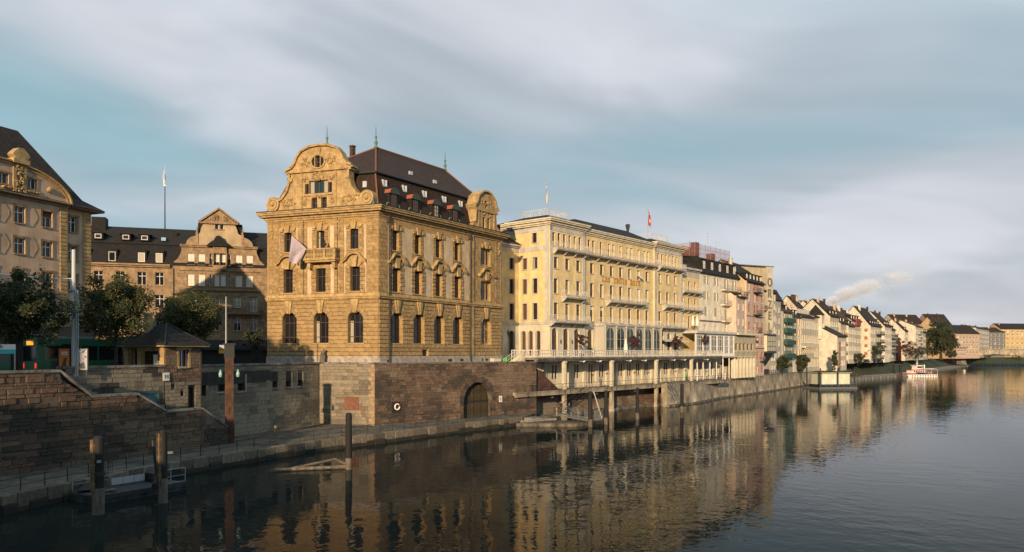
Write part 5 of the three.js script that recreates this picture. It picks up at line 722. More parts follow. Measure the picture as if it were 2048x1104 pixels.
{ // long darker building behind the trees, with the stepped baroque gable
  const d = [0.955, 0.297], c = [-67.26, 125];
  const G = thing('gabled_building', 'brown stone building with curved gable and dark mansard roof behind the trees', 'building', [c[0], STREET, -c[1]], angOf(...d));
  const F = inOf(G, plan(...c, ...d)), X0 = -10, X1 = 40, hs = [];
  const w = (x, y, ww, h, o = {}) => ({ x, y, w: ww, h, cols: 2, rows: [0.7], fm: M.white, gm: M.glass, rec: 0.3, bar: 0.07, sill: M.ochreStone, ...o });
  for (const x of [-6.5, -3, 0.5, 3.7, 6.9, 9.55]) { hs.push(w(x, 21.6, 1.3, 2.1), w(x, 17.9, 1.3, 2.1), w(x, 14.2, 1.3, 2.0)); }
  const pale = { fm: M.white, gm: M.blindWhite, rows: [0.3, 0.65], rec: 0.1, bar: 0.05 };
  for (const x of [14.35, 16.0, 21.9, 23.6]) hs.push(w(x, 25.15, 1.05, 1.85, pale), w(x, 21.65, 1.05, 1.9, pale));
  for (const x of [18.4, 19.4]) hs.push(w(x, 25.2, 0.75, 1.9, pale), w(x, 21.7, 0.75, 1.9, pale)); for (const x of [17.45, 20.4]) hs.push(w(x, 25.2, 0.38, 1.9, { cols: 1 }), w(x, 21.7, 0.38, 1.9, { cols: 1 }));
  for (const x of [15.1, 18.2]) hs.push(w(x, 17.6, 1.2, 2.3), w(x, 14.2, 1.2, 2.0)); hs.push(w(21.6, 18.1, 1.25, 1.9, { gm: M.glass2, curtain: 3 }), w(24.25, 17.4, 1.25, 2.6, { gm: M.glass2, curtain: 3 }), w(21.65, 14.2, 1.15, 2.1), w(24.3, 14.2, 1.15, 2.1)); for (const x of [28, 31, 34]) hs.push(w(x, 21.7, 1.2, 2), w(x, 17.9, 1.2, 2.1), w(x, 14.2, 1.2, 2));
  const body = [[X0, 12.8], [X1, 12.8], [X1, 24.7], [26.6, 24.7], [26.2, 25.3], [25.3, 26.2], [24.8, 27.4], [24.8, 28.3], [12.9, 28.3], [12.9, 27.4], [12.4, 26.2], [11.5, 25.3], [11.0, 24.7], [X0, 24.7]];
  facade(G, F, { outer: body, holes: hs, m: M.ochreStone, t: 0.5, name: 'front_wall' });
  const tones = [[0.40, 0.29, 0.18], [0.36, 0.26, 0.16], [0.43, 0.32, 0.20]].map(q => stoneMat(q, 0.3));
  masonry(G, F, { top: 24.4, y0: 12.9, x0: 12, x1: 26, ch: 0.6, len: [0.9, 1.7], mats: tones, proud: [0.03, 0.045], gap: 0.025, holes: hs, margin: 0.15, name: 'ashlar' });
  mesh(G, 'cornice', B(g => { for (const [a, b] of [[X0, 11.2], [26.4, X1]]) { g.box(a, b, 24.5, 24.75, 0.002, 0.4).box(a, b, 24.75, 25.0, -0.2, 0.7); } g.box(12.7, 25.0, 28.1, 28.35, 0.002, 0.3).box(12.7, 25, 28.35, 28.5, -0.4, 0.45); g.box(12.5, 25.2, 24.2, 24.4, 0.05, 0.25); g.box(12.5, 25.2, 20.9, 21.2, 0.05, 0.35).box(X0, X1, 12.6, 12.9, 0.002, 0.3); }), M.ochreStone, F);
  const gp = [[15.3, 28.5], [22.5, 28.5], [22.4, 30.3], [21.8, 30.6], [21.6, 31.4], [21.2, 32.3], [16.4, 32.3], [15.95, 31.4], [15.75, 30.5], [15.3, 30.2]]; const gh = [18.4, 19.2].map(x => w(x, 31.25, 0.55, 0.85, { cols: 1, rows: [] }));
  const gb = mesh(G, 'gable', wallGeo(gp, gh, 0.6), plaster([0.46, 0.35, 0.22]), F); for (const o of gh) win(G, F, o);
  mesh(gb, 'pediment', B(g => { g.face([[15.9, 32.3], [21.6, 32.3], [18.75, 34.5]], -0.6, 0.05); g.face([[15.7, 32.3], [18.75, 34.6], [18.75, 34.9], [15.5, 32.5]], -0.7, 0.4); g.face([[21.8, 32.3], [22.0, 32.5], [18.75, 34.9], [18.75, 34.6]], -0.7, 0.4); g.box(15.7, 21.8, 32.1, 32.35, 0, 0.4); for (let i = 0; i < 18; i++) { const x = 18.75 + rr(-1.5, 1.5); g.bar([x, 32.7, 0.05], [x + rr(-0.2, 0.2), 33 + (1.5 - Math.abs(x - 18.75)) * 0.5, 0.2], 0.14, 0.08, 5); } }), M.ochreStone);
  for (const [x, s] of [[14.4, -1], [23.4, 1]]) mesh(gb, 'scroll', B(g => { { const pts = []; for (let i = 0; i <= 8; i++) { const a = Math.PI / 2 * i / 8; pts.push([x - s * 0.9 + s * 1.7 * Math.cos(a), 28.5 + 1.5 * Math.sin(a)]); } g.face([[x - s * 0.9, 28.5], ...pts], -0.5, 0.05); } g.box(x + (s > 0 ? -1.1 : 0.7), x + (s > 0 ? -0.7 : 1.1), 28.5, 30.4, -0.1, 0.15); g.bar([x - s * 0.9, 30.4, 0], [x - s * 0.9, 31.6, 0], 0.22, 0.05, 6); }), M.ochreStone);
  mesh(gb, 'bay_roof', B(g => { g.face([[16.8, 28.3], [20.8, 28.3], [20.2, 28.8], [19.5, 29.3], [19.2, 29.9], [18.75, 30.1], [18.3, 29.9], [18.0, 29.3], [17.3, 28.8]], 0.0, 1.0); }), M.slate);
  const bay = mesh(G, 'bay', B(g => { g.box(17.8, 20.0, 24.4, 25.1, 0.04, 0.5).box(17.8, 20.0, 27.15, 28.3, 0.04, 0.5).box(17.75, 17.95, 25.1, 27.15, 0.04, 0.5).box(19.85, 20.05, 25.1, 27.15, 0.04, 0.5).box(18.85, 18.95, 25.1, 27.15, 0.04, 0.45); }), M.ochreStone, F);
  for (const y of [17.2]) balcony(G, F, 20.0, 25.6, y, 1.1, { rm: M.iron, sm: M.ochreStone, kind: 'bars', pitch: 0.16, br: 3 });
  // mansard roof with dormer lights
  const mr = (a, b) => B(g => { g.quad([a, 24.95, 0.2], [b, 24.95, 0.2], [b, 28.4, -1.2], [a, 28.4, -1.2]); g.quad([a, 28.4, -1.0], [b, 28.4, -1.0], [b, 31.9, -6.5], [a, 31.9, -6.5]); g.quad([a, 31.9, -6.5], [b, 31.9, -6.5], [b, 25, -13], [a, 25, -13]); });
  const roof = mesh(G, 'roof', mr(X0, X1), M.slate, F);
  mesh(roof, 'gable_roof', B(g => { g.quad([15.5, 32.4, -0.6], [18.75, 34.7, -0.6], [18.75, 34.7, -7], [15.5, 32.4, -7]); g.quad([22, 32.4, -0.6], [18.75, 34.7, -0.6], [18.75, 34.7, -7], [22, 32.4, -7]); g.box(12.9, 24.8, 25, 28.4, -5, -0.52).box(15.4, 22.4, 28.4, 32.3, -6, -0.62); }), M.slate);
  for (const x of [-5, -1.5, 2.5, 6.85, 9.5]) { const dm = mesh(roof, 'dormer', B(g => g.box(x - 0.75, x + 0.75, 25.1, 27.4, -1.5, -0.0)), M.slate); win(G, F, { x, y: 25.35, w: 1.0, h: 1.5, cols: 1, rows: [], fm: M.white, gm: x > 6 ? M.curtain : M.glass, rec: 0, bar: 0.07, z: 0.08 }); }
  for (const x of [0.2, 4.3, 7.1]) { mesh(roof, 'dormer', B(g => { g.face([[x - 0.7, 29.0], [x + 0.7, 29.0], [x + 0.7, 30.0], [x - 0.7, 30.0]], -4.4, -1.4); g.box(x - 1, x + 1, 30.0, 30.12, -4.6, -1.2); }), M.slate); win(G, F, { x, y: 29.15, w: 0.95, h: 0.7, cols: 1, rows: [], fm: M.white, gm: M.glass2, rec: 0, bar: 0.08, z: -1.3 }); }
  mesh(roof, 'skylight', B(g => g.box(9.6, 10.3, 29.2, 29.75, -3, -1.75)), mat([0.25, 0.42, 0.55], { roughness: 0.2 }));
  mesh(roof, 'chimney', B(g => g.box(-1.5, 0.6, 31, 33.2, -7.5, -5)), M.slate); mesh(roof, 'chimney', B(g => g.box(11.2, 11.8, 30, 31.2, -4.5, -4)), M.slate);
  mesh(G, 'shopfronts', B(g => { g.box(X0, X1, STREET, 12.6, -0.6, -0.3); for (let x = X0; x < X1; x += 4.2) g.box(x - 0.4, x + 0.4, STREET, 12.6, -0.3, 0.0); }), M.black, F);
  for (const x of [14.5, 18, 22.4, 27]) { mesh(G, 'shop_awning', B(g => { const n = 8; for (let i = 0; i < n; i++) { const a = Math.PI / 2 * i / n, b = Math.PI / 2 * (i + 1) / n; g.quad([x - 1.7, 10.9 + 1.7 * Math.cos(a), 1.8 * Math.sin(a)], [x + 1.7, 10.9 + 1.7 * Math.cos(a), 1.8 * Math.sin(a)], [x + 1.7, 10.9 + 1.7 * Math.cos(b), 1.8 * Math.sin(b)], [x - 1.7, 10.9 + 1.7 * Math.cos(b), 1.8 * Math.sin(b)]); } }), mat([0.02, 0.02, 0.022], { side: THREE.DoubleSide }), F); }
  mesh(G, 'drainpipe', B(g => g.bar([11.7, 13, 0.12], [11.7, 24.5, 0.12], 0.08, 0.08, 6)), M.iron, F);
  mesh(G, 'side_walls', B(g => { g.box(X0, X0 + 0.4, STREET, 24.7, -13, -0.5).box(X1 - 0.4, X1, STREET, 24.7, -13, -0.5); }), M.ochreStone, F);
}
{ // radio mast on that roof
  const G = thing('radio_mast', 'thin radio mast rising from the dark mansard roof', 'mast', [-60, 31.2, -134]);
  mesh(G, 'pole', cyl(0.12, 0.06, 10, 8), M.iron); mesh(G, 'antennas', B(g => { for (let i = 0; i < 3; i++) g.bar([rr(-0.3, 0.3), 8.0 + i * 0.3, 0.2], [rr(-0.3, 0.3), 9.2 + i * 0.7, 0.2], 0.06, 0.05, 5); g.bar([-0.3, 8.1, 0], [0.3, 8.1, 0], 0.04); g.bar([0, 8, 0], [0, 8.5, 0], 0.18, 0.18, 8); g.bar([0, 9.9, 0], [0, 11.6, 0], 0.03, 0.015); }), M.white); mesh(G, 'foot', B(g => g.box(-0.5, 0.5, -0.8, 0.5, -0.5, 0.5)), M.slate);
}
{ // stone pavilion on the wall
  const u = [0.426, 0.905], n = [0.905, -0.426], c = [-33.8, 75.6];
  const G = thing('quay_pavilion', 'small stone pavilion with hipped dark roof on the promenade wall', 'pavilion', [c[0], 1.1, -c[1]], angOf(...u));
  const F = inOf(G, plan(...c, ...u)), FL = inOf(G, plan(c[0] - n[0] * 5.7, c[1] - n[1] * 5.7, ...n)), W = 4.4, D = 5.7;
  const win1 = { x: 2.2, y: 9.05, w: 1.15, h: 1.75, cols: 2, rows: [], fm: M.white, gm: M.glass, rec: 0.3, bar: 0.06, sur: { w: 0.26, m: M.sandTrim }, sill: M.sandTrim };
  const lowd = { x: 3.2, y: 4.9, w: 0.9, h: 2.3, open: 1 }, h2 = { x: 0.9, y: 7.0, w: 0.45, h: 0.4, open: 1 }, h3 = { x: 2.0, y: 6.2, w: 0.4, h: 0.45, open: 1 };
  facade(G, F, { outer: rect(0, W, 1, 11.1), holes: [win1, lowd, h2, h3], m: M.mortar, t: 0.6, name: 'river_wall' });
  for (const o of [lowd, h2, h3]) mesh(G, 'opening', B(g => g.box(o.x - o.w / 2, o.x + o.w / 2, o.y, o.y + o.h, -0.55, -0.5)), M.black, F);
  masonry(G, F, { top: 11.0, y0: 7.6, x0: 0, x1: W, ch: 0.35, chj: 0.2, len: [0.45, 0.95], mats: [redStone[1], redStone[3], redStone[4], mixStone[6], mixStone[7]], proud: [0.02, 0.06], gap: 0.025, limit: 120, holes: [{ ...win1, x: 2.2, y: 8.9, w: 1.7, h: 2.2 }] });
  masonry(G, F, { top: 7.6, y0: 3, x0: 0, x1: W, ch: 0.42, chj: 0.2, len: [0.5, 1.0], mats: paleStone.slice(1).concat(redStone.slice(5, 6)), proud: [0.02, 0.05], gap: 0.025, limit: 80, holes: [lowd, h2, h3] });
  const a = { x: 1.2, y: 9.2, w: 1.1, h: 1.65, cols: 2, rows: [0.5], fm: M.woodDark, gm: M.glassWarm, rec: 0.35, bar: 0.06, curtain: 1 }, b = { x: 3.6, y: 8.9, w: 2.3, h: 1.75, cols: 3, rows: [], fm: M.woodDark, gm: M.glassWarm, rec: 0.35, bar: 0.06 };
  facade(G, FL, { outer: rect(0, D, 8.3, 11.1), holes: [a, b], m: M.sandTrim, t: 0.5, name: 'street_wall' });
  for (const x of [0.3, 2.2, 5.35]) mesh(G, 'pilaster', B(g => g.box(x - 0.28, x + 0.28, 8.4, 11, 0.002, 0.12)), M.sandTrim, FL);
  mesh(G, 'notice', B(g => g.box(3.7, 4.3, 9.3, 10.3, -0.3, -0.28)), M.white, FL);
  mesh(G, 'rear_wall', B(g => { g.box(-0.0, W, STREET, 11.1, -D + 0.003, -D + 0.3).box(W - 0.3, W - 0.003, 1, 11.1, -D, -0.6); }), M.sandTrim, F);
  const roof = mesh(G, 'roof', B(g => { const e = 0.65, P = (x, z, y) => [x, y, z]; const A = [[-e, e], [W + e, e], [W + e, -D - e], [-e, -D - e]]; const t = [[W / 2, -W / 2 - 0.2], [W / 2, -D + W / 2]]; g.quad(P(...A[1], 11.2), P(...A[2], 11.2), P(...t[1], 13.4), P(...t[0], 13.4)); g.quad(P(...A[3], 11.2), P(...A[0], 11.2), P(...t[0], 13.4), P(...t[1], 13.4)); g.tri(P(...A[0], 11.2), P(...A[1], 11.2), P(...t[0], 13.4)); g.tri(P(...A[2], 11.2), P(...A[3], 11.2), P(...t[1], 13.4)); }), M.tileDark, F);
  mesh(roof, 'eaves', B(g => { g.box(-0.6, W + 0.6, 11.08, 11.22, -D - 0.6, 0.6); }), M.sandTrim); mesh(roof, 'hip_cap', B(g => { for (const q of [[-0.65, 0.65], [W + 0.65, 0.65]]) g.bar([q[0], 11.25, q[1]], [W / 2, 13.45, -W / 2 - 0.2], 0.09, 0.09, 5); }), M.iron);
  mesh(roof, 'chimney', B(g => { g.box(1.0, 1.55, 12, 14.3, -4.2, -3.6).box(0.9, 1.65, 14.3, 14.5, -4.3, -3.5); }), M.sandTrim);
  mesh(roof, 'drainpipe', B(g => g.bar([W - 0.1, 3, 0.12], [W - 0.1, 11.1, 0.12], 0.05, 0.05, 5)), M.iron);
  mesh(G, 'number_sign', B(g => g.box(-0.4, 0.35, 7.75, 8.55, 0.1, 0.14)), M.white, F); mesh(G, 'number', textGeo('11', 0.34, 0.02), M.black, at(F, -0.02, 7.97, 0.142));
}
// trees on the promenade
tree('plane_tree', 'broad plane tree at the left edge before the rounded-gable house', 'tree', [-40.6, STREET, 64.0], { H: 9, trunk: 0.2, r: [3.4, 2.7, 3.4], cy: 5.7, n: 25000, leaf: 0.19, clumps: 64, mix: [0.72, 0.97], group: 'plane trees on the promenade' });
tree('plane_tree', 'yellowing plane tree between the tall white mast and pavilion', 'tree', [-37.3, STREET, 73.0], { H: 9.8, trunk: 0.19, r: [3.1, 3.0, 3.1], cy: 6.3, n: 22000, leaf: 0.19, clumps: 60, mix: [0.5, 0.82], group: 'plane trees on the promenade' });
tree('plane_tree', 'yellowing plane tree rising behind the stone pavilion', 'tree', [-35.0, STREET, 84.0], { H: 9.3, trunk: 0.19, r: [3.6, 2.7, 3.6], cy: 6.0, n: 22000, leaf: 0.19, clumps: 60, mix: [0.5, 0.82], group: 'plane trees on the promenade' });
tree('young_tree', 'small slender tree before the sandstone building corner', 'tree', [-36.6, STREET, 109.5], { H: 5, trunk: 0.08, r: [1.6, 1.5, 1.6], cy: 4.0, n: 1100, leaf: 0.3, clumps: 18, mats: LEAF.dark });
{ // tram standing at the stop
  const u = [0.426, 0.905], G = thing('tram', 'green tram with dark windows standing at the stop behind the trees', 'tram', [-44.7, STREET, -73], angOf(...u));
  const F = inOf(G, plan(-44.7, 73, ...u)), L = 16, W = 2.3;
  mesh(G, 'body', B(g => g.face([[0.0, 8.75], [L, 8.75], [L, 11.5], [L - 0.3, 11.85], [0.35, 11.85], [0.0, 11.5]], -W, 0)), M.tramGreen, F);
  for (let i = 0; i < 8; i++) mesh(G, 'side_window', B(g => g.box(0.7 + i * 1.9, 2.4 + i * 1.9, 9.75, 11.15, -0.02, 0.012)), M.glass, F);
  for (const x of [2.5, 8.2, 13.9]) mesh(G, 'door', B(g => g.box(x - 0.09, x + 1.3, 8.85, 11.3, -0.01, 0.018)), M.glass, F);
  mesh(G, 'rear_window', B(g => g.box(-0.012, 0.02, 9.7, 11.1, -W + 0.2, -0.2)), M.glass, F);
  mesh(G, 'destination_display', B(g => g.box(-0.02, 0.03, 11.2, 11.6, -1.6, -0.6)), mat([0.7, 0.3, 0.02], { emissive: lin(1.0, 0.42, 0.04), emissiveIntensity: 0.8 }), F);
  for (const z of [-0.25, -W + 0.25]) { mesh(G, 'tail_light', B(g => g.box(-0.03, 0.03, 9.0, 9.5, z - 0.12, z + 0.12)), mat([0.5, 0.02, 0.02], { emissive: lin(0.9, 0.05, 0.03), emissiveIntensity: 0.7 }), F); mesh(G, 'roof_light', B(g => g.box(-0.03, 0.03, 11.3, 11.42, z - 0.08, z + 0.08)), mat([0.6, 0.1, 0.02]), F); }
  mesh(G, 'roof_unit', B(g => { g.box(3, 6, 11.85, 12.1, -1.9, -0.4).box(9, 13, 11.85, 12.15, -1.9, -0.4); }), M.zinc, F); mesh(G, 'skirt', B(g => g.box(0.2, L - 0.2, 8.5, 8.76, -W + 0.1, -0.1)), M.black, F);
}
{ // second green vehicle at the edge of the picture
  const u = [0.426, 0.905], G = thing('tram', 'green tram car at the left edge behind the stop sign', 'tram', [-46.8, STREET, -67.2], angOf(...u)); const F = inOf(G, plan(-46.6, 67, ...u));
  mesh(G, 'body', B(g => g.face([[-8, 8.75], [3.2, 8.75], [3.2, 11.5], [3.0, 11.8], [-8, 11.8]], -2.3, 0)), M.tramGreen, F); for (let i = 0; i < 5; i++) mesh(G, 'side_window', B(g => g.box(-7.5 + i * 2.1, -5.7 + i * 2.1, 9.75, 11.1, -0.02, 0.012)), M.glass, F); mesh(G, 'skirt', B(g => g.box(-7.8, 3.0, 8.45, 8.76, -2.2, -0.1)), M.black, F);
}
{ // stop shelter with name board
  const u = [0.426, 0.905], G = thing('stop_sign', 'white and teal tram stop name board at the left edge', 'sign', [-40.2, STREET, -61], angOf(0.905, -0.426));
  const F = inOf(G, plan(-43.2, 62.6, 0.93, -0.36));
  mesh(G, 'board', B(g => g.box(-0.4, 4.35, 10.75, 11.15, -0.06, 0)), M.white, F); mesh(G, 'stripe', B(g => g.box(-0.4, 4.35, 10.4, 10.75, -0.06, 0.002)), M.teal, F); mesh(G, 'lettering', textGeo('Schifflände', 0.27, 0.01), M.black, at(F, 2.0, 10.85, 0.003));
  for (const x of [-0.2, 4.3]) mesh(G, 'post', B(g => g.bar([x, STREET, -0.03], [x, 10.4, -0.03], 0.05, 0.05, 6)), M.steel, F); mesh(G, 'timetable', B(g => { g.box(0.0, 0.9, 9.0, 10.2, -0.05, 0.0); }), M.white, F); mesh(G, 'panel', B(g => g.box(0.95, 1.35, 8.6, 10.35, -0.05, 0)), M.sandPale, F);
}
const poster = (name, label, X, Z, w, m, extra) => { const G = thing(name, label, 'billboard', [X, STREET, -Z], angOf(0.97, 0.2)); mesh(G, 'frame', B(g => { g.box(-w / 2 - 0.08, w / 2 + 0.08, 0.5, 2.5, -0.12, 0); g.box(-w / 2, -w / 2 + 0.1, 0, 0.5, -0.1, -0.02).box(w / 2 - 0.1, w / 2, 0, 0.5, -0.1, -0.02); }), M.iron); const p = mesh(G, 'poster', B(g => g.box(-w / 2, w / 2, 0.6, 2.42, 0.0, 0.015)), m); mesh(p, 'print', extra, M.white); return [G, p]; };
{ const q = B(g => { for (let r = 0; r < 2; r++) for (let i = 0; i < 4; i++) g.box(-0.22 + i * 0.13, -0.12 + i * 0.13, 2.05 - r * 0.17, 2.17 - r * 0.17, 0.015, 0.02); }); const [G, p] = poster('poster_stand', 'orange advertising poster stand behind the promenade wall', -38.6, 66.8, 0.8, mat([0.62, 0.17, 0.03], { roughness: 0.5 }), q); mesh(p, 'figure', B(g => g.face([[-0.25, 0.62], [0.2, 0.62], [0.15, 1.3], [0.25, 1.7], [0.0, 1.6], [-0.12, 1.2]], 0.016, 0.02)), M.woodBrown);
  const [G2, p2] = poster('poster_stand', 'pale grey advertising poster stand beside the orange one', -37.6, 67.4, 1.2, mat([0.42, 0.40, 0.42], { roughness: 0.5 }), B(g => { for (let i = 0; i < 6; i++) g.box(-0.5 + i * 0.12, -0.42 + i * 0.12, 2.1, 2.25, 0.015, 0.02); })); mesh(p2, 'figure', B(g => { g.face([[-0.5, 0.7], [0.5, 0.7], [0.35, 1.3], [0.05, 1.1], [-0.2, 1.5]], 0.016, 0.02); }), mat([0.12, 0.13, 0.15])); }
{ const G = thing('utility_box', 'green utility box behind the promenade wall', 'cabinet', [-39.7, STREET, -67.5], 0.5); mesh(G, 'case', B(g => g.block(-0.5, 0.5, 0, 1.6, -0.4, 0.4, 0.04)), M.tramGreen); mesh(G, 'door', B(g => g.box(-0.38, 0.38, 0.15, 1.4, 0.4, 0.425)), mat([0.05, 0.06, 0.055])); mesh(G, 'roof', B(g => g.box(-0.55, 0.55, 1.6, 1.68, -0.45, 0.47)), M.iron); }
{ // tall white catenary mast
  const G = thing('tram_mast', 'tall white tubular tram mast rising between the two left trees', 'mast', [-38.0, STREET, -67.2]);
  mesh(G, 'pole', lathe([[0.26, 0], [0.26, 0.3], [0.2, 0.4], [0.15, 11.0], [0.0, 11.05]], 14), mat([0.50, 0.50, 0.50])); for (const [x, z] of [[0.24, 0.1], [0.33, -0.05]]) mesh(G, 'pipe', cyl(0.07, 0.07, 7.5, 8), M.steel, new THREE.Matrix4().makeTranslation(x, 0, z)); mesh(G, 'collar', T3(cyl(0.3, 0.3, 0.2, 14), 0, 7.4, 0), M.steel);
}
{ const g = new THREE.TubeGeometry(new THREE.QuadraticBezierCurve3(new THREE.Vector3(-47, 17.8, -60), new THREE.Vector3(-42, 16.6, -64.5), new THREE.Vector3(-38, 16.9, -67.2)), 16, 0.05, 6); tag(mesh(scene, 'overhead_cable', g, M.white), 'pale overhead cable running to the tall white mast', 'cable'); }
// street lamps and the like
function lantern(label, X, Z, y, h) { const G = thing('street_lantern', label, 'lamp', [X, y, -Z]); mesh(G, 'post', lathe([[0.22, 0], [0.22, 0.12], [0.16, 0.2], [0.13, 0.9], [0.15, 0.95], [0.075, 1.1], [0.055, h - 1.1], [0.12, h - 1.0], [0.04, h - 0.95]], 10), M.iron); mesh(G, 'lamp', lathe([[0.1, h - 0.95], [0.26, h - 0.3], [0.26, h - 0.28]], 6), M.glass2); mesh(G, 'roof', lathe([[0.32, h - 0.3], [0.12, h - 0.05], [0.06, h], [0.05, h + 0.15], [0, h + 0.2]], 6), M.iron); return G; }
lantern('black iron street lantern before the sandstone building', -12.0, 110.5, STREET, 6.2); lantern('black iron street lantern before the yellow hotel side', -0.6, 123.0, STREET, 5.6);
{ const G = thing('traffic_pole', 'grey steel pole with small yellow sign beside the rusty post', 'pole', [-30.8, STREET, -83.5]); mesh(G, 'pole', cyl(0.13, 0.07, 8.1, 8), M.steel); mesh(G, 'sign', B(g => g.box(-0.75, -0.05, 2.0, 2.4, 0.05, 0.1)), mat([0.7, 0.4, 0.02])); mesh(G, 'sign', B(g => g.box(-0.7, -0.15, 2.45, 2.9, 0.05, 0.1)), mat([0.4, 0.36, 0.4])); mesh(G, 'box', B(g => g.box(0.1, 0.45, 0.4, 2.2, -0.1, 0.15)), M.iron); }
{ // stone figure on the parapet
  const G = thing('stone_figure', 'small pale stone sculpture standing on the parapet', 'sculpture', [-25.2, 9.2, -102.8]);
  mesh(G, 'figure', B(g => { g.bar([0, 0, 0], [0.05, 0.9, 0], 0.42, 0.32, 8); g.bar([0.05, 0.88, 0], [0.15, 1.5, 0.05], 0.33, 0.2, 8); g.bar([0.14, 1.45, 0.05], [0.3, 1.75, 0.1], 0.2, 0.15, 8); g.bar([0.25, 0.0, 0.15], [0.38, 1.0, 0.15], 0.14, 0.1, 6); }), M.concretePale); mesh(G, 'base', B(g => g.box(-0.5, 0.55, -0.02, 0.08, -0.45, 0.45)), M.concrete);
}
// ---------- row beyond the hotel ----------
const HLo = [56.6, 193], HLd = [0.5702, 0.8216];
const hl = (s, off = 0) => [HLo[0] + HLd[0] * s + HLd[1] * off, HLo[1] + HLd[1] * s - HLd[0] * off];
/* town house: front with windows, gable ends, pitched roof parallel to the river unless told otherwise */
function house(o) {
  const { name = 'town_house', label, s0, s1, off = 0, base = 4.4, eave, ridge = 4.5, dep = 11, wall, roofM = M.tileBrown, floors, h = 1.65, cols, ww = 1.05, fm = M.white, gm = M.glass, sur, shut, blind, at0, dir, flat, group = 'old houses along the river', sill = M.white, x0m = 1.4, ends, curtain } = o;
  const a = at0 || hl(s0, off), d = dir || HLd, W = s1 - s0;
  const G = thing(name, label, 'house', [a[0], base, -a[1]], angOf(...d), group); const F = inOf(G, plan(a[0], a[1], ...d));
  const hs = []; const xs = Array.isArray(cols) ? cols : [...Array(cols)].map((_, i) => x0m + (W - 2 * x0m) * (cols > 1 ? i / (cols - 1) : 0.5));
  for (const y of floors) for (const x of xs) { if (o.skip && o.skip(x, y)) continue; const k = rnd(); hs.push({ x, y, w: ww, h, cols: 2, rows: [0.68], fm, gm: k < 0.08 ? M.curtain : k < 0.5 ? M.glass2 : gm, rec: 0.09, bar: 0.05, sur, sill, shut: shut && k < 0.85 ? shut : undefined, blind: blind && k > 0.4 ? blind : undefined, curtain: curtain && k > 0.5 ? 2 : 0, ...(o.extra || {}) }); }
  facade(G, F, { outer: rect(0, W, base, eave), holes: hs, m: wall, t: 0.35, name: 'front_wall' });
  const prof = flat ? [[0, base], [dep, base], [dep, eave], [0, eave]] : [[0, base], [dep, base], [dep, eave], [dep / 2, eave + ridge], [0, eave]];
  for (const [x, sg] of [[0.0, 1], [W - 0.3, 1]]) { const g = new GB(); g.face(prof.map(([z, y]) => [z === 0 ? 0.353 : z, y]), 0, 0.3); const q = g.build(); q.rotateY(Math.PI / 2); q.translate(x, 0, 0); mesh(G, 'gable_wall', q, ends || wall, F); }
  if (flat) mesh(G, 'roof', B(g => g.box(-0.15, W + 0.15, eave, eave + 0.35, -dep, 0.35)), roofM, F);
  else { const r = mesh(G, 'roof', B(g => { const t = 0.18; for (const [za, ya, zb, yb] of [[0.55, eave - 0.25, -dep / 2, eave + ridge + 0.1], [-dep - 0.4, eave - 0.2, -dep / 2, eave + ridge + 0.1]]) { g.quad([-0.2, ya + t, za], [W + 0.2, ya + t, za], [W + 0.2, yb + t, zb], [-0.2, yb + t, zb]); g.quad([-0.2, ya, za], [W + 0.2, ya, za], [W + 0.2, yb, zb], [-0.2, yb, zb]); for (const x of [-0.2, W + 0.2]) g.quad([x, ya, za], [x, ya + t, za], [x, yb + t, zb], [x, yb, zb]); g.quad([-0.2, ya, za], [W + 0.2, ya, za], [W + 0.2, ya + t, za], [-0.2, ya + t, za]); } }), roofM, F);
    for (const cx of o.chim || [W * 0.75]) mesh(r, 'chimney', B(g => { const t = eave + ridge + 0.55; g.box(cx - 0.35, cx + 0.35, eave + ridge * 0.55, t, -dep * 0.42, -dep * 0.36).box(cx - 0.42, cx + 0.42, t, t + 0.15, -dep * 0.43, -dep * 0.35); }), [M.tileRed, M.pinkWall, M.cream][(rnd() * 3) | 0]);
    for (const cx of o.dorm || []) { const y = eave + 0.5, z = -0.6; mesh(r, 'dormer', B(g => { g.box(cx - 0.7, cx + 0.7, y, y + 1.5, -3.2, z); g.box(cx - 0.95, cx + 0.95, y + 1.5, y + 1.65, -3.6, z + 0.25); }), M.slate); win(G, F, { x: cx, y: y + 0.25, w: 0.85, h: 1.1, cols: 2, rows: [], fm: M.white, gm: M.glass, rec: 0, bar: 0.07, z: z + 0.09 }); } }
  for (const [x0, x1, y, p, op] of o.bal || []) balcony(G, F, x0, x1, y, p, { kind: 'bars', pitch: 0.22, rm: M.iron, sm: wall, th: 0.15, r: 0.02, ...op });
  return { G, F, W };
}
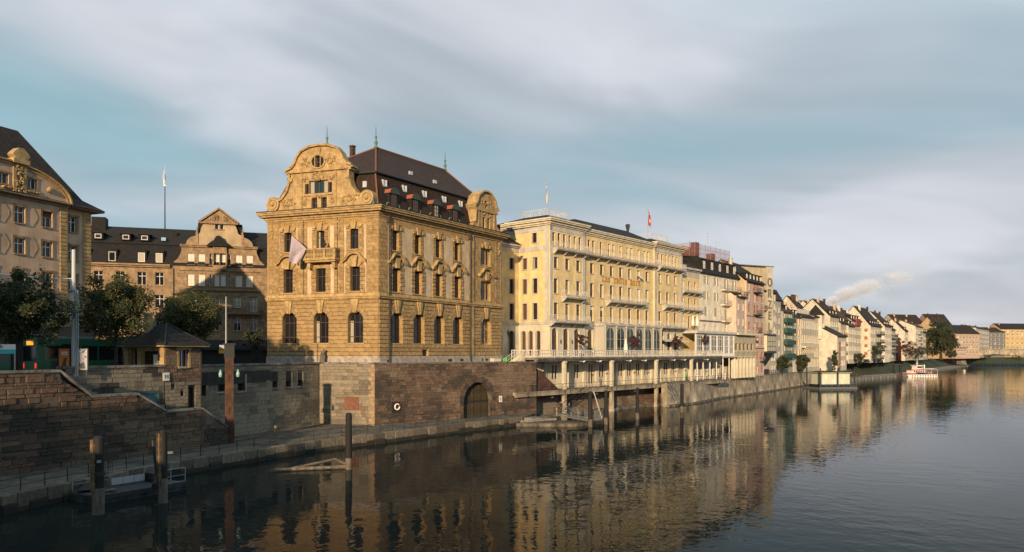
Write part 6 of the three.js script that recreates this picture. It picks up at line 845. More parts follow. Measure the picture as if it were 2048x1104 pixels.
{ // yellow annex, white house: same line as the hotel
  const G = thing('yellow_annex', 'narrow yellow annex with three balconies right of the hotel', 'building', [...(a => [a[0], 4.4, -a[1]])(hf(48.35, -0.4))], angOf(...HFd));
  const F = inOf(G, plan(...hf(48.35, -0.4), ...HFd)), W = 9.7, sur = { w: 0.14, m: M.greyTrim }; const hs = [];
  for (const x of [1.5, 4.6, 7.6]) for (const [y, h] of [[24.1, 2.2], [20.2, 2.4], [16.0, 2.5]]) hs.push({ x, y, w: 1.05, h, cols: 2, rows: [0.75], fm: M.woodBrown, gm: M.glassWarm, rec: 0.25, bar: 0.07, sur, blind: rnd() < 0.4 ? { f: 1, m: M.blindBrown } : undefined });
  facade(G, F, { outer: rect(0, W, 4.4, 28.6), holes: hs, m: M.yellow, t: 0.5, name: 'front_wall' });
  for (const y of [24.0, 20.1]) balcony(G, F, 0.3, W - 0.2, y, 1.2, { br: 4, pitch: 0.62 });
  mesh(G, 'frieze', B(g => { g.box(0, W, 27.4, 28.6, 0.002, 0.06); for (const [a, b, p] of [[28.6, 28.9, 0.3], [28.9, 29.3, 0.7]]) g.box(0, W, a, b, -0.4, p); }), M.greyTrim, F);
  mesh(G, 'roof', B(g => { g.quad([0, 29.3, 0.6], [W, 29.3, 0.6], [W, 33, -5], [0, 33, -5]); g.quad([0, 33, -5], [W, 33, -5], [W, 29, -11], [0, 29, -11]); g.box(2, 4.2, 30.3, 32.6, -5, -1.2); g.box(6, 7, 31, 34.6, -5, -4); }), M.tileBrown, F);
  mesh(G, 'side_wall', B(g => { g.box(W - 0.3, W, 4.4, 29, -11, -0.52).box(0, W, 4.4, 29, -11.3, -11); }), M.yellow, F);
  mesh(G, 'brick_stack', B(g => g.box(0.4, 3.6, 32, 35.2, -8, -5.5)), mat([0.32, 0.19, 0.12], { map: withRep(T.stone, 0.4) }), F);
}
{
  const G = thing('white_shuttered_house', 'white house with grey-green shutters below a dark mansard roof', 'house', [...(a => [a[0], 4.4, -a[1]])(hf(58.1, -0.4))], angOf(...HFd));
  const F = inOf(G, plan(...hf(58.1, -0.4), ...HFd)), W = 21.4, hs = [], sh = { k: 1, m: M.shutterGrey };
  for (const x of [3.2, 8.6]) { hs.push({ x, y: 26.3, w: 1.15, h: 1.85, shut: sh }, { x, y: 22.7, w: 1.15, h: 1.9, shut: sh }, { x, y: 18.95, w: 1.35, h: 2.05, blind: { f: 1, m: M.shutterGrey } }, { x, y: 15.9, w: 1.2, h: 1.1 }); }
  for (const x of [14.2, 18.9]) { hs.push({ x, y: 25.8, w: 1.15, h: 2.4, shut: sh }, { x, y: 22.2, w: 1.15, h: 2.4, shut: sh }, { x, y: 18.2, w: 1.35, h: 2.8, blind: { f: 1, m: M.shutterGrey } }, { x, y: 15.2, w: 1.2, h: 2.2 }); }
  for (const o of hs) Object.assign(o, { cols: 2, rows: [0.5], fm: M.white, gm: M.glass, rec: 0.1, bar: 0.07 });
  facade(G, F, { outer: rect(0, W, 4.4, 28.8), holes: hs, m: M.whiteWall, t: 0.45, name: 'front_wall' });
  for (const y of [25.6, 22.0, 18.05]) balcony(G, F, 11.4, W - 0.2, y, 1.1, { kind: 'bars', pitch: 0.16, rm: mat([0.28, 0.27, 0.25]), sm: M.whiteWall, th: 0.14, r: 0.018 });
  mesh(G, 'string_course', B(g => g.box(0, W, 17.75, 17.95, 0.002, 0.3)), mat([0.10, 0.09, 0.085]), F);
  const roof = mesh(G, 'roof', B(g => { g.quad([-0.3, 28.9, 0.5], [W + 0.3, 28.9, 0.5], [W + 0.1, 32.6, -1.6], [-0.1, 32.6, -1.6]); g.box(-0.3, W + 0.3, 28.7, 28.95, -0.4, 0.55); g.quad([-0.1, 32.6, -1.6], [W + 0.1, 32.6, -1.6], [W, 33.2, -11], [0, 33.2, -11]); g.face([[-0.25, 28.9], [-0.05, 28.9], [-0.05, 32.6], [-0.25, 32.6]], -11, -0.2); }), M.slate, F);
  for (const x of [2.4, 6.6, 10.9, 15.2, 19.2]) { mesh(roof, 'dormer', B(g => { g.box(x - 0.75, x + 0.75, 29.6, 31.9, -2.4, -0.05); g.box(x - 0.95, x + 0.95, 31.9, 32.05, -2.4, 0.2); }), M.slate); win(G, F, { x, y: 29.85, w: 0.95, h: 1.75, cols: 2, rows: [0.65], fm: M.white, gm: M.glass, rec: 0, bar: 0.1, z: 0.05 }); }
  mesh(G, 'side_wall', B(g => { g.box(0.003, 0.3, 4.4, 32, -11, -0.5).box(W - 0.3, W - 0.003, 4.4, 32, -11, -0.5).box(0, W, 4.4, 32, -11.3, -11); }), M.whiteWall, F);
  // scaffold with red mesh on the roof terrace
  const sc = thing('roof_scaffold', 'scaffold with translucent red netting on the mansard roof', 'scaffold', [...(a => [a[0], 32.6, -a[1]])(hf(58.1, -2.5))], angOf(...HFd)), FS = inOf(sc, plan(...hf(58.1, -2.2), ...HFd));
  mesh(sc, 'netting', B(g => { g.quad([-1.5, 32.7, 0], [W - 1, 32.7, 0], [W - 1, 35.6, 0], [-1.5, 35.6, 0]); g.quad([-1.5, 32.7, 0], [-1.5, 32.7, -6], [-1.5, 35.6, -6], [-1.5, 35.6, 0]); }), mat([0.30, 0.11, 0.085], { transparent: true, opacity: 0.38, side: THREE.DoubleSide }), FS);
  mesh(sc, 'poles', B(g => { for (let i = 0; i <= 8; i++) g.bar([-1.5 + (W + 0.5) * i / 8, 32.5, 0.05], [-1.5 + (W + 0.5) * i / 8, 36.0, 0.05], 0.05); for (const y of [33.6, 34.8, 35.7]) g.bar([-1.5, y, 0.05], [W - 1, y, 0.05], 0.04); }), M.steel, FS);
  mesh(sc, 'brick_stacks', B(g => { g.box(7.2, 9.0, 32.6, 36.9, -4, -2.6).box(1.0, 5.2, 33, 35.4, -5, -3).box(17, 18.6, 32.6, 35.2, -4.6, -3); g.box(-1, W - 2, 32.6, 34.0, -6, -4.5); }), mat([0.22, 0.085, 0.05], { map: withRep(T.stone, 0.4) }), FS);
}
{ // winter garden and low restaurant on the quay
  const G = thing('winter_garden', 'white glazed winter garden carried on slender posts above the walkway', 'conservatory', [...(a => [a[0], 4.4, -a[1]])(hf(48.5, 3.4))], angOf(...HFd));
  const F = inOf(G, plan(...hf(48.4, 3.2), ...HFd)), W = 20.5;
  const xs = [2.6, 6.2, 9.7, 13.2, 16.4, 19.2];
  facade(G, F, { outer: rect(0.3, W, 9.7, 14.7), holes: xs.map((x, i) => ({ x, y: 10.2, w: i < 4 ? 2.7 : 1.9, h: 4.1, cols: 3, rows: [0.42, 0.82], fm: M.white, gm: M.glass, rec: 0.05, bar: 0.09 })), m: M.white, t: 0.14, name: 'front_wall' });
  mesh(G, 'roof_terrace', B(g => { g.box(0, W + 9.5, 14.7, 15.2, -3.0, 0.6).box(0, W + 0.4, 9.35, 9.7, -3.0, 0.7); }), M.greyTrim, F); mesh(G, 'railing', railGeo(0, W + 0.3, 15.25, 1.05, 0.5, { kind: 'scroll', pitch: 0.7, r: 0.022 }), M.ironWhite, F); mesh(G, 'railing', railGeo(W + 0.4, W + 13.4, 15.25, 1.0, 0.45, { kind: 'bars', pitch: 0.2, r: 0.018 }), mat([0.3, 0.29, 0.27]), F);
  for (const x of [0.5, 3.4, 6.8, 10.2, 13.6, 17, 20.2]) mesh(G, 'post', B(g => g.bar([x, 4.4, 0.3], [x, 9.4, 0.3], 0.12, 0.11, 8)), M.white, F);
  facade(G, at(F, 0, 0, -2.6), { outer: rect(0.3, W, 4.4, 9.35), holes: [2, 5, 8, 11, 14, 17, 19.5].map(x => ({ x, y: 5.2, w: 1.5, h: 3.2, cols: 2, rows: [0.7], fm: M.white, gm: M.glass, rec: 0.2 })), m: M.cream, t: 0.3, name: 'lower_wall' });
  const G2 = thing('quay_restaurant', 'beige flat-roofed restaurant with five small windows over tall piers', 'building', [...(a => [a[0], 4.4, -a[1]])(hf(69, 3.4))], angOf(...HFd));
  const F2 = inOf(G2, plan(...hf(68.9, 3.3), ...HFd)), w2 = 12.6;
  facade(G2, F2, { outer: rect(0, w2, 9.6, 14.65), holes: [1.2, 3.5, 5.8, 8.1, 10.5].map(x => ({ x, y: 11.1, w: 1.5, h: 1.55, cols: 1, rows: [], fm: M.woodBrown, gm: M.glassWarm, rec: 0.3, bar: 0.12 })), m: plaster([0.50, 0.43, 0.31]), t: 0.4, name: 'upper_wall' });
  for (let i = 0; i < 7; i++) mesh(G2, 'pier', B(g => g.box(i * 2.03, i * 2.03 + 0.75, 4.4, 9.6, -0.9, -0.02)), M.cream, F2);
  mesh(G2, 'glazing', B(g => g.box(0, w2, 4.4, 9.6, -1.3, -1.0)), M.glass, F2); mesh(G2, 'slab', B(g => { g.box(0, w2, 9.3, 9.6, -3, 0.08).box(-0.02, w2 + 1.4, 14.66, 15.2, 0.603, 1.0); g.box(0, w2 + 0.2, 10.7, 10.95, 0.003, 0.1); }), M.cream, F2); mesh(G2, 'side_wall', B(g => { g.box(w2 - 0.3, w2, 4.4, 14.6, -3, -0.42); }), M.cream, F2);
}
const R3 = M.shutterRed;
const H1 = house({ label: 'narrow pinkish house front squeezed left of the red-trimmed house', s0: -5.8, s1: 0.5, off: 1.2, eave: 24.3, ridge: 3.5, wall: M.rose, floors: [6, 9.4, 13, 17.2, 20.9], cols: 2, ww: 0.9, sur: { w: 0.12, m: M.rose }, bal: [[0.3, 6, 24.4, 1.1, {}]], chim: [] });
const H2 = house({ label: 'tall pink house with red shutters, red trim and black iron balconies', s0: 0.6, s1: 15, off: 1.6, eave: 28.4, ridge: 5.5, dep: 13, wall: M.rose, ends: plaster([0.55, 0.43, 0.28]), floors: [5.0, 8.6, 12.3, 16.0, 20.4, 23.4, 26.2], h: 2.0, cols: [1.9, 6.5, 8.6, 12.6], ww: 0.95, sur: { w: 0.16, m: mat([0.40, 0.13, 0.08]) }, blind: { f: 1, m: R3 }, roofM: M.slate, dorm: [2, 4.8, 7.6, 10.4, 13], chim: [3], skip: (x, y) => false,
  bal: [[5.4, 9.8, 25.9, 1.1, { sm: M.iron }], [5.4, 9.8, 20.2, 1.1, { sm: M.iron }], [5.4, 9.8, 15.8, 1.1, { sm: mat([0.40, 0.15, 0.10]) , br: 2 }], [11, 14, 8.3, 0.9, { sm: M.iron }]] });
mesh(H2.G, 'string_course', B(g => { g.box(0, 14.4, 11.5, 11.75, 0.002, 0.15).box(0, 14.4, 19.6, 19.8, 0.002, 0.12); }), mat([0.40, 0.13, 0.08]), H2.F);
{ const sk = thing('roof_antenna', 'thin television aerial standing on the roof behind the pink house', 'aerial', [...(a => [a[0], 33, -a[1]])(hl(-3, -7))]); mesh(sk, 'pole', cyl(0.07, 0.05, 7.5, 6), M.steel); mesh(sk, 'rods', B(g => { for (let i = 0; i < 5; i++) g.bar([-0.6, 4 + i * 0.7, 0], [0.6, 4 + i * 0.7, 0.1], 0.025); g.bar([2.2, 0, 0], [2.2, 5.5, 0], 0.035); for (let i = 0; i < 3; i++) g.bar([1.5, 3.5 + i * 0.8, 0], [3, 3.5 + i * 0.8, 0], 0.025); }), M.steel); }
// cream house with the tall lettered slab
const H3 = house({ label: 'cream house with glazed black-framed bay beside the lettered tower slab', s0: 16.6, s1: 29.5, off: 0.5, eave: 27.2, ridge: 3, flat: false, wall: plaster([0.60, 0.53, 0.40]), floors: [5.3, 8.3, 16, 19.2, 22.4, 25.0], cols: [1.6, 9.2, 11.6], ww: 1.2, roofM: M.slate, bal: [[0.3, 5.0, 15.2, 1.4, {}], [0.3, 2.8, 22, 0.8, {}]], chim: [] });
{ const a = hl(19.5, 0.9), G = thing('sign_tower', 'tall pale slab tower with large vertical lettering', 'tower', [a[0], 14, -a[1]], angOf(0.82, 0.57)); const F = inOf(G, plan(a[0], a[1], 0.90, 0.43));
  mesh(G, 'slab', B(g => { g.box(0, 2.3, 14.8, 33.6, -2.2, 0); }), plaster([0.52, 0.47, 0.38]), F); mesh(G, 'cap', B(g => g.box(-9, 2.7, 33.6, 33.8, -5, 0.1)), M.zinc, F); mesh(G, 'stair_block', B(g => g.box(-8.5, -0.005, 24, 33.6, -5, -0.8)), plaster([0.50, 0.42, 0.28]), F);
  'ORZEL'.split('').forEach((c, i) => mesh(G, 'letter', textGeo(c, 2.3, 0.12).scale(0.8, 1, 1), mat([0.14, 0.12, 0.09]), at(F, 1.15, 28.3 - i * 3.0, 0.02)));
  const b = mesh(G, 'glazed_bay', B(g => g.box(-1.2, 6.6, 10.8, 15, 0.2, 1.6)), mat([0.60, 0.53, 0.40]), inOf(G, plan(...hl(16.9, 0.6), ...HLd))); mesh(b, 'bay_frame', B(g => { for (let i = 0; i <= 5; i++) g.box(-1.2 + i * 1.53, -1.08 + i * 1.53, 10.8, 15, 1.6, 1.68); for (const y of [10.8, 12.1, 13.4, 14.9]) g.box(-1.2, 6.6, y, y + 0.1, 1.602, 1.67); g.box(-1.3, 6.7, 10.3, 10.8, 0.2, 1.8).box(-1.3, 6.7, 15, 15.4, 0.2, 1.8); g.quad([-1.2, 10.3, 1.7], [4, 10.3, 1.7], [2, 7, 0.2], [-1.2, 7, 0.2]); }), M.black); }
house({ label: 'slim grey house beside the lettered tower slab', s0: 30.2, s1: 37.4, off: -0.3, eave: 25.6, ridge: 3, wall: plaster([0.48, 0.45, 0.40]), floors: [6, 9.2, 12.4, 15.6, 18.8, 22], cols: 2, x0m: 2, ww: 1.3, chim: [2, 5] });
const HG = house({ label: 'narrow house with dark green wooden balconies on every floor', s0: 37.6, s1: 47.4, off: 0.3, eave: 22.4, ridge: 3.5, wall: plaster([0.36, 0.36, 0.31]), floors: [11.2, 14.6, 17.9, 20.4], cols: 5, ww: 0.95, fm: M.white, roofM: M.tileRed, dorm: [5], chim: [8] });
mesh(HG.G, 'gallery', B(g => { for (const y of [8.9, 12.8, 16.2, 19.2]) g.box(0.2, 9.6, y, y + 1.3, 0.25, 1.2); for (const x of [0.2, 3.3, 6.4, 9.4]) g.box(x, x + 0.2, 8.9, 22, 1.0, 1.18); }), M.greenPaint, HG.F);
house({ label: 'white house with bright orange shutters', s0: 47.6, s1: 56.6, off: 0.2, eave: 21.4, ridge: 4, wall: M.whiteWall, floors: [9.4, 12.6, 15.6, 18.9], h: 1.9, cols: 2, x0m: 2.6, ww: 1.5, shut: { k: 1, m: M.orange }, roofM: M.tileDark, dorm: [3, 6], chim: [1, 8] });
const HB = house({ label: 'cream house whose upper floors overhang on slanted wooden brackets', s0: 57, s1: 72.8, off: 0.4, eave: 21.8, ridge: 3, wall: plaster([0.60, 0.53, 0.41]), floors: [6, 13.6, 18.1], h: 2.5, cols: 6, ww: 1.35, curtain: 1, roofM: M.tileDark, chim: [3, 13] });
mesh(HB.G, 'overhang', B(g => { g.box(0.2, 15.6, 12.0, 12.4, 0.01, 1.3); for (let i = 0; i < 7; i++) g.bar([0.8 + i * 2.3, 10.2, 0.1], [0.8 + i * 2.3, 12, 1.2], 0.14, 0.14); }), M.cream, HB.F); mesh(HB.G, 'roof_terrace', B(g => { g.box(0, 15.8, 21.9, 24.2, -4, -1.5); }), M.whiteWall, HB.F);
house({ label: 'cream house with tall paired windows before the steep brown roof', s0: 73, s1: 84.4, off: 0.3, eave: 22.4, ridge: 2.5, wall: plaster([0.62, 0.55, 0.43]), floors: [6, 9.2, 13.5, 18], h: 2.3, cols: 4, ww: 1.2, chim: [] });
{ // steep church-like roof rising behind
  const a = hl(72, -10), G = thing('steep_roof_hall', 'tall hall with very steep brown roof behind the house row', 'building', [a[0], 6, -a[1]], angOf(...HLd)); const F = inOf(G, plan(a[0], a[1], ...HLd));
  mesh(G, 'roof', B(g => { g.quad([-14, 21, 1], [16, 21, 1], [16, 32.6, -6], [-14, 32.6, -6]); g.quad([-14, 21, -13], [16, 21, -13], [16, 32.6, -6], [-14, 32.6, -6]); }), M.tileBrown, F); mesh(G, 'wall', B(g => { g.box(-14, 16, 6, 21, -12, 0); }), M.cream, F);
  { const q = new GB(); q.face([[0, 21], [12.4, 21], [6.2, 32.5]], 0, 0.3); const gg = q.build(); gg.rotateY(Math.PI / 2); for (const x of [-14.1, 15.8]) mesh(G, 'gable_wall', gg.clone().translate(x, 0, 0), M.cream, F); }
}
{ // white house with corner turret
  const W1 = house({ label: 'white rendered house with a corner turret and pointed roof', s0: 80, s1: 94, off: 6, eave: 16.0, ridge: 3.5, dep: 13, wall: plaster([0.64, 0.58, 0.48]), floors: [6.2, 9.4, 12.6], cols: 4, ww: 1.2, h: 1.7, x0m: 3.5, roofM: M.tileDark, chim: [] });
  const t = mesh(W1.G, 'turret', B(g => { g.bar([0.8, 15, -7], [0.8, 23, -7], 2.6, 2.6, 6); }), plaster([0.64, 0.58, 0.48]), W1.F); mesh(t, 'turret_roof', B(g => g.bar([0.8, 23, -7], [0.8, 26.5, -7], 3.1, 0.05, 6)), M.tileDark);
  for (let i = 0; i < 2; i++) win(W1.G, W1.F, { x: 1.2 + i * 1.6 - 0.4, y: 18.5, w: 0.9, h: 1.7, cols: 2, rows: [0.6], fm: M.white, gm: M.glass, rec: 0, z: -4.7 });
  mesh(W1.G, 'creeper', B(g => { for (let i = 0; i < 700; i++) { const y = rr(4.4, 14), x = 3.0 + rr(-1.1, 1.1) * (0.4 + 0.6 * fbm(y, 3, 2)); g.tri([x, y, 0.05 + rnd() * 0.3], [x + rr(-0.3, 0.3), y + 0.3, 0.1 + rnd() * 0.3], [x + 0.3, y + rr(-0.2, 0.2), 0.1 + rnd() * 0.3]); } }), mat([0.35, 0.17, 0.10], { side: THREE.DoubleSide }), W1.F);
}
const FH = [ // label, s0, s1, off, eave, ridge, wall, floors, cols, extra
  ['cream house with grid windows next to the turret house', 97, 111, 0, 23.5, 6, [0.60, 0.54, 0.43], [7, 10.2, 13.4, 16.6, 19.8], 5, {}],
  ['narrow house with stacked dark red balconies', 111.2, 121, 0.5, 21.4, 4, [0.55, 0.48, 0.38], [7, 10.4, 13.8, 17.2], 3, { bal: [0, 1, 2, 3].map(i => [0.4, 6, 7.2 + i * 3.3, 1.3, { sm: mat([0.14, 0.04, 0.032]), rm: mat([0.14, 0.04, 0.032]), th: 0.9, h: 0.5 }]) }],
  ['cream house with a pale glazed bay', 121.2, 133, 1.2, 20.6, 7.5, [0.66, 0.59, 0.46], [8, 11.3, 14.6, 17.6], 4, {}],
  ['grey-cream house with a red box dormer', 133.2, 151.5, 0, 23.2, 4, [0.56, 0.50, 0.40], [8, 11.2, 14.4, 17.6, 20.6], 6, { red: 1 }],
  ['white house with red shuttered flank and green balconies', 151.8, 177, 3.5, 21.6, 8, [0.66, 0.58, 0.46], [8.2, 11.6, 15, 18.4], 7, { bal: [0, 1, 2, 3].map(i => [12, 24.5, 8.2 + i * 3.4, 1.5, { sm: mat([0.05, 0.07, 0.065]), th: 0.5 }]) }],
  ['grey house veiled in scaffolding trellis', 177.2, 191, 0.5, 23.3, 4, [0.36, 0.33, 0.27], [8, 11.2, 14.4, 17.6, 20.4], 6, {}],
  ['white gabled house with paired windows', 191.2, 209.5, 2.5, 22.5, 6.5, [0.68, 0.62, 0.52], [8.4, 12, 15.6, 19], 5, {}],
  ['house with pale blue-grey balconies', 210, 231, 1, 21.5, 5, [0.52, 0.44, 0.34], [8.2, 11.6, 15, 18], 6, { bal: [0, 1, 2].map(i => [1, 19, 11.2 + i * 3.4, 1.4, { sm: mat([0.25, 0.31, 0.32]), th: 0.7 }]) }],
  ['house half covered by dark red creeper', 231.5, 246, 1, 17.5, 4, [0.56, 0.49, 0.39], [8.2, 11.6, 14.6], 4, { creep: 1 }],
  ['narrow pale house just right of the creeper-covered house', 246.2, 257, 3, 21.5, 6, [0.64, 0.58, 0.48], [8.2, 11.6, 15, 18.2], 3, {}],
  ['tan house with steep roof left of the white apartment block', 257.2, 273, 0.5, 19.5, 8, [0.52, 0.43, 0.31], [8.2, 11.6, 15], 4, {}],
  ['white apartment block with regular rows of windows', 277, 306, 4, 24.8, 3, [0.64, 0.58, 0.48], [8.2, 11.5, 14.8, 18.1, 21.4], 7, { bal: [1, 2, 3, 4].map(i => [10, 18, 8 + i * 3.3, 1.2, { sm: mat([0.40, 0.37, 0.32]), th: 0.5 }]) }],
  ['cream apartment house right of the white block, before the great tree', 306.5, 345, 2, 22.5, 5, [0.58, 0.51, 0.40], [8.2, 11.5, 14.8, 18.1], 9, {}],
];
FH.forEach(([label, s0, s1, off, eave, ridge, c, floors, cols, ex], i) => {
  const q = house({ label, s0, s1, off, base: 6.3, eave, ridge, dep: 12 + (i % 3), wall: plaster(c), floors, cols, ww: 1.15, h: 1.7, roofM: [M.tileBrown, M.tileDark, M.tileRed][i % 3], dorm: ridge > 3 ? [...Array(Math.max(1, Math.round((s1 - s0) / 5)))].map((_, k, A) => (s1 - s0) * (k + 0.5) / A.length) : [], chim: [(s1 - s0) * 0.2, (s1 - s0) * 0.85], bal: ex.bal });
  if (ex.red) mesh(q.G, 'box_dormer', B(g => g.box(6, 14, 21.2, 23.9, -3, 0.8)), mat([0.24, 0.05, 0.04]), q.F);
  if (label.includes('red shuttered')) for (let k = 0; k < 4; k++) { const m = mesh(q.G, 'flank_shutter', B(g => g.box(-0.04, -0.005, 9.4 + k * 3.2, 10.7 + k * 3.2, -2.3, -1.1)), M.shutterRed, q.F); }
  if (ex.creep) mesh(q.G, 'creeper', B(g => { for (let k = 0; k < 1600; k++) { const x = rr(0, 14), y = rr(6.3, 13.5 + 4 * fbm(x * 0.4, 1, 3)); g.tri([x, y, 0.1 + rnd() * 0.4], [x + rr(-0.5, 0.5), y + 0.6, 0.1 + rnd() * 0.5], [x + 0.6, y + rr(-0.4, 0.4), 0.1 + rnd() * 0.5]); } }), mat([0.09, 0.022, 0.02], { side: THREE.DoubleSide }), q.F);
});
// second row seen over the roofs
const second = [['dark broad roof behind the red balcony houses', 100, 124, -16, 25, 6], ['brown gabled roof behind the scaffolded house', 150, 180, -17, 26, 6.5], ['long dark roof behind the creeper house', 214, 262, -20, 25, 8], ['pale gabled house behind the white apartment block', 236, 254, -13, 23.5, 7], ['dark roof with small mast behind the apartment block', 270, 330, -24, 26, 6], ['grey-brown roof behind the shuttered white house', 20, 44, -14, 26, 5], ['pale gable end rising behind the narrow red balcony house', 112, 122, -12, 24, 8], ['brown stepped roof behind the turret house', 88, 104, -14, 24, 7], ['ochre gable behind the grey-cream house', 136, 147, -12, 25.5, 6], ['reddish roof behind the white gabled house', 186, 206, -14, 25, 6], ['pale narrow gable behind the tan steep-roofed house', 262, 272, -12, 24, 7]];
second.forEach(([label, s0, s1, off, eave, ridge], i) => house({ label, s0, s1, off, base: 6.3, eave, ridge, dep: 14, wall: plaster([[0.58, 0.52, 0.42], [0.5, 0.44, 0.34]][i % 2]), floors: [eave - 2.6], cols: Math.round((s1 - s0) / 4), roofM: [M.tileDark, M.tileBrown][i % 2], chim: [2, (s1 - s0) * 0.5, s1 - s0 - 2], group: 'houses behind the river row' }));
// far end of the row and the houses beyond the bridge
const far = [ // label, x, z, run, length, eave, ridge, wall, floors, cols
  ['beige block partly hidden by the great tree', [246, 505], [0.9, 0.43], 30, 27.5, 4, [0.50, 0.43, 0.32], [9, 12.4, 15.8, 19.2, 22.6], 7],
  ['ochre house with tall blank gable right of the great tree', [292, 530], [0.8, 0.6], 22, 26, 9, [0.50, 0.35, 0.20], [9, 12.4, 15.8, 19.2], 4],
  ['pinkish house with narrow windows left of the mint block', [312, 545], [0.9, 0.43], 26, 24, 6, [0.52, 0.38, 0.29], [10, 13.4, 16.8, 20.2], 7],
  ['pale mint apartment block with four windows on its near end', [350, 598], [0.98, 0.2], 9, 29.8, 0, [0.60, 0.62, 0.52], [15, 18.6, 22.2, 25.8], 2],
  ['grey balcony front of the mint apartment block', [359.5, 600], [0.62, 0.78], 70, 29.6, 2.5, [0.46, 0.43, 0.36], [15, 18.6, 22.2, 25.8], 12],
  ['dark grey block behind the bridge', [404, 668], [0.9, 0.4], 32, 28.5, 4, [0.20, 0.20, 0.19], [14, 17.6, 21.2, 24.8], 6],
  ['long yellow apartment building with dark roof at the right edge', [430, 682], [0.98, 0.2], 70, 31.2, 5, [0.58, 0.42, 0.20], [14.2, 18.0, 21.8, 25.6, 28.4], 14],
  ['brown gabled house behind the ochre house', [285, 575], [0.95, 0.3], 26, 32, 7, [0.5, 0.38, 0.28], [27], 5],
  ['tall brick house with pyramid roof behind the mint block', [372, 690], [0.95, 0.3], 24, 36, 9, [0.34, 0.20, 0.15], [32], 4],
  ['low reddish building below the bridge head', [304, 531], [0.92, 0.38], 11, 13.5, 0, [0.5, 0.33, 0.26], [8.2, 11], 4],
];
far.forEach(([label, p, d, L, eave, ridge, c, floors, cols], i) => house({ label, at0: p, dir: (l => [d[0] / l, d[1] / l])(Math.hypot(...d)), s0: 0, s1: L, base: 6.3, eave, ridge: ridge || 1, flat: !ridge, dep: 16, wall: plaster(c), floors, cols, ww: 1.6, h: 1.9, x0m: 2.5, roofM: [M.tileDark, M.tileBrown][i % 2], chim: L > 20 ? [4, L * 0.6] : [], group: 'far houses by the modern bridge', extra: { bar: 0.12 } }));
{ // modern bridge at the right
  const A = [322, 556], Bq = [620, 640], d = [Bq[0] - A[0], Bq[1] - A[1]], L = Math.hypot(...d);
  const G = thing('road_bridge', 'long low concrete road bridge crossing the river at the right edge', 'bridge', [A[0], 0, -A[1]], angOf(...d)); const F = inOf(G, plan(...A, ...d));
  mesh(G, 'deck', B(g => { const n = 20; for (let i = 0; i < n; i++) { const a = L * i / n, b = L * (i + 1) / n, h = t => 9.3 - 1.2 * Math.abs(Math.cos(t / 62 * Math.PI)); g.face([[a, h(a)], [b, h(b)], [b, 12.6], [a, 12.6]], -12, 0); } g.box(0, L, 12.6, 13.1, -12.6, 0.6); }), M.concretePale, F); mesh(G, 'railing', railGeo(0, L, 13.1, 1.1, 0.4, { kind: 'two', post: 3, pitch: 3, r: 0.05 }), M.steel, F);
  for (const s of [78, 150, 225]) mesh(G, 'pier', B(g => g.box(s - 2, s + 2, -2, 8.6, -11, -1)), M.concrete, F); mesh(G, 'abutment', B(g => g.face([[-16, 2], [6, 2], [1, 12.6], [-16, 12.6]], -12, -0.5)), M.concrete, F);
  for (const s of [20, 60, 100]) { const q = mesh(G, 'lamp_post', B(g => { g.bar([s, 13, -0.5], [s, 20, -0.5], 0.12, 0.08, 6); g.bar([s, 20, -0.5], [s, 20.3, -2.4], 0.07, 0.07, 4); }), M.steel, F); }
}
tree('bank_tree', 'huge round chestnut tree on the far river bank', 'tree', [259, 6.2, 468], { H: 24, trunk: 0.9, r: [9.3, 10.5, 9.3], cy: 12.6, n: 9000, leaf: 1.0, clumps: 60, mats: LEAF.dark, mix: [0.5, 0.88] });
[['round dark tree beside the turret house garden', 88, 235, 4.4, 2.4, 6], ['leafy tree below the green balcony house', 76.5, 219, 4.4, 2.6, 5.2], ['dark bush in front of the cream bay house', 87.5, 236.5, 4.4, 2.2, 3.4], ['dark tree above the parked cars', 149, 318, 6.3, 4.4, 8.5], ['small dark tree before the white apartment block', 216, 412, 6.3, 4.5, 7.5], ['russet tree before the creeper house', 186, 365, 6.3, 4.0, 10], ['bush on the bank above the floating dock', 110, 268, 4, 2.6, 4], ['dark bush on the bank left of the parked cars', 134, 300, 5.5, 2.6, 5], ['bush on the far bank beside the great tree', 283, 500, 6, 4, 6], ['added dark thicket as shade under the left end of the road bridge', 352, 612, 4, 7, 7], ['added dark thicket as shade under the middle of the road bridge', 385, 632, 4, 9, 7], ['added dark thicket as shade under the right end of the road bridge', 420, 645, 4, 9, 7]].forEach(([label, x, z, y, r, h], i) => tree('bank_tree', label, 'tree', [x, y, z], { H: h, trunk: 0.16, r: [r, h * 0.4, r], cy: h * 0.62, n: 1300, leaf: 0.5, clumps: 20, mats: i === 5 ? LEAF.red : LEAF.dark, group: 'trees and bushes on the bank' }));  // thickets below the bridge are added to darken the space under its deck
tree('cypress', 'slim dark cypress before the cream overhanging house', 'tree', [103.0, 4.4, 247.5], { H: 7, trunk: 0.12, r: [0.9, 3.4, 0.9], cy: 4.0, n: 1200, leaf: 0.4, clumps: 18, mats: LEAF.dark });
// scrub on the near part of the bank
{ const g = new GB(); for (let i = 0; i < 5200; i++) { const t = rnd(), s = rnd(); const a = [100 + 34 * t, 258 + 42 * t], x = a[0] - 9 * s + 2, z = a[1] + 6 * s, y = 0.4 + 4.4 * s + rnd() * 1.8 * (0.3 + fbm(x * 0.4, z * 0.4, 3)); const q = 0.4; g.tri([x, y, -z], [x + rr(-q, q), y + rr(0, q), -z + rr(-q, q)], [x + rr(-q, q), y + rr(-q, q), -z + rr(-q, q)]); } const o = mesh(scene, 'bank_scrub', g.build(), mat([0.07, 0.06, 0.028], { side: THREE.DoubleSide })); stuff(o); tag(o, 'brownish scrub covering the river bank above the floating dock', 'scrub'); }
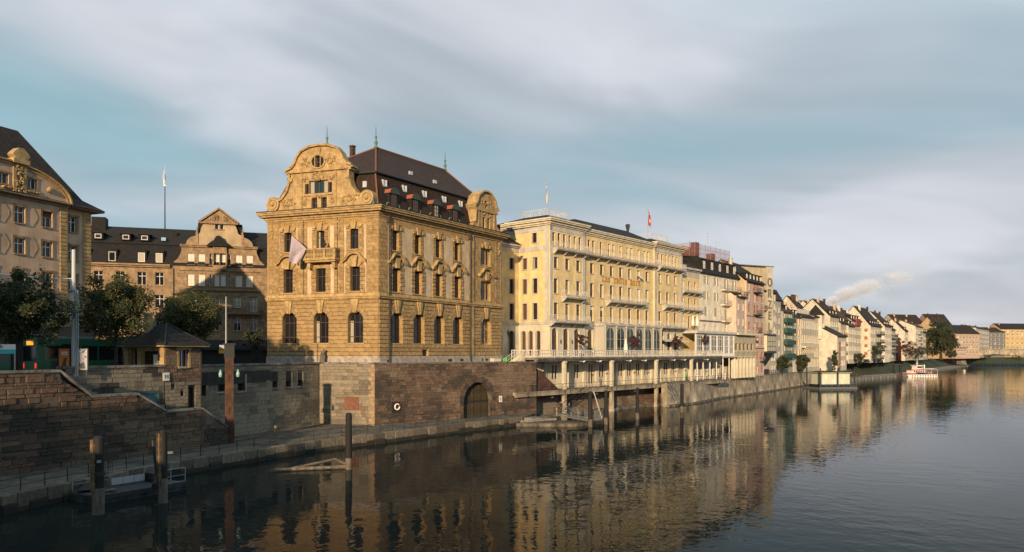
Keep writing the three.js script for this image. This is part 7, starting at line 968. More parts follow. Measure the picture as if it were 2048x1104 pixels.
// ---------- things on the quay and the river ----------
function pile(label, X, Z, r, top = 4.97, worn = 0) {
  const G = thing('mooring_pile', label, 'pile', [X, -1.5, -Z], rr(0, 3), 'mooring piles in the river');
  mesh(G, 'pole', mergeAll([cyl(r * 1.04, r * 0.95, top + 1.5, 14), T3(cyl(r * 0.85, r * 0.5, 0.1, 12), 0, top + 1.5, 0)]), M.pile);
  mesh(G, 'worn_foot', T3(cyl(r * 1.07, r * 1.05, worn ? 2.6 : 1.5, 14), 0, worn ? 0.6 : 1.0, 0), M.pileWorn);
  if (worn) { const a = mesh(G, 'rubbing_board', B(g => g.box(-0.14, 0.14, 3.0, top + 1.4, -0.05, 0.12)), mat([0.30, 0.19, 0.09], { map: withRep(T.wet, 0.8) }), new THREE.Matrix4().makeRotationY(-G.rotation.y - 0.5).multiply(new THREE.Matrix4().makeTranslation(0, 0, r))); mesh(G, 'band', T3(cyl(r * 1.12, r * 1.12, 0.25, 14), 0, 4.0, 0), M.iron); mesh(G, 'ladder', B(g => { for (const x of [-0.2, 0.2]) g.bar([x, 2.5, -r - 0.1], [x, top + 1.5, -r - 0.1], 0.03); for (let y = 2.7; y < top + 1.4; y += 0.35) g.bar([-0.2, y, -r - 0.1], [0.2, y, -r - 0.1], 0.02); }), M.iron); mesh(G, 'cleat', B(g => { g.box(-0.12, 0.12, 4.9, 5.05, r, r + 0.35); }), M.steel); }
  return G;
}
pile('thick mooring pile with worn board, nearest the left quay', -26.9, 50.4, 0.36, 4.97, 1); pile('second worn mooring pile beside the left landing gangway', -24.4, 54.2, 0.29, 4.97, 1); pile('lone black mooring pile before the pale stone wall bay', -14.7, 69.8, 0.3, 4.97);
pile('dark mooring pile left of the hotel landing stage', 11.1, 110, 0.3, 4.9); pile('dark mooring pile right of the hotel landing stage', 13.7, 113, 0.27, 4.9); pile('dark mooring pile between the second and third walkway columns', 19.7, 121.8, 0.27, 4.9); pile('dark mooring pile beside the slanted walkway ladder', 30.0, 136.8, 0.32, 4.9);
{ // brackets on the second pile, and the left landing stage
  const G = thing('landing_stage', 'grey steel landing stage with gangway and railings between two worn piles', 'landing stage', [-27.8, 0, -57], angOf(0.5, 0.85));
  mesh(G, 'pontoon', B(g => { g.block(-3.6, 3.6, -0.5, 0.55, -1.9, 1.2, 0.05); g.box(-3.6, 3.6, 0.3, 0.62, 1.2, 1.3); }), mat([0.05, 0.056, 0.058], { map: withRep(T.wet, 0.3), roughness: 0.8 }));
  for (let i = 0; i < 10; i++) mesh(G, 'deck_plank', B(g => g.box(-3.5 + i * 0.7, -2.85 + i * 0.7, 0.555, 0.6, -1.85, 1.15)), mat([0.045, 0.047, 0.05], { roughness: 1 }));
  mesh(G, 'railing', mergeAll([railGeo(-3.5, 3.5, 0.6, 1.1, -1.8, { kind: 'two', post: 1.4, pitch: 7, r: 0.025 }), railGeo(1.0, 3.5, 0.6, 1.1, 1.1, { kind: 'two', post: 1.25, pitch: 3, r: 0.025 })]), M.steel);
  const gw = mesh(G, 'gangway', B(g => { g.bar([-2.5, 0.75, -0.4], [1.6, 1.15, -5.2], 0.1, 0.1); g.bar([-3.6, 0.75, -0.9], [0.6, 1.15, -5.7], 0.1, 0.1); g.quad([-2.5, 0.8, -0.4], [1.6, 1.2, -5.2], [0.6, 1.2, -5.7], [-3.6, 0.8, -0.9]); for (let i = 0; i <= 6; i++) { const t = i / 6; g.bar([-2.5 + 4.1 * t, 0.75 + 0.4 * t, -0.4 - 4.8 * t], [-2.5 + 4.1 * t, 1.75 + 0.4 * t, -0.4 - 4.8 * t], 0.025); } g.bar([-2.5, 1.75, -0.4], [1.6, 2.15, -5.2], 0.03); }), M.iron);
  for (let i = 0; i < 3; i++) mesh(G, 'panel', B(g => g.box(-0.9 + i * 0.9, -0.05 + i * 0.9, 0.75, 1.25, -1.35, -1.3)), mat([0.36, 0.36, 0.37]));
  mesh(G, 'crate', B(g => { g.block(1.9, 2.9, 0.6, 1.3, -1.5, -0.6, 0.05); }), M.black); mesh(G, 'rope_coil', T3(new THREE.TorusGeometry(0.35, 0.1, 6, 14).rotateX(1.4), -2.2, 0.75, 0.5), M.pileWorn);
}
{ const G = thing('boat_hoist', 'dark angled steel hoist arm leaning on the second pile', 'hoist', [-25.6, 1.0, -56]); mesh(G, 'arm', B(g => { g.bar([0.0, 0, 0], [-0.35, 3.2, 0], 0.11, 0.09, 6); g.bar([-0.35, 3.2, 0], [0.9, 4.0, 1.1], 0.08, 0.07, 6); g.bar([-0.15, 1.6, 0], [0.8, 2.4, 1.1], 0.06, 0.06, 5); }), M.iron); mesh(G, 'foot', B(g => g.box(-0.3, 0.3, -0.4, 0.1, -0.3, 0.3)), M.iron); }
{ // floating boom near the third pile
  const G = thing('floating_boom', 'triangular weathered floating boom chained to the black pile', 'boom', [-17.6, 0.15, -71.5], 0);
  mesh(G, 'beam', B(g => g.bar([-3.4, 0, 3.2], [2.6, 0.05, 1.5], 0.14, 0.17, 8)), M.pileWorn); mesh(G, 'beam', B(g => g.bar([-2.2, 0.02, 2.8], [1.2, 0.45, -0.4], 0.12, 0.12, 8)), M.pileWorn); mesh(G, 'beam', B(g => g.bar([1.2, 0.45, -0.4], [2.8, 0.2, 1.6], 0.12, 0.12, 8)), M.pileWorn);
}
{ // rusty flood-gauge post with two hanging lamps
  const G = thing('rusty_post', 'tall square rusty steel post with two green lamps', 'post', [-29.4, 1.1, -80.6], 0.35);
  mesh(G, 'shaft', B(g => { g.box(-0.42, 0.42, 0, 8.8, -0.42, 0.42); }), M.rust); mesh(G, 'foot', B(g => g.block(-0.52, 0.52, 0, 2.0, -0.52, 0.52, 0.05)), M.rust); mesh(G, 'cap', B(g => { g.box(-0.5, 0.5, 8.8, 10.2, -0.4, 0.4); g.box(-0.6, 0.6, 10.2, 10.35, -0.5, 0.5); }), M.iron);
  for (const s of [-1, 1]) { const l = mesh(G, 'lamp_arm', B(g => { g.bar([s * 0.4, 7.55, 0.2], [s * 0.85, 7.6, 0.3], 0.04, 0.03, 5); }), M.iron); mesh(l, 'lamp', lathe([[0.0, 0], [0.17, 0.02], [0.2, 0.35], [0.12, 0.55], [0.08, 0.75], [0, 0.8]], 10), mat([0.25, 0.42, 0.38], { roughness: 0.3 }), new THREE.Matrix4().makeTranslation(s * 0.85, 6.85, 0.3)); }
}
{ // railing of the lower quay: posts with two rails
  const E = [[-33.8, 48], [-29.9, 65.8], [-21.2, 82.9], [-16.6, 89.0], [-6.0, 104.3], [0.6, 112.5]];
  const G = thing('quay_railing', 'thin dark iron railing along the lower quay', 'railing', [E[1][0], 1.1, -E[1][1]]);
  for (let i = 0; i < E.length - 1; i++) { const [a, b] = [E[i], E[i + 1]], L = Math.hypot(b[0] - a[0], b[1] - a[1]), F = inOf(G, plan(a[0], a[1], b[0] - a[0], b[1] - a[1])); mesh(G, 'rails', B(g => { g.bar([0, 2.15, 0], [L, 2.15, 0], 0.03); g.bar([0, 1.65, 0], [L, 1.65, 0], 0.02); }), M.iron, F); const n = Math.round(L / 2.1); for (let k = 0; k < n; k++) mesh(G, 'rail_post', B(g => g.bar([0, 1.1, 0], [0, 2.2, 0], 0.04, 0.04, 5)), M.iron, at(F, L * k / n, 0, 0)); }
}
{ const bol = (label, X, Z, y) => { const G = thing('bollard', label, 'bollard', [X, y, -Z]); mesh(G, 'body', lathe([[0.0, 0], [0.17, 0], [0.17, 0.9], [0.2, 0.92], [0.2, 1.02], [0.12, 1.1], [0, 1.12]], 12), M.concretePale); mesh(G, 'stripe', T3(cyl(0.176, 0.176, 0.16, 12), 0, 0.6, 0), M.iron); }; bol('pale striped bollard on the lower quay beside the grey wall', -26.8, 88.0, 1.1); bol('pale bollard at the head of the hotel gangway', 6.7, 115.5, 1.1); }
{ const F0 = plan(-17.7, 99.8, 1.02, 1), p = new THREE.Vector3(3.3, 3.3, 0.14).applyMatrix4(F0), G = thing('life_ring', 'white and red life ring on a dark board on the arch wall', 'life ring', [p.x, p.y, p.z], angOf(1.02, 1)); mesh(G, 'board', B(g => g.box(-0.6, 0.6, -0.65, 0.75, -0.06, 0.0)), M.iron); const t = mesh(G, 'ring', T3(new THREE.TorusGeometry(0.37, 0.1, 8, 20), 0.1, 0.05, 0.11), M.white); mesh(t, 'red_band', T3(new THREE.TorusGeometry(0.37, 0.105, 8, 5, 0.9), 0.1, 0.05, 0.11), M.red);
  const s = new THREE.Vector3(22.3, 3.6, 0.12).applyMatrix4(F0), S = thing('wall_sign', 'small white notice board right of the arched gateway', 'sign', [s.x, s.y, s.z], angOf(1.02, 1)); mesh(S, 'board', B(g => g.box(-0.32, 0.32, -0.45, 0.45, -0.03, 0.0)), M.white); mesh(S, 'print', B(g => { for (let i = 0; i < 4; i++) g.box(-0.22, 0.22 - 0.1 * (i % 2), 0.2 - i * 0.15, 0.26 - i * 0.15, 0, 0.006); }), M.black); }
{ // hotel landing: concrete raft, gangway, small stage
  const G = thing('hotel_landing', 'grey steel gangway with railings down to the landing below the hotel', 'gangway', [9.5, 0, -113.5], angOf(...HFd));
  const F = inOf(G, new THREE.Matrix4());
  const P = (x, y, z) => [x, y, -z];
  const a = [6.6, 114.2], b = [10.6, 110.8], c = [13.1, 112.6];
  mesh(G, 'gangway', B(g => { const n = [0.5, 0.6]; const Q = (t, k, y) => P(a[0] + (b[0] - a[0]) * t + n[0] * k, 1.5 - 0.5 * t + y, a[1] + (b[1] - a[1]) * t + n[1] * k); for (const k of [0, 2]) { g.bar(Q(0, k, -0.2), Q(1, k, -0.2), 0.13); g.bar(Q(0, k, 0), Q(1, k, 0), 0.06); g.bar(Q(0, k, 1.1), Q(1, k, 1.1), 0.035); g.bar(Q(0, k, 0.55), Q(1, k, 0.55), 0.025); for (let i = 0; i <= 8; i++) g.bar(Q(i / 8, k, -0.2), Q(i / 8, k, i % 2 ? 0 : 1.1), 0.03); } g.quad(Q(0, 0, 0), Q(1, 0, 0), Q(1, 2, 0), Q(0, 2, 0)); }), M.zinc, F);
  mesh(G, 'stage', B(g => { const Q = (t, k, y) => P(b[0] + (c[0] - b[0]) * t - 0.8 * k, 0.75 + y, b[1] + (c[1] - b[1]) * t + 0.9 * k); g.bar(Q(0, 0, 0), Q(1, 0, 0.1), 0.15); g.quad(Q(0, 0, 0), Q(1, 0, 0), Q(1, 2, 0), Q(0, 2, 0)); for (let i = 0; i <= 12; i++) g.bar(Q(i / 12, 0, 0), Q(i / 12, 0, 1.3), 0.028); g.bar(Q(0, 0, 1.3), Q(1, 0, 1.3), 0.04); g.bar(Q(1, 0, 0), Q(0.85, 1, 4.0), 0.1); }), M.zinc, F);
  mesh(G, 'stair', B(g => { for (let i = 0; i < 12; i++) { const t = i / 11; const x = 7.4 + 4.2 * t, z = 117.4 - 0.2 * t + 2.2 * t, y = 1.6 + 2.7 * t; g.bar(P(x, y, z), P(x + 0.75, y, z - 0.95), 0.06); } g.bar(P(7.4, 1.5, 117.4), P(11.6, 4.3, 119.4), 0.07); g.bar(P(8.1, 1.5, 116.4), P(12.4, 4.3, 118.4), 0.07); g.bar(P(7.4, 2.6, 117.4), P(11.6, 5.4, 119.4), 0.04); g.bar(P(8.1, 2.6, 116.4), P(12.4, 5.4, 118.4), 0.04); }), M.iron, F);
  const R = thing('concrete_raft', 'low weathered concrete landing ledge before the hotel gangway', 'ledge', [5, 0, -112]); mesh(R, 'slab', P3([[0.6, 110.2], [9.2, 109.6], [11.2, 112.4], [5.2, 116.5], [2.2, 114.6]], -1, 0.45), M.quayStone, inOf(R, new THREE.Matrix4())); mesh(R, 'block', P3([[1.6, 112.8], [4.4, 112.0], [5.6, 114.2], [3.0, 115.5]], 0.45, 1.0), M.concrete, inOf(R, new THREE.Matrix4())); mesh(R, 'beam', B(g => g.bar([1.2, 0.6, -110.8], [6.4, 0.8, -112.6], 0.22, 0.2, 6)), M.concrete, inOf(R, new THREE.Matrix4()));
}
{ // slanted ladder from walkway to pile
  const G = thing('walkway_ladder', 'slanted steel ladder from the walkway down to the dark pile', 'ladder', [29, 4, -140]); const m = inOf(G, new THREE.Matrix4()), a = hf(31.5, 5.2); mesh(G, 'rails', B(g => { for (const k of [0, 0.7]) { g.bar([a[0] + k, 4.6, -a[1] - k], [29.6 + k, 2.0, -136.9 - k], 0.08); g.bar([a[0] + k, 5.5, -a[1] - k], [29.8 + k, 3.1, -137.0 - k], 0.05); } }), M.zinc, m); mesh(G, 'treads', B(g => { for (let i = 1; i < 9; i++) { const t = i / 9; g.bar([a[0] + (29.6 - a[0]) * t, 4.6 - 2.6 * t, -(a[1] + (136.9 - a[1]) * t)], [a[0] + 0.7 + (29.6 - a[0]) * t, 4.6 - 2.6 * t, -(a[1] + 0.7 + (136.9 - a[1]) * t)], 0.05); } }), M.zinc, m); }
for (const [s, l] of [[46, 'white lifebuoy post on the walkway left of the restaurant'], [60, 'white lifebuoy post on the walkway before the restaurant piers']]) { const a = hf(s, 4.9), G = thing('white_post', l, 'post', [a[0], 4.4, -a[1]]); mesh(G, 'body', B(g => g.block(-0.12, 0.12, 0, 1.5, -0.1, 0.12, 0.02)), M.white); mesh(G, 'cap', B(g => g.box(-0.15, 0.15, 1.5, 1.56, -0.13, 0.15)), M.iron); }
{ // rail along the far quay wall
  const G = thing('quay_railing', 'dark railing along the curved pale quay wall', 'railing', [WL[3][0], 4.6, -WL[3][1]]); for (let i = 2; i < 6; i++) { const a = inl(i, 0.25), b = inl(i + 1, 0.25), L = Math.hypot(b[0] - a[0], b[1] - a[1]); mesh(G, 'rails', railGeo(0, L, 4.62, 1.05, 0, { kind: 'two', post: 2, pitch: 4, r: 0.035 }), M.iron, inOf(G, plan(a[0], a[1], b[0] - a[0], b[1] - a[1]))); }
  const a = inl(4, 0.6), H = thing('dark_hoarding', 'dark wooden hoarding on the quay before the pink house', 'hoarding', [a[0] - 8, 4.5, -(a[1] - 12)], angOf(0.56, 0.83)); for (let i = 0; i < 7; i++) mesh(H, 'plank', B(g => g.box(i * 1.5, i * 1.5 + 1.46, 0, 1.5, 0, 0.08)), M.woodDark); mesh(H, 'post', B(g => { for (let i = 0; i < 8; i++) g.box(i * 1.5 - 0.06, i * 1.5 + 0.06, 0, 1.55, -0.12, -0.002); }), M.woodDark); }
{ // floating boathouse
  const G = thing('floating_boathouse', 'pale green floating boathouse on a dark raft between steel piles', 'boathouse', [93, 0, -226], angOf(0.97, 0.24)), pal = mat([0.52, 0.54, 0.44], { roughness: 0.6 });
  mesh(G, 'raft', B(g => { g.box(-6.2, 6.2, -0.5, 0.45, -4, 3.4).box(-6.4, 6.4, 0.1, 0.32, 3.4, 3.6); }), M.zinc); mesh(G, 'hull', B(g => g.box(-5, 5, 0.45, 1.3, -3, 2)), M.black); const c = mesh(G, 'cabin', B(g => g.box(-4.4, 4.8, 1.3, 4.5, -3, 2)), pal);
  for (let i = 0; i < 6; i++) mesh(c, 'panel', B(g => g.box(-4.3 + i * 1.5, -2.87 + i * 1.5, 1.45, 4.3, 2.002, 2.06)), [M.whiteWall, pal][i % 2]); mesh(c, 'roof', B(g => g.box(-4.8, 5.2, 4.5, 4.75, -3.3, 2.5)), mat([0.22, 0.25, 0.17]));
  for (const x of [-5.7, 0.1, 5.6]) mesh(G, 'pile', B(g => g.bar([x, -1, 3.0], [x, 6.0, 3.0], 0.2, 0.2, 8)), M.iron); for (const x of [-5.5, 5.4]) mesh(G, 'pile', B(g => g.bar([x, -1, -3.6], [x, 6.2, -3.6], 0.2, 0.2, 8)), M.iron); mesh(G, 'railing', railGeo(-6, 6, 0.5, 1.0, 3.3, { kind: 'two', post: 2, pitch: 12 }), M.steel);
}
{ // red and white work boat
  const G = thing('work_boat', 'red and white work boat moored at the far bank', 'boat', [183.5, 0, -350], angOf(0.93, 0.36));
  const hull = (y, k) => [[-7 * k, -2.2 * k], [-7.2 * k, 0], [-7 * k, 2.2 * k], [3, 2.4 * k], [6.2 * k, 1.5 * k], [8 * k + (y > 0.5 ? 0.7 : 0), 0], [6.2 * k, -1.5 * k], [3, -2.4 * k]];
  const shell = (y0, k0, y1, k1) => B(g => { const a = hull(y0, k0), b = hull(y1, k1); for (let i = 0; i < 8; i++) { const j = (i + 1) % 8; g.quad([a[i][0], y0, a[i][1]], [b[i][0], y1 + (i > 2 && i < 7 ? 0.35 : 0), b[i][1]], [b[j][0], y1 + (j > 2 && j < 7 ? 0.35 : 0), b[j][1]], [a[j][0], y0, a[j][1]]); } });
  mesh(G, 'hull', shell(-0.6, 0.9, 1.2, 1), M.red); const dk = mesh(G, 'deck', B(g => g.prism(hull(1, 0.98), 0.95, 1.05)), M.zinc); mesh(G, 'bulwark', B(g => { const a = hull(1, 0.995); for (let i = 0; i < 8; i++) { const j = (i + 1) % 8; g.bar([a[i][0], 1.35, a[i][1]], [a[j][0], 1.35, a[j][1]], 0.08); } }), M.white);
  const c = mesh(G, 'deckhouse', B(g => { g.block(-5.2, 2.2, 1.05, 2.7, -1.7, 1.7, 0.1); }), M.white); mesh(c, 'stripe', B(g => g.box(-5.25, 2.25, 2.45, 2.75, -1.75, 1.75)), M.red); for (let i = 0; i < 5; i++) mesh(c, 'window', B(g => g.box(-4.7 + i * 1.35, -3.8 + i * 1.35, 1.7, 2.3, 1.7, 1.73)), M.glass);
  const w = mesh(G, 'wheelhouse', B(g => { g.face([[-2.6, 2.75], [1.2, 2.75], [0.8, 4.6], [-2.4, 4.6]], -1.3, 1.3); g.box(-2.9, 1.4, 4.6, 4.8, -1.5, 1.5); }), M.white); mesh(w, 'window', B(g => g.box(-2.2, 0.7, 3.5, 4.3, 1.3, 1.33)), M.glass); mesh(w, 'trim', B(g => g.box(-2.5, 1.1, 2.78, 3.0, -1.34, 1.34)), M.red);
  mesh(G, 'mast', B(g => { g.bar([-0.8, 4.8, 0], [-0.8, 7.4, 0], 0.12, 0.08, 6); g.box(-1.1, -0.5, 5.2, 5.6, -0.2, 0.2); g.bar([-1.6, 6.2, 0], [0, 6.2, 0], 0.06); g.bar([3.6, 1.2, 0], [3.6, 5.0, 0], 0.3, 0.25, 8); }), M.white); mesh(G, 'crane', B(g => { g.bar([5.2, 1.3, 0], [6.5, 3.4, 0], 0.1); g.bar([4, 1.3, 0.8], [7.5, 1.9, 0.8], 0.05); }), M.steel);
  const Pn = thing('ferry_pontoon', 'long white pontoon with round ports beside the work boat', 'pontoon', [176, 0, -337], angOf(0.97, 0.2)); mesh(Pn, 'hull', B(g => { g.face([[-6, 0.9], [-5, -0.3], [9, -0.3], [9, 0.9]], -1.6, 1.6); }), M.white); for (let i = 0; i < 10; i++) mesh(Pn, 'port', B(g => g.box(-3.8 + i * 1.3, -3.1 + i * 1.3, 0.2, 0.6, 1.6, 1.62)), M.glass); mesh(Pn, 'canopy', B(g => { g.quad([3, 3.2, 1.7], [9.2, 3.2, 1.7], [9.2, 3.6, -1.6], [3, 3.6, -1.6]); for (const x of [3.2, 6, 9]) g.bar([x, 0.9, 1.6], [x, 3.2, 1.6], 0.05); }), M.whiteWall);
  const D = thing('dolphin_frame', 'dark steel mooring frame beside the white pontoon', 'frame', [167, -1, -338]); mesh(D, 'frame', B(g => { for (const [x, z] of [[0, 0], [2.6, 0.5], [0.4, -2.5], [3, -2]]) g.bar([x, 0, z], [x, 6.6, z], 0.22, 0.22, 6); g.bar([0, 6.2, 0], [2.6, 6.2, 0.5], 0.15); g.bar([0.4, 6.2, -2.5], [3, 6.2, -2], 0.15); }), M.iron); mesh(D, 'fender', B(g => g.box(-0.3, 3, 1, 2.2, 0.3, 0.6)), M.woodDark);
  for (const [l, x, z, col] of [['orange mooring buoy near the bank', 147, 318, [0.7, 0.22, 0.03]], ['small yellow buoy floating nearer the dock', 134, 300, [0.7, 0.35, 0.03]], ['pale channel buoy right of the work boat', 248, 425, [0.6, 0.5, 0.3]]]) { const q = thing('buoy', l, 'buoy', [x, -0.2, -z]); mesh(q, 'float', lathe([[0, 0], [0.55, 0.15], [0.65, 0.6], [0.35, 1.1], [0.1, 1.5], [0, 1.55]], 12), mat(col)); mesh(q, 'mark', T3(cyl(0.08, 0.05, 0.8, 6), 0, 1.5, 0), M.iron); }
}
// cars parked on the bank road
[['dark saloon car parked under the bank tree', 143, 312.5], ['dark estate car parked nearer the pale wall', 150.5, 322], ['black car parked beside the pale garden wall', 156, 329]].forEach(([l, x, z]) => { const G = thing('parked_car', l, 'car', [x, 6.35, -z], angOf(0.62, 0.78), 'cars parked on the bank road'); mesh(G, 'body', B(g => g.face([[-2.1, 0.3], [2.1, 0.3], [2.15, 0.75], [1.3, 0.9], [-1.9, 0.95], [-2.15, 0.7]], -0.85, 0.85)), mat([0.03, 0.032, 0.04], { roughness: 0.25, metalness: 0.3 })); mesh(G, 'cabin', B(g => g.face([[-1.8, 0.9], [1.1, 0.9], [0.5, 1.42], [-1.3, 1.45]], -0.75, 0.75)), M.glass); for (const x2 of [-1.35, 1.35]) for (const z2 of [-0.8, 0.8]) mesh(G, 'wheel', T3(new THREE.CylinderGeometry(0.32, 0.32, 0.2, 14).rotateX(Math.PI / 2), x2, 0.32, z2), M.black); });
tag(mesh(scene, 'garden_wall', P3([[160, 333], [168, 345], [167.6, 345.3], [159.6, 333.3]], 6.2, 8.6), M.whiteWall), 'low pale garden wall behind the parked cars', 'wall');
// ---------- people ----------
const { MarchingCubes } = await import('three/addons/objects/MarchingCubes.js');
function person(label, X, Y, Z, ang, top, legs, walk = 0) {
  const G = thing('person', label, 'person', [X, Y, -Z], ang);
  const Hh = 1.72, bones = [ // a, b, ra, rb
    [[0, 1.0, 0], [0, 1.38, 0], 0.15, 0.17], [[-0.15, 1.4, 0], [0.15, 1.4, 0], 0.08, 0.08], [[0, 1.42, 0], [0, 1.54, 0.02], 0.055, 0.055], [[0, 1.6, 0.02], [0, 1.65, 0.0], 0.085, 0.1],
    ...[-1, 1].flatMap(s => [[[s * 0.2, 1.4, 0], [s * 0.26, 1.1, -0.05 * s * walk - 0.03], 0.06, 0.048], [[s * 0.26, 1.1, -0.05 * s * walk - 0.03], [s * 0.25, 0.86, 0.08 + 0.06 * s * walk], 0.046, 0.034], [[s * 0.25, 0.86, 0.08 + 0.06 * s * walk], [s * 0.25, 0.78, 0.1 + 0.06 * s * walk], 0.036, 0.03], [[s * 0.09, 0.95, 0], [s * 0.1, 0.5, 0.1 * s * walk], 0.1, 0.065], [[s * 0.1, 0.5, 0.1 * s * walk], [s * 0.1, 0.08, 0.18 * s * walk - 0.04], 0.062, 0.042], [[s * 0.1, 0.05, 0.18 * s * walk - 0.04], [s * 0.1, 0.04, 0.18 * s * walk + 0.13], 0.045, 0.035]])];
  const n = 72, mc = new MarchingCubes(n, new THREE.MeshBasicMaterial(), false, false, 60000); mc.isolation = 0; const S = 0.92;
  for (let k = 0; k < n; k++) for (let j = 0; j < n; j++) for (let i = 0; i < n; i++) { const p = [(i / n * 2 - 1) * S, (j / n * 2 - 1) * S + 0.87, (k / n * 2 - 1) * S]; let d = 1e9; for (const [a, b, r0, r1] of bones) { const ab = [b[0] - a[0], b[1] - a[1], b[2] - a[2]], t = clamp(((p[0] - a[0]) * ab[0] + (p[1] - a[1]) * ab[1] + (p[2] - a[2]) * ab[2]) / (ab[0] ** 2 + ab[1] ** 2 + ab[2] ** 2)); const q = Math.hypot(p[0] - a[0] - ab[0] * t, p[1] - a[1] - ab[1] * t, p[2] - a[2] - ab[2] * t) - (r0 + (r1 - r0) * t); const kk = 0.035, h = clamp(0.5 + 0.5 * (d - q) / kk); d = d + (q - d) * h - kk * h * (1 - h); } mc.field[k * n * n + j * n + i] = -d; }
  mc.update(); const cnt = mc.count, pos = new Float32Array(cnt * 3), col = []; for (let i = 0; i < cnt * 3; i += 3) { pos[i] = mc.positionArray[i] * S; pos[i + 1] = mc.positionArray[i + 1] * S + 0.87; pos[i + 2] = mc.positionArray[i + 2] * S; const y = pos[i + 1], hand = y < 0.87 && y > 0.7 && Math.abs(pos[i]) > 0.2; col.push(...(y > 1.5 || hand ? [0.42, 0.26, 0.18] : y > 0.93 || Math.abs(pos[i]) > 0.2 ? top : y > 0.09 ? legs : [0.03, 0.025, 0.02])); }
  const fg = new GB(); fg.tinted = true; fg.tint = [0.42, 0.26, 0.18]; for (const s of [-1, 1]) for (let f = 0; f < 5; f++) { const x = s * 0.25, y = 0.78, z = 0.1 + 0.06 * s * walk + (f - 1.5) * 0.02; if (f === 4) fg.bar([x, y + 0.03, z - 0.1], [x - s * 0.03, y - 0.02, z - 0.03], 0.01, 0.008, 5); else { const l = [0.075, 0.085, 0.08, 0.065][f]; fg.bar([x, y, z], [x - s * 0.008, y - l * 0.5, z + 0.005], 0.01, 0.009, 5); fg.bar([x - s * 0.008, y - l * 0.5, z + 0.005], [x - s * 0.025, y - l, z + 0.012], 0.009, 0.007, 5); } }
  const g = new THREE.BufferGeometry(); g.setAttribute('position', new THREE.BufferAttribute(pos, 3)); g.setAttribute('normal', new THREE.BufferAttribute(mc.normalArray.slice(0, cnt * 3), 3)); g.setAttribute('color', new THREE.Float32BufferAttribute(col, 3)); const f = fg.build(); f.deleteAttribute('uv'); 
  g.computeVertexNormals(); mesh(G, 'body', mergeGeometries([g, f]), new THREE.MeshStandardMaterial({ vertexColors: true, roughness: 0.9 }));
  mesh(G, 'hair', T3(new THREE.SphereGeometry(0.112, 12, 8, 0, Math.PI * 2, 0, 1.75).rotateX(-0.35), 0, 1.655, -0.01), M.hair); return G;
}
{ const a = hf(9.6, 4.3); person('person in a grey-blue coat walking along the hotel walkway', a[0], 4.42, a[1], angOf(...HFd) + 1.4, [0.13, 0.145, 0.165], [0.10, 0.10, 0.12], 1); const b = hf(46.2, 2.4); person('person in a bright green top under the winter garden', b[0], 4.42, b[1], 0.5, [0.03, 0.33, 0.08], [0.04, 0.04, 0.05]); person('person in dark clothes at the head of the gangway', 7.3, 1.5, 115.0, 0.8, [0.02, 0.02, 0.025], [0.02, 0.02, 0.025]); person('person in a navy coat standing behind the gangway railing', 8.4, 1.35, 114.0, 1.6, [0.02, 0.025, 0.05], [0.02, 0.02, 0.03]); }
// green containers in the street gap
for (const [x, z, c, l] of [[-0.6, 124.4, [0.02, 0.45, 0.05], 'bright green waste container beside the terrace stairs'], [-2.6, 122.5, [0.55, 0.50, 0.42], 'pale panel barrier left of the green container']]) { const G = thing('street_container', l, 'container', [x, STREET, -z], 0.8); mesh(G, 'body', B(g => g.face([[-0.7, 0.1], [0.7, 0.1], [0.78, 1.15], [-0.78, 1.15]], -0.45, 0.45)), mat(c)); mesh(G, 'lid', B(g => g.box(-0.8, 0.8, 1.15, 1.25, -0.5, 0.5)), mat(c.map(v => v * 0.7))); for (const s of [-0.5, 0.5]) mesh(G, 'wheel', T3(new THREE.CylinderGeometry(0.1, 0.1, 0.06, 8).rotateX(Math.PI / 2), s, 0.1, 0.46), M.black); }
{ // steam drifting from a distant chimney: fine droplets, dense in billows and thinning downwind
  const g = new GB(); let n = 0, guard = 0;
  const gs = () => (rnd() + rnd() + rnd() + rnd() - 2) * 0.86;
  while (n < 190000 && guard++ < 1500000) {
    const t = Math.pow(rnd(), 1.25), R = 2.4 + 8.5 * Math.sin(Math.min(1.8, t * 3.2)), x = 112 * t, y = 40 * Math.pow(t, 0.72), dx = gs() * R * 1.2, dy = gs() * R * 0.8, dz = gs() * R;
    const d = fbm((x + dx) * 0.11 + 3, (y + dy) * 0.15 + dz * 0.06 + 8, 4, 0, 90); if (rnd() > smooth(0.2, 0.62, d) * (1 - smooth(0.4, 1, t) * 0.97)) continue;
    const s = rr(0.1, 0.3), p = [x + dx, y + dy, dz], q = () => [p[0] + rr(-s, s), p[1] + rr(-s, s), p[2] + rr(-s, s)]; g.tri(q(), q(), q()); n++;
  }
  const o = mesh(scene, 'steam_cloud', g.build(), new THREE.MeshPhysicalMaterial({ color: lin(0.78, 0.82, 0.90), roughness: 1, side: THREE.DoubleSide, transmission: 0.3, thickness: 0 })); o.position.set(361, 64, -900); tag(o, 'white steam plume drifting behind the steep brown roof', 'steam');
}
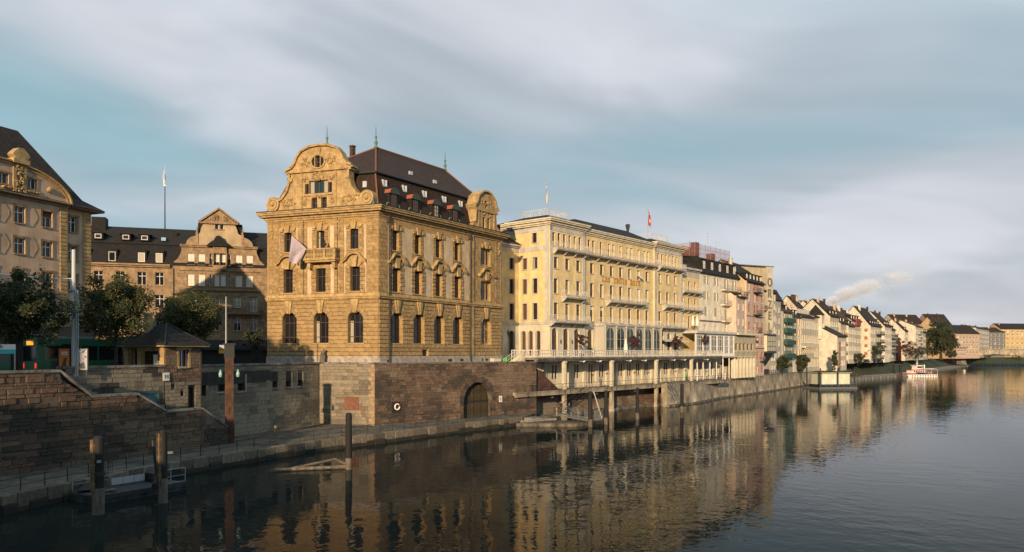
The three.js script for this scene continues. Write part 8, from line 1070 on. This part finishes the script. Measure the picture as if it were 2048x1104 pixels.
// ---------- outside the picture: the old bridge under the viewer and the houses at its head, which shade the left bank ----------
{
  const d = [0.768, -0.64], c = [-49.2, 39.8], G = thing('old_stone_bridge', 'old stone arch bridge under the viewer, outside the picture', 'bridge', [c[0], 0, -c[1]], angOf(...d)), F = inOf(G, plan(...c, ...d)), L = 170, hs = [];
  for (let i = 0; i < 9; i++) hs.push({ x: 11.5 + i * 18, y: -1.5, w: 14, h: 8.3, arch: 0.75, open: 1 });
  mesh(G, 'arches', wallGeo(rect(-6, L, -2, 8.75), hs, 12), stoneMat([0.30, 0.22, 0.16], 0.3), at(F, 0, 0, 12)); for (const z of [0, 11.7]) mesh(G, 'parapet', B(g => g.box(-6, L, 8.75, 9.75, z, z + 0.3)), M.concrete, F); mesh(G, 'roadway', B(g => g.box(-6, L, 8.75, 8.79, 0.32, 11.68)), M.asphalt, F);
  for (const [x, z, w, dp, h, l] of [[-50, 2, 11, 14, 19.5, 'low rendered house at the bridge head, outside the picture'], [-86, 4, 34, 16, 34, 'tall wide house at the bridge head, outside the picture']]) { const B1 = thing('bridgehead_house', l, 'house', [x, STREET, -z], 0, 'houses at the bridge head'); mesh(B1, 'wall', B(g => g.box(0, w, -1, h - STREET - 4, -dp, 0)), M.pinkWall); mesh(B1, 'roof', B(g => { const y = h - STREET - 4; g.quad([-0.5, y, 0.5], [w + 0.5, y, 0.5], [w - 3, y + 5, -dp / 2], [3, y + 5, -dp / 2]); g.quad([-0.5, y, -dp - 0.5], [w + 0.5, y, -dp - 0.5], [w - 3, y + 5, -dp / 2], [3, y + 5, -dp / 2]); g.tri([w + 0.5, y, 0.5], [w + 0.5, y, -dp - 0.5], [w - 3, y + 5, -dp / 2]); g.tri([-0.5, y, 0.5], [-0.5, y, -dp - 0.5], [3, y + 5, -dp / 2]); }), M.tileBrown); for (let i = 0; i < 4; i++) for (let k = 0; k < 3; k++) mesh(B1, 'window', B(g => g.box(2 + i * 4, 3.2 + i * 4, 2 + k * 3.6, 4 + k * 3.6, 0, 0.03)), M.glass); }
}
const renderer = new THREE.WebGLRenderer({ antialias: true });
renderer.toneMapping = THREE.LinearToneMapping; renderer.toneMappingExposure = EXPOSURE; renderer.shadowMap.enabled = true;
renderer.render(scene, camera);
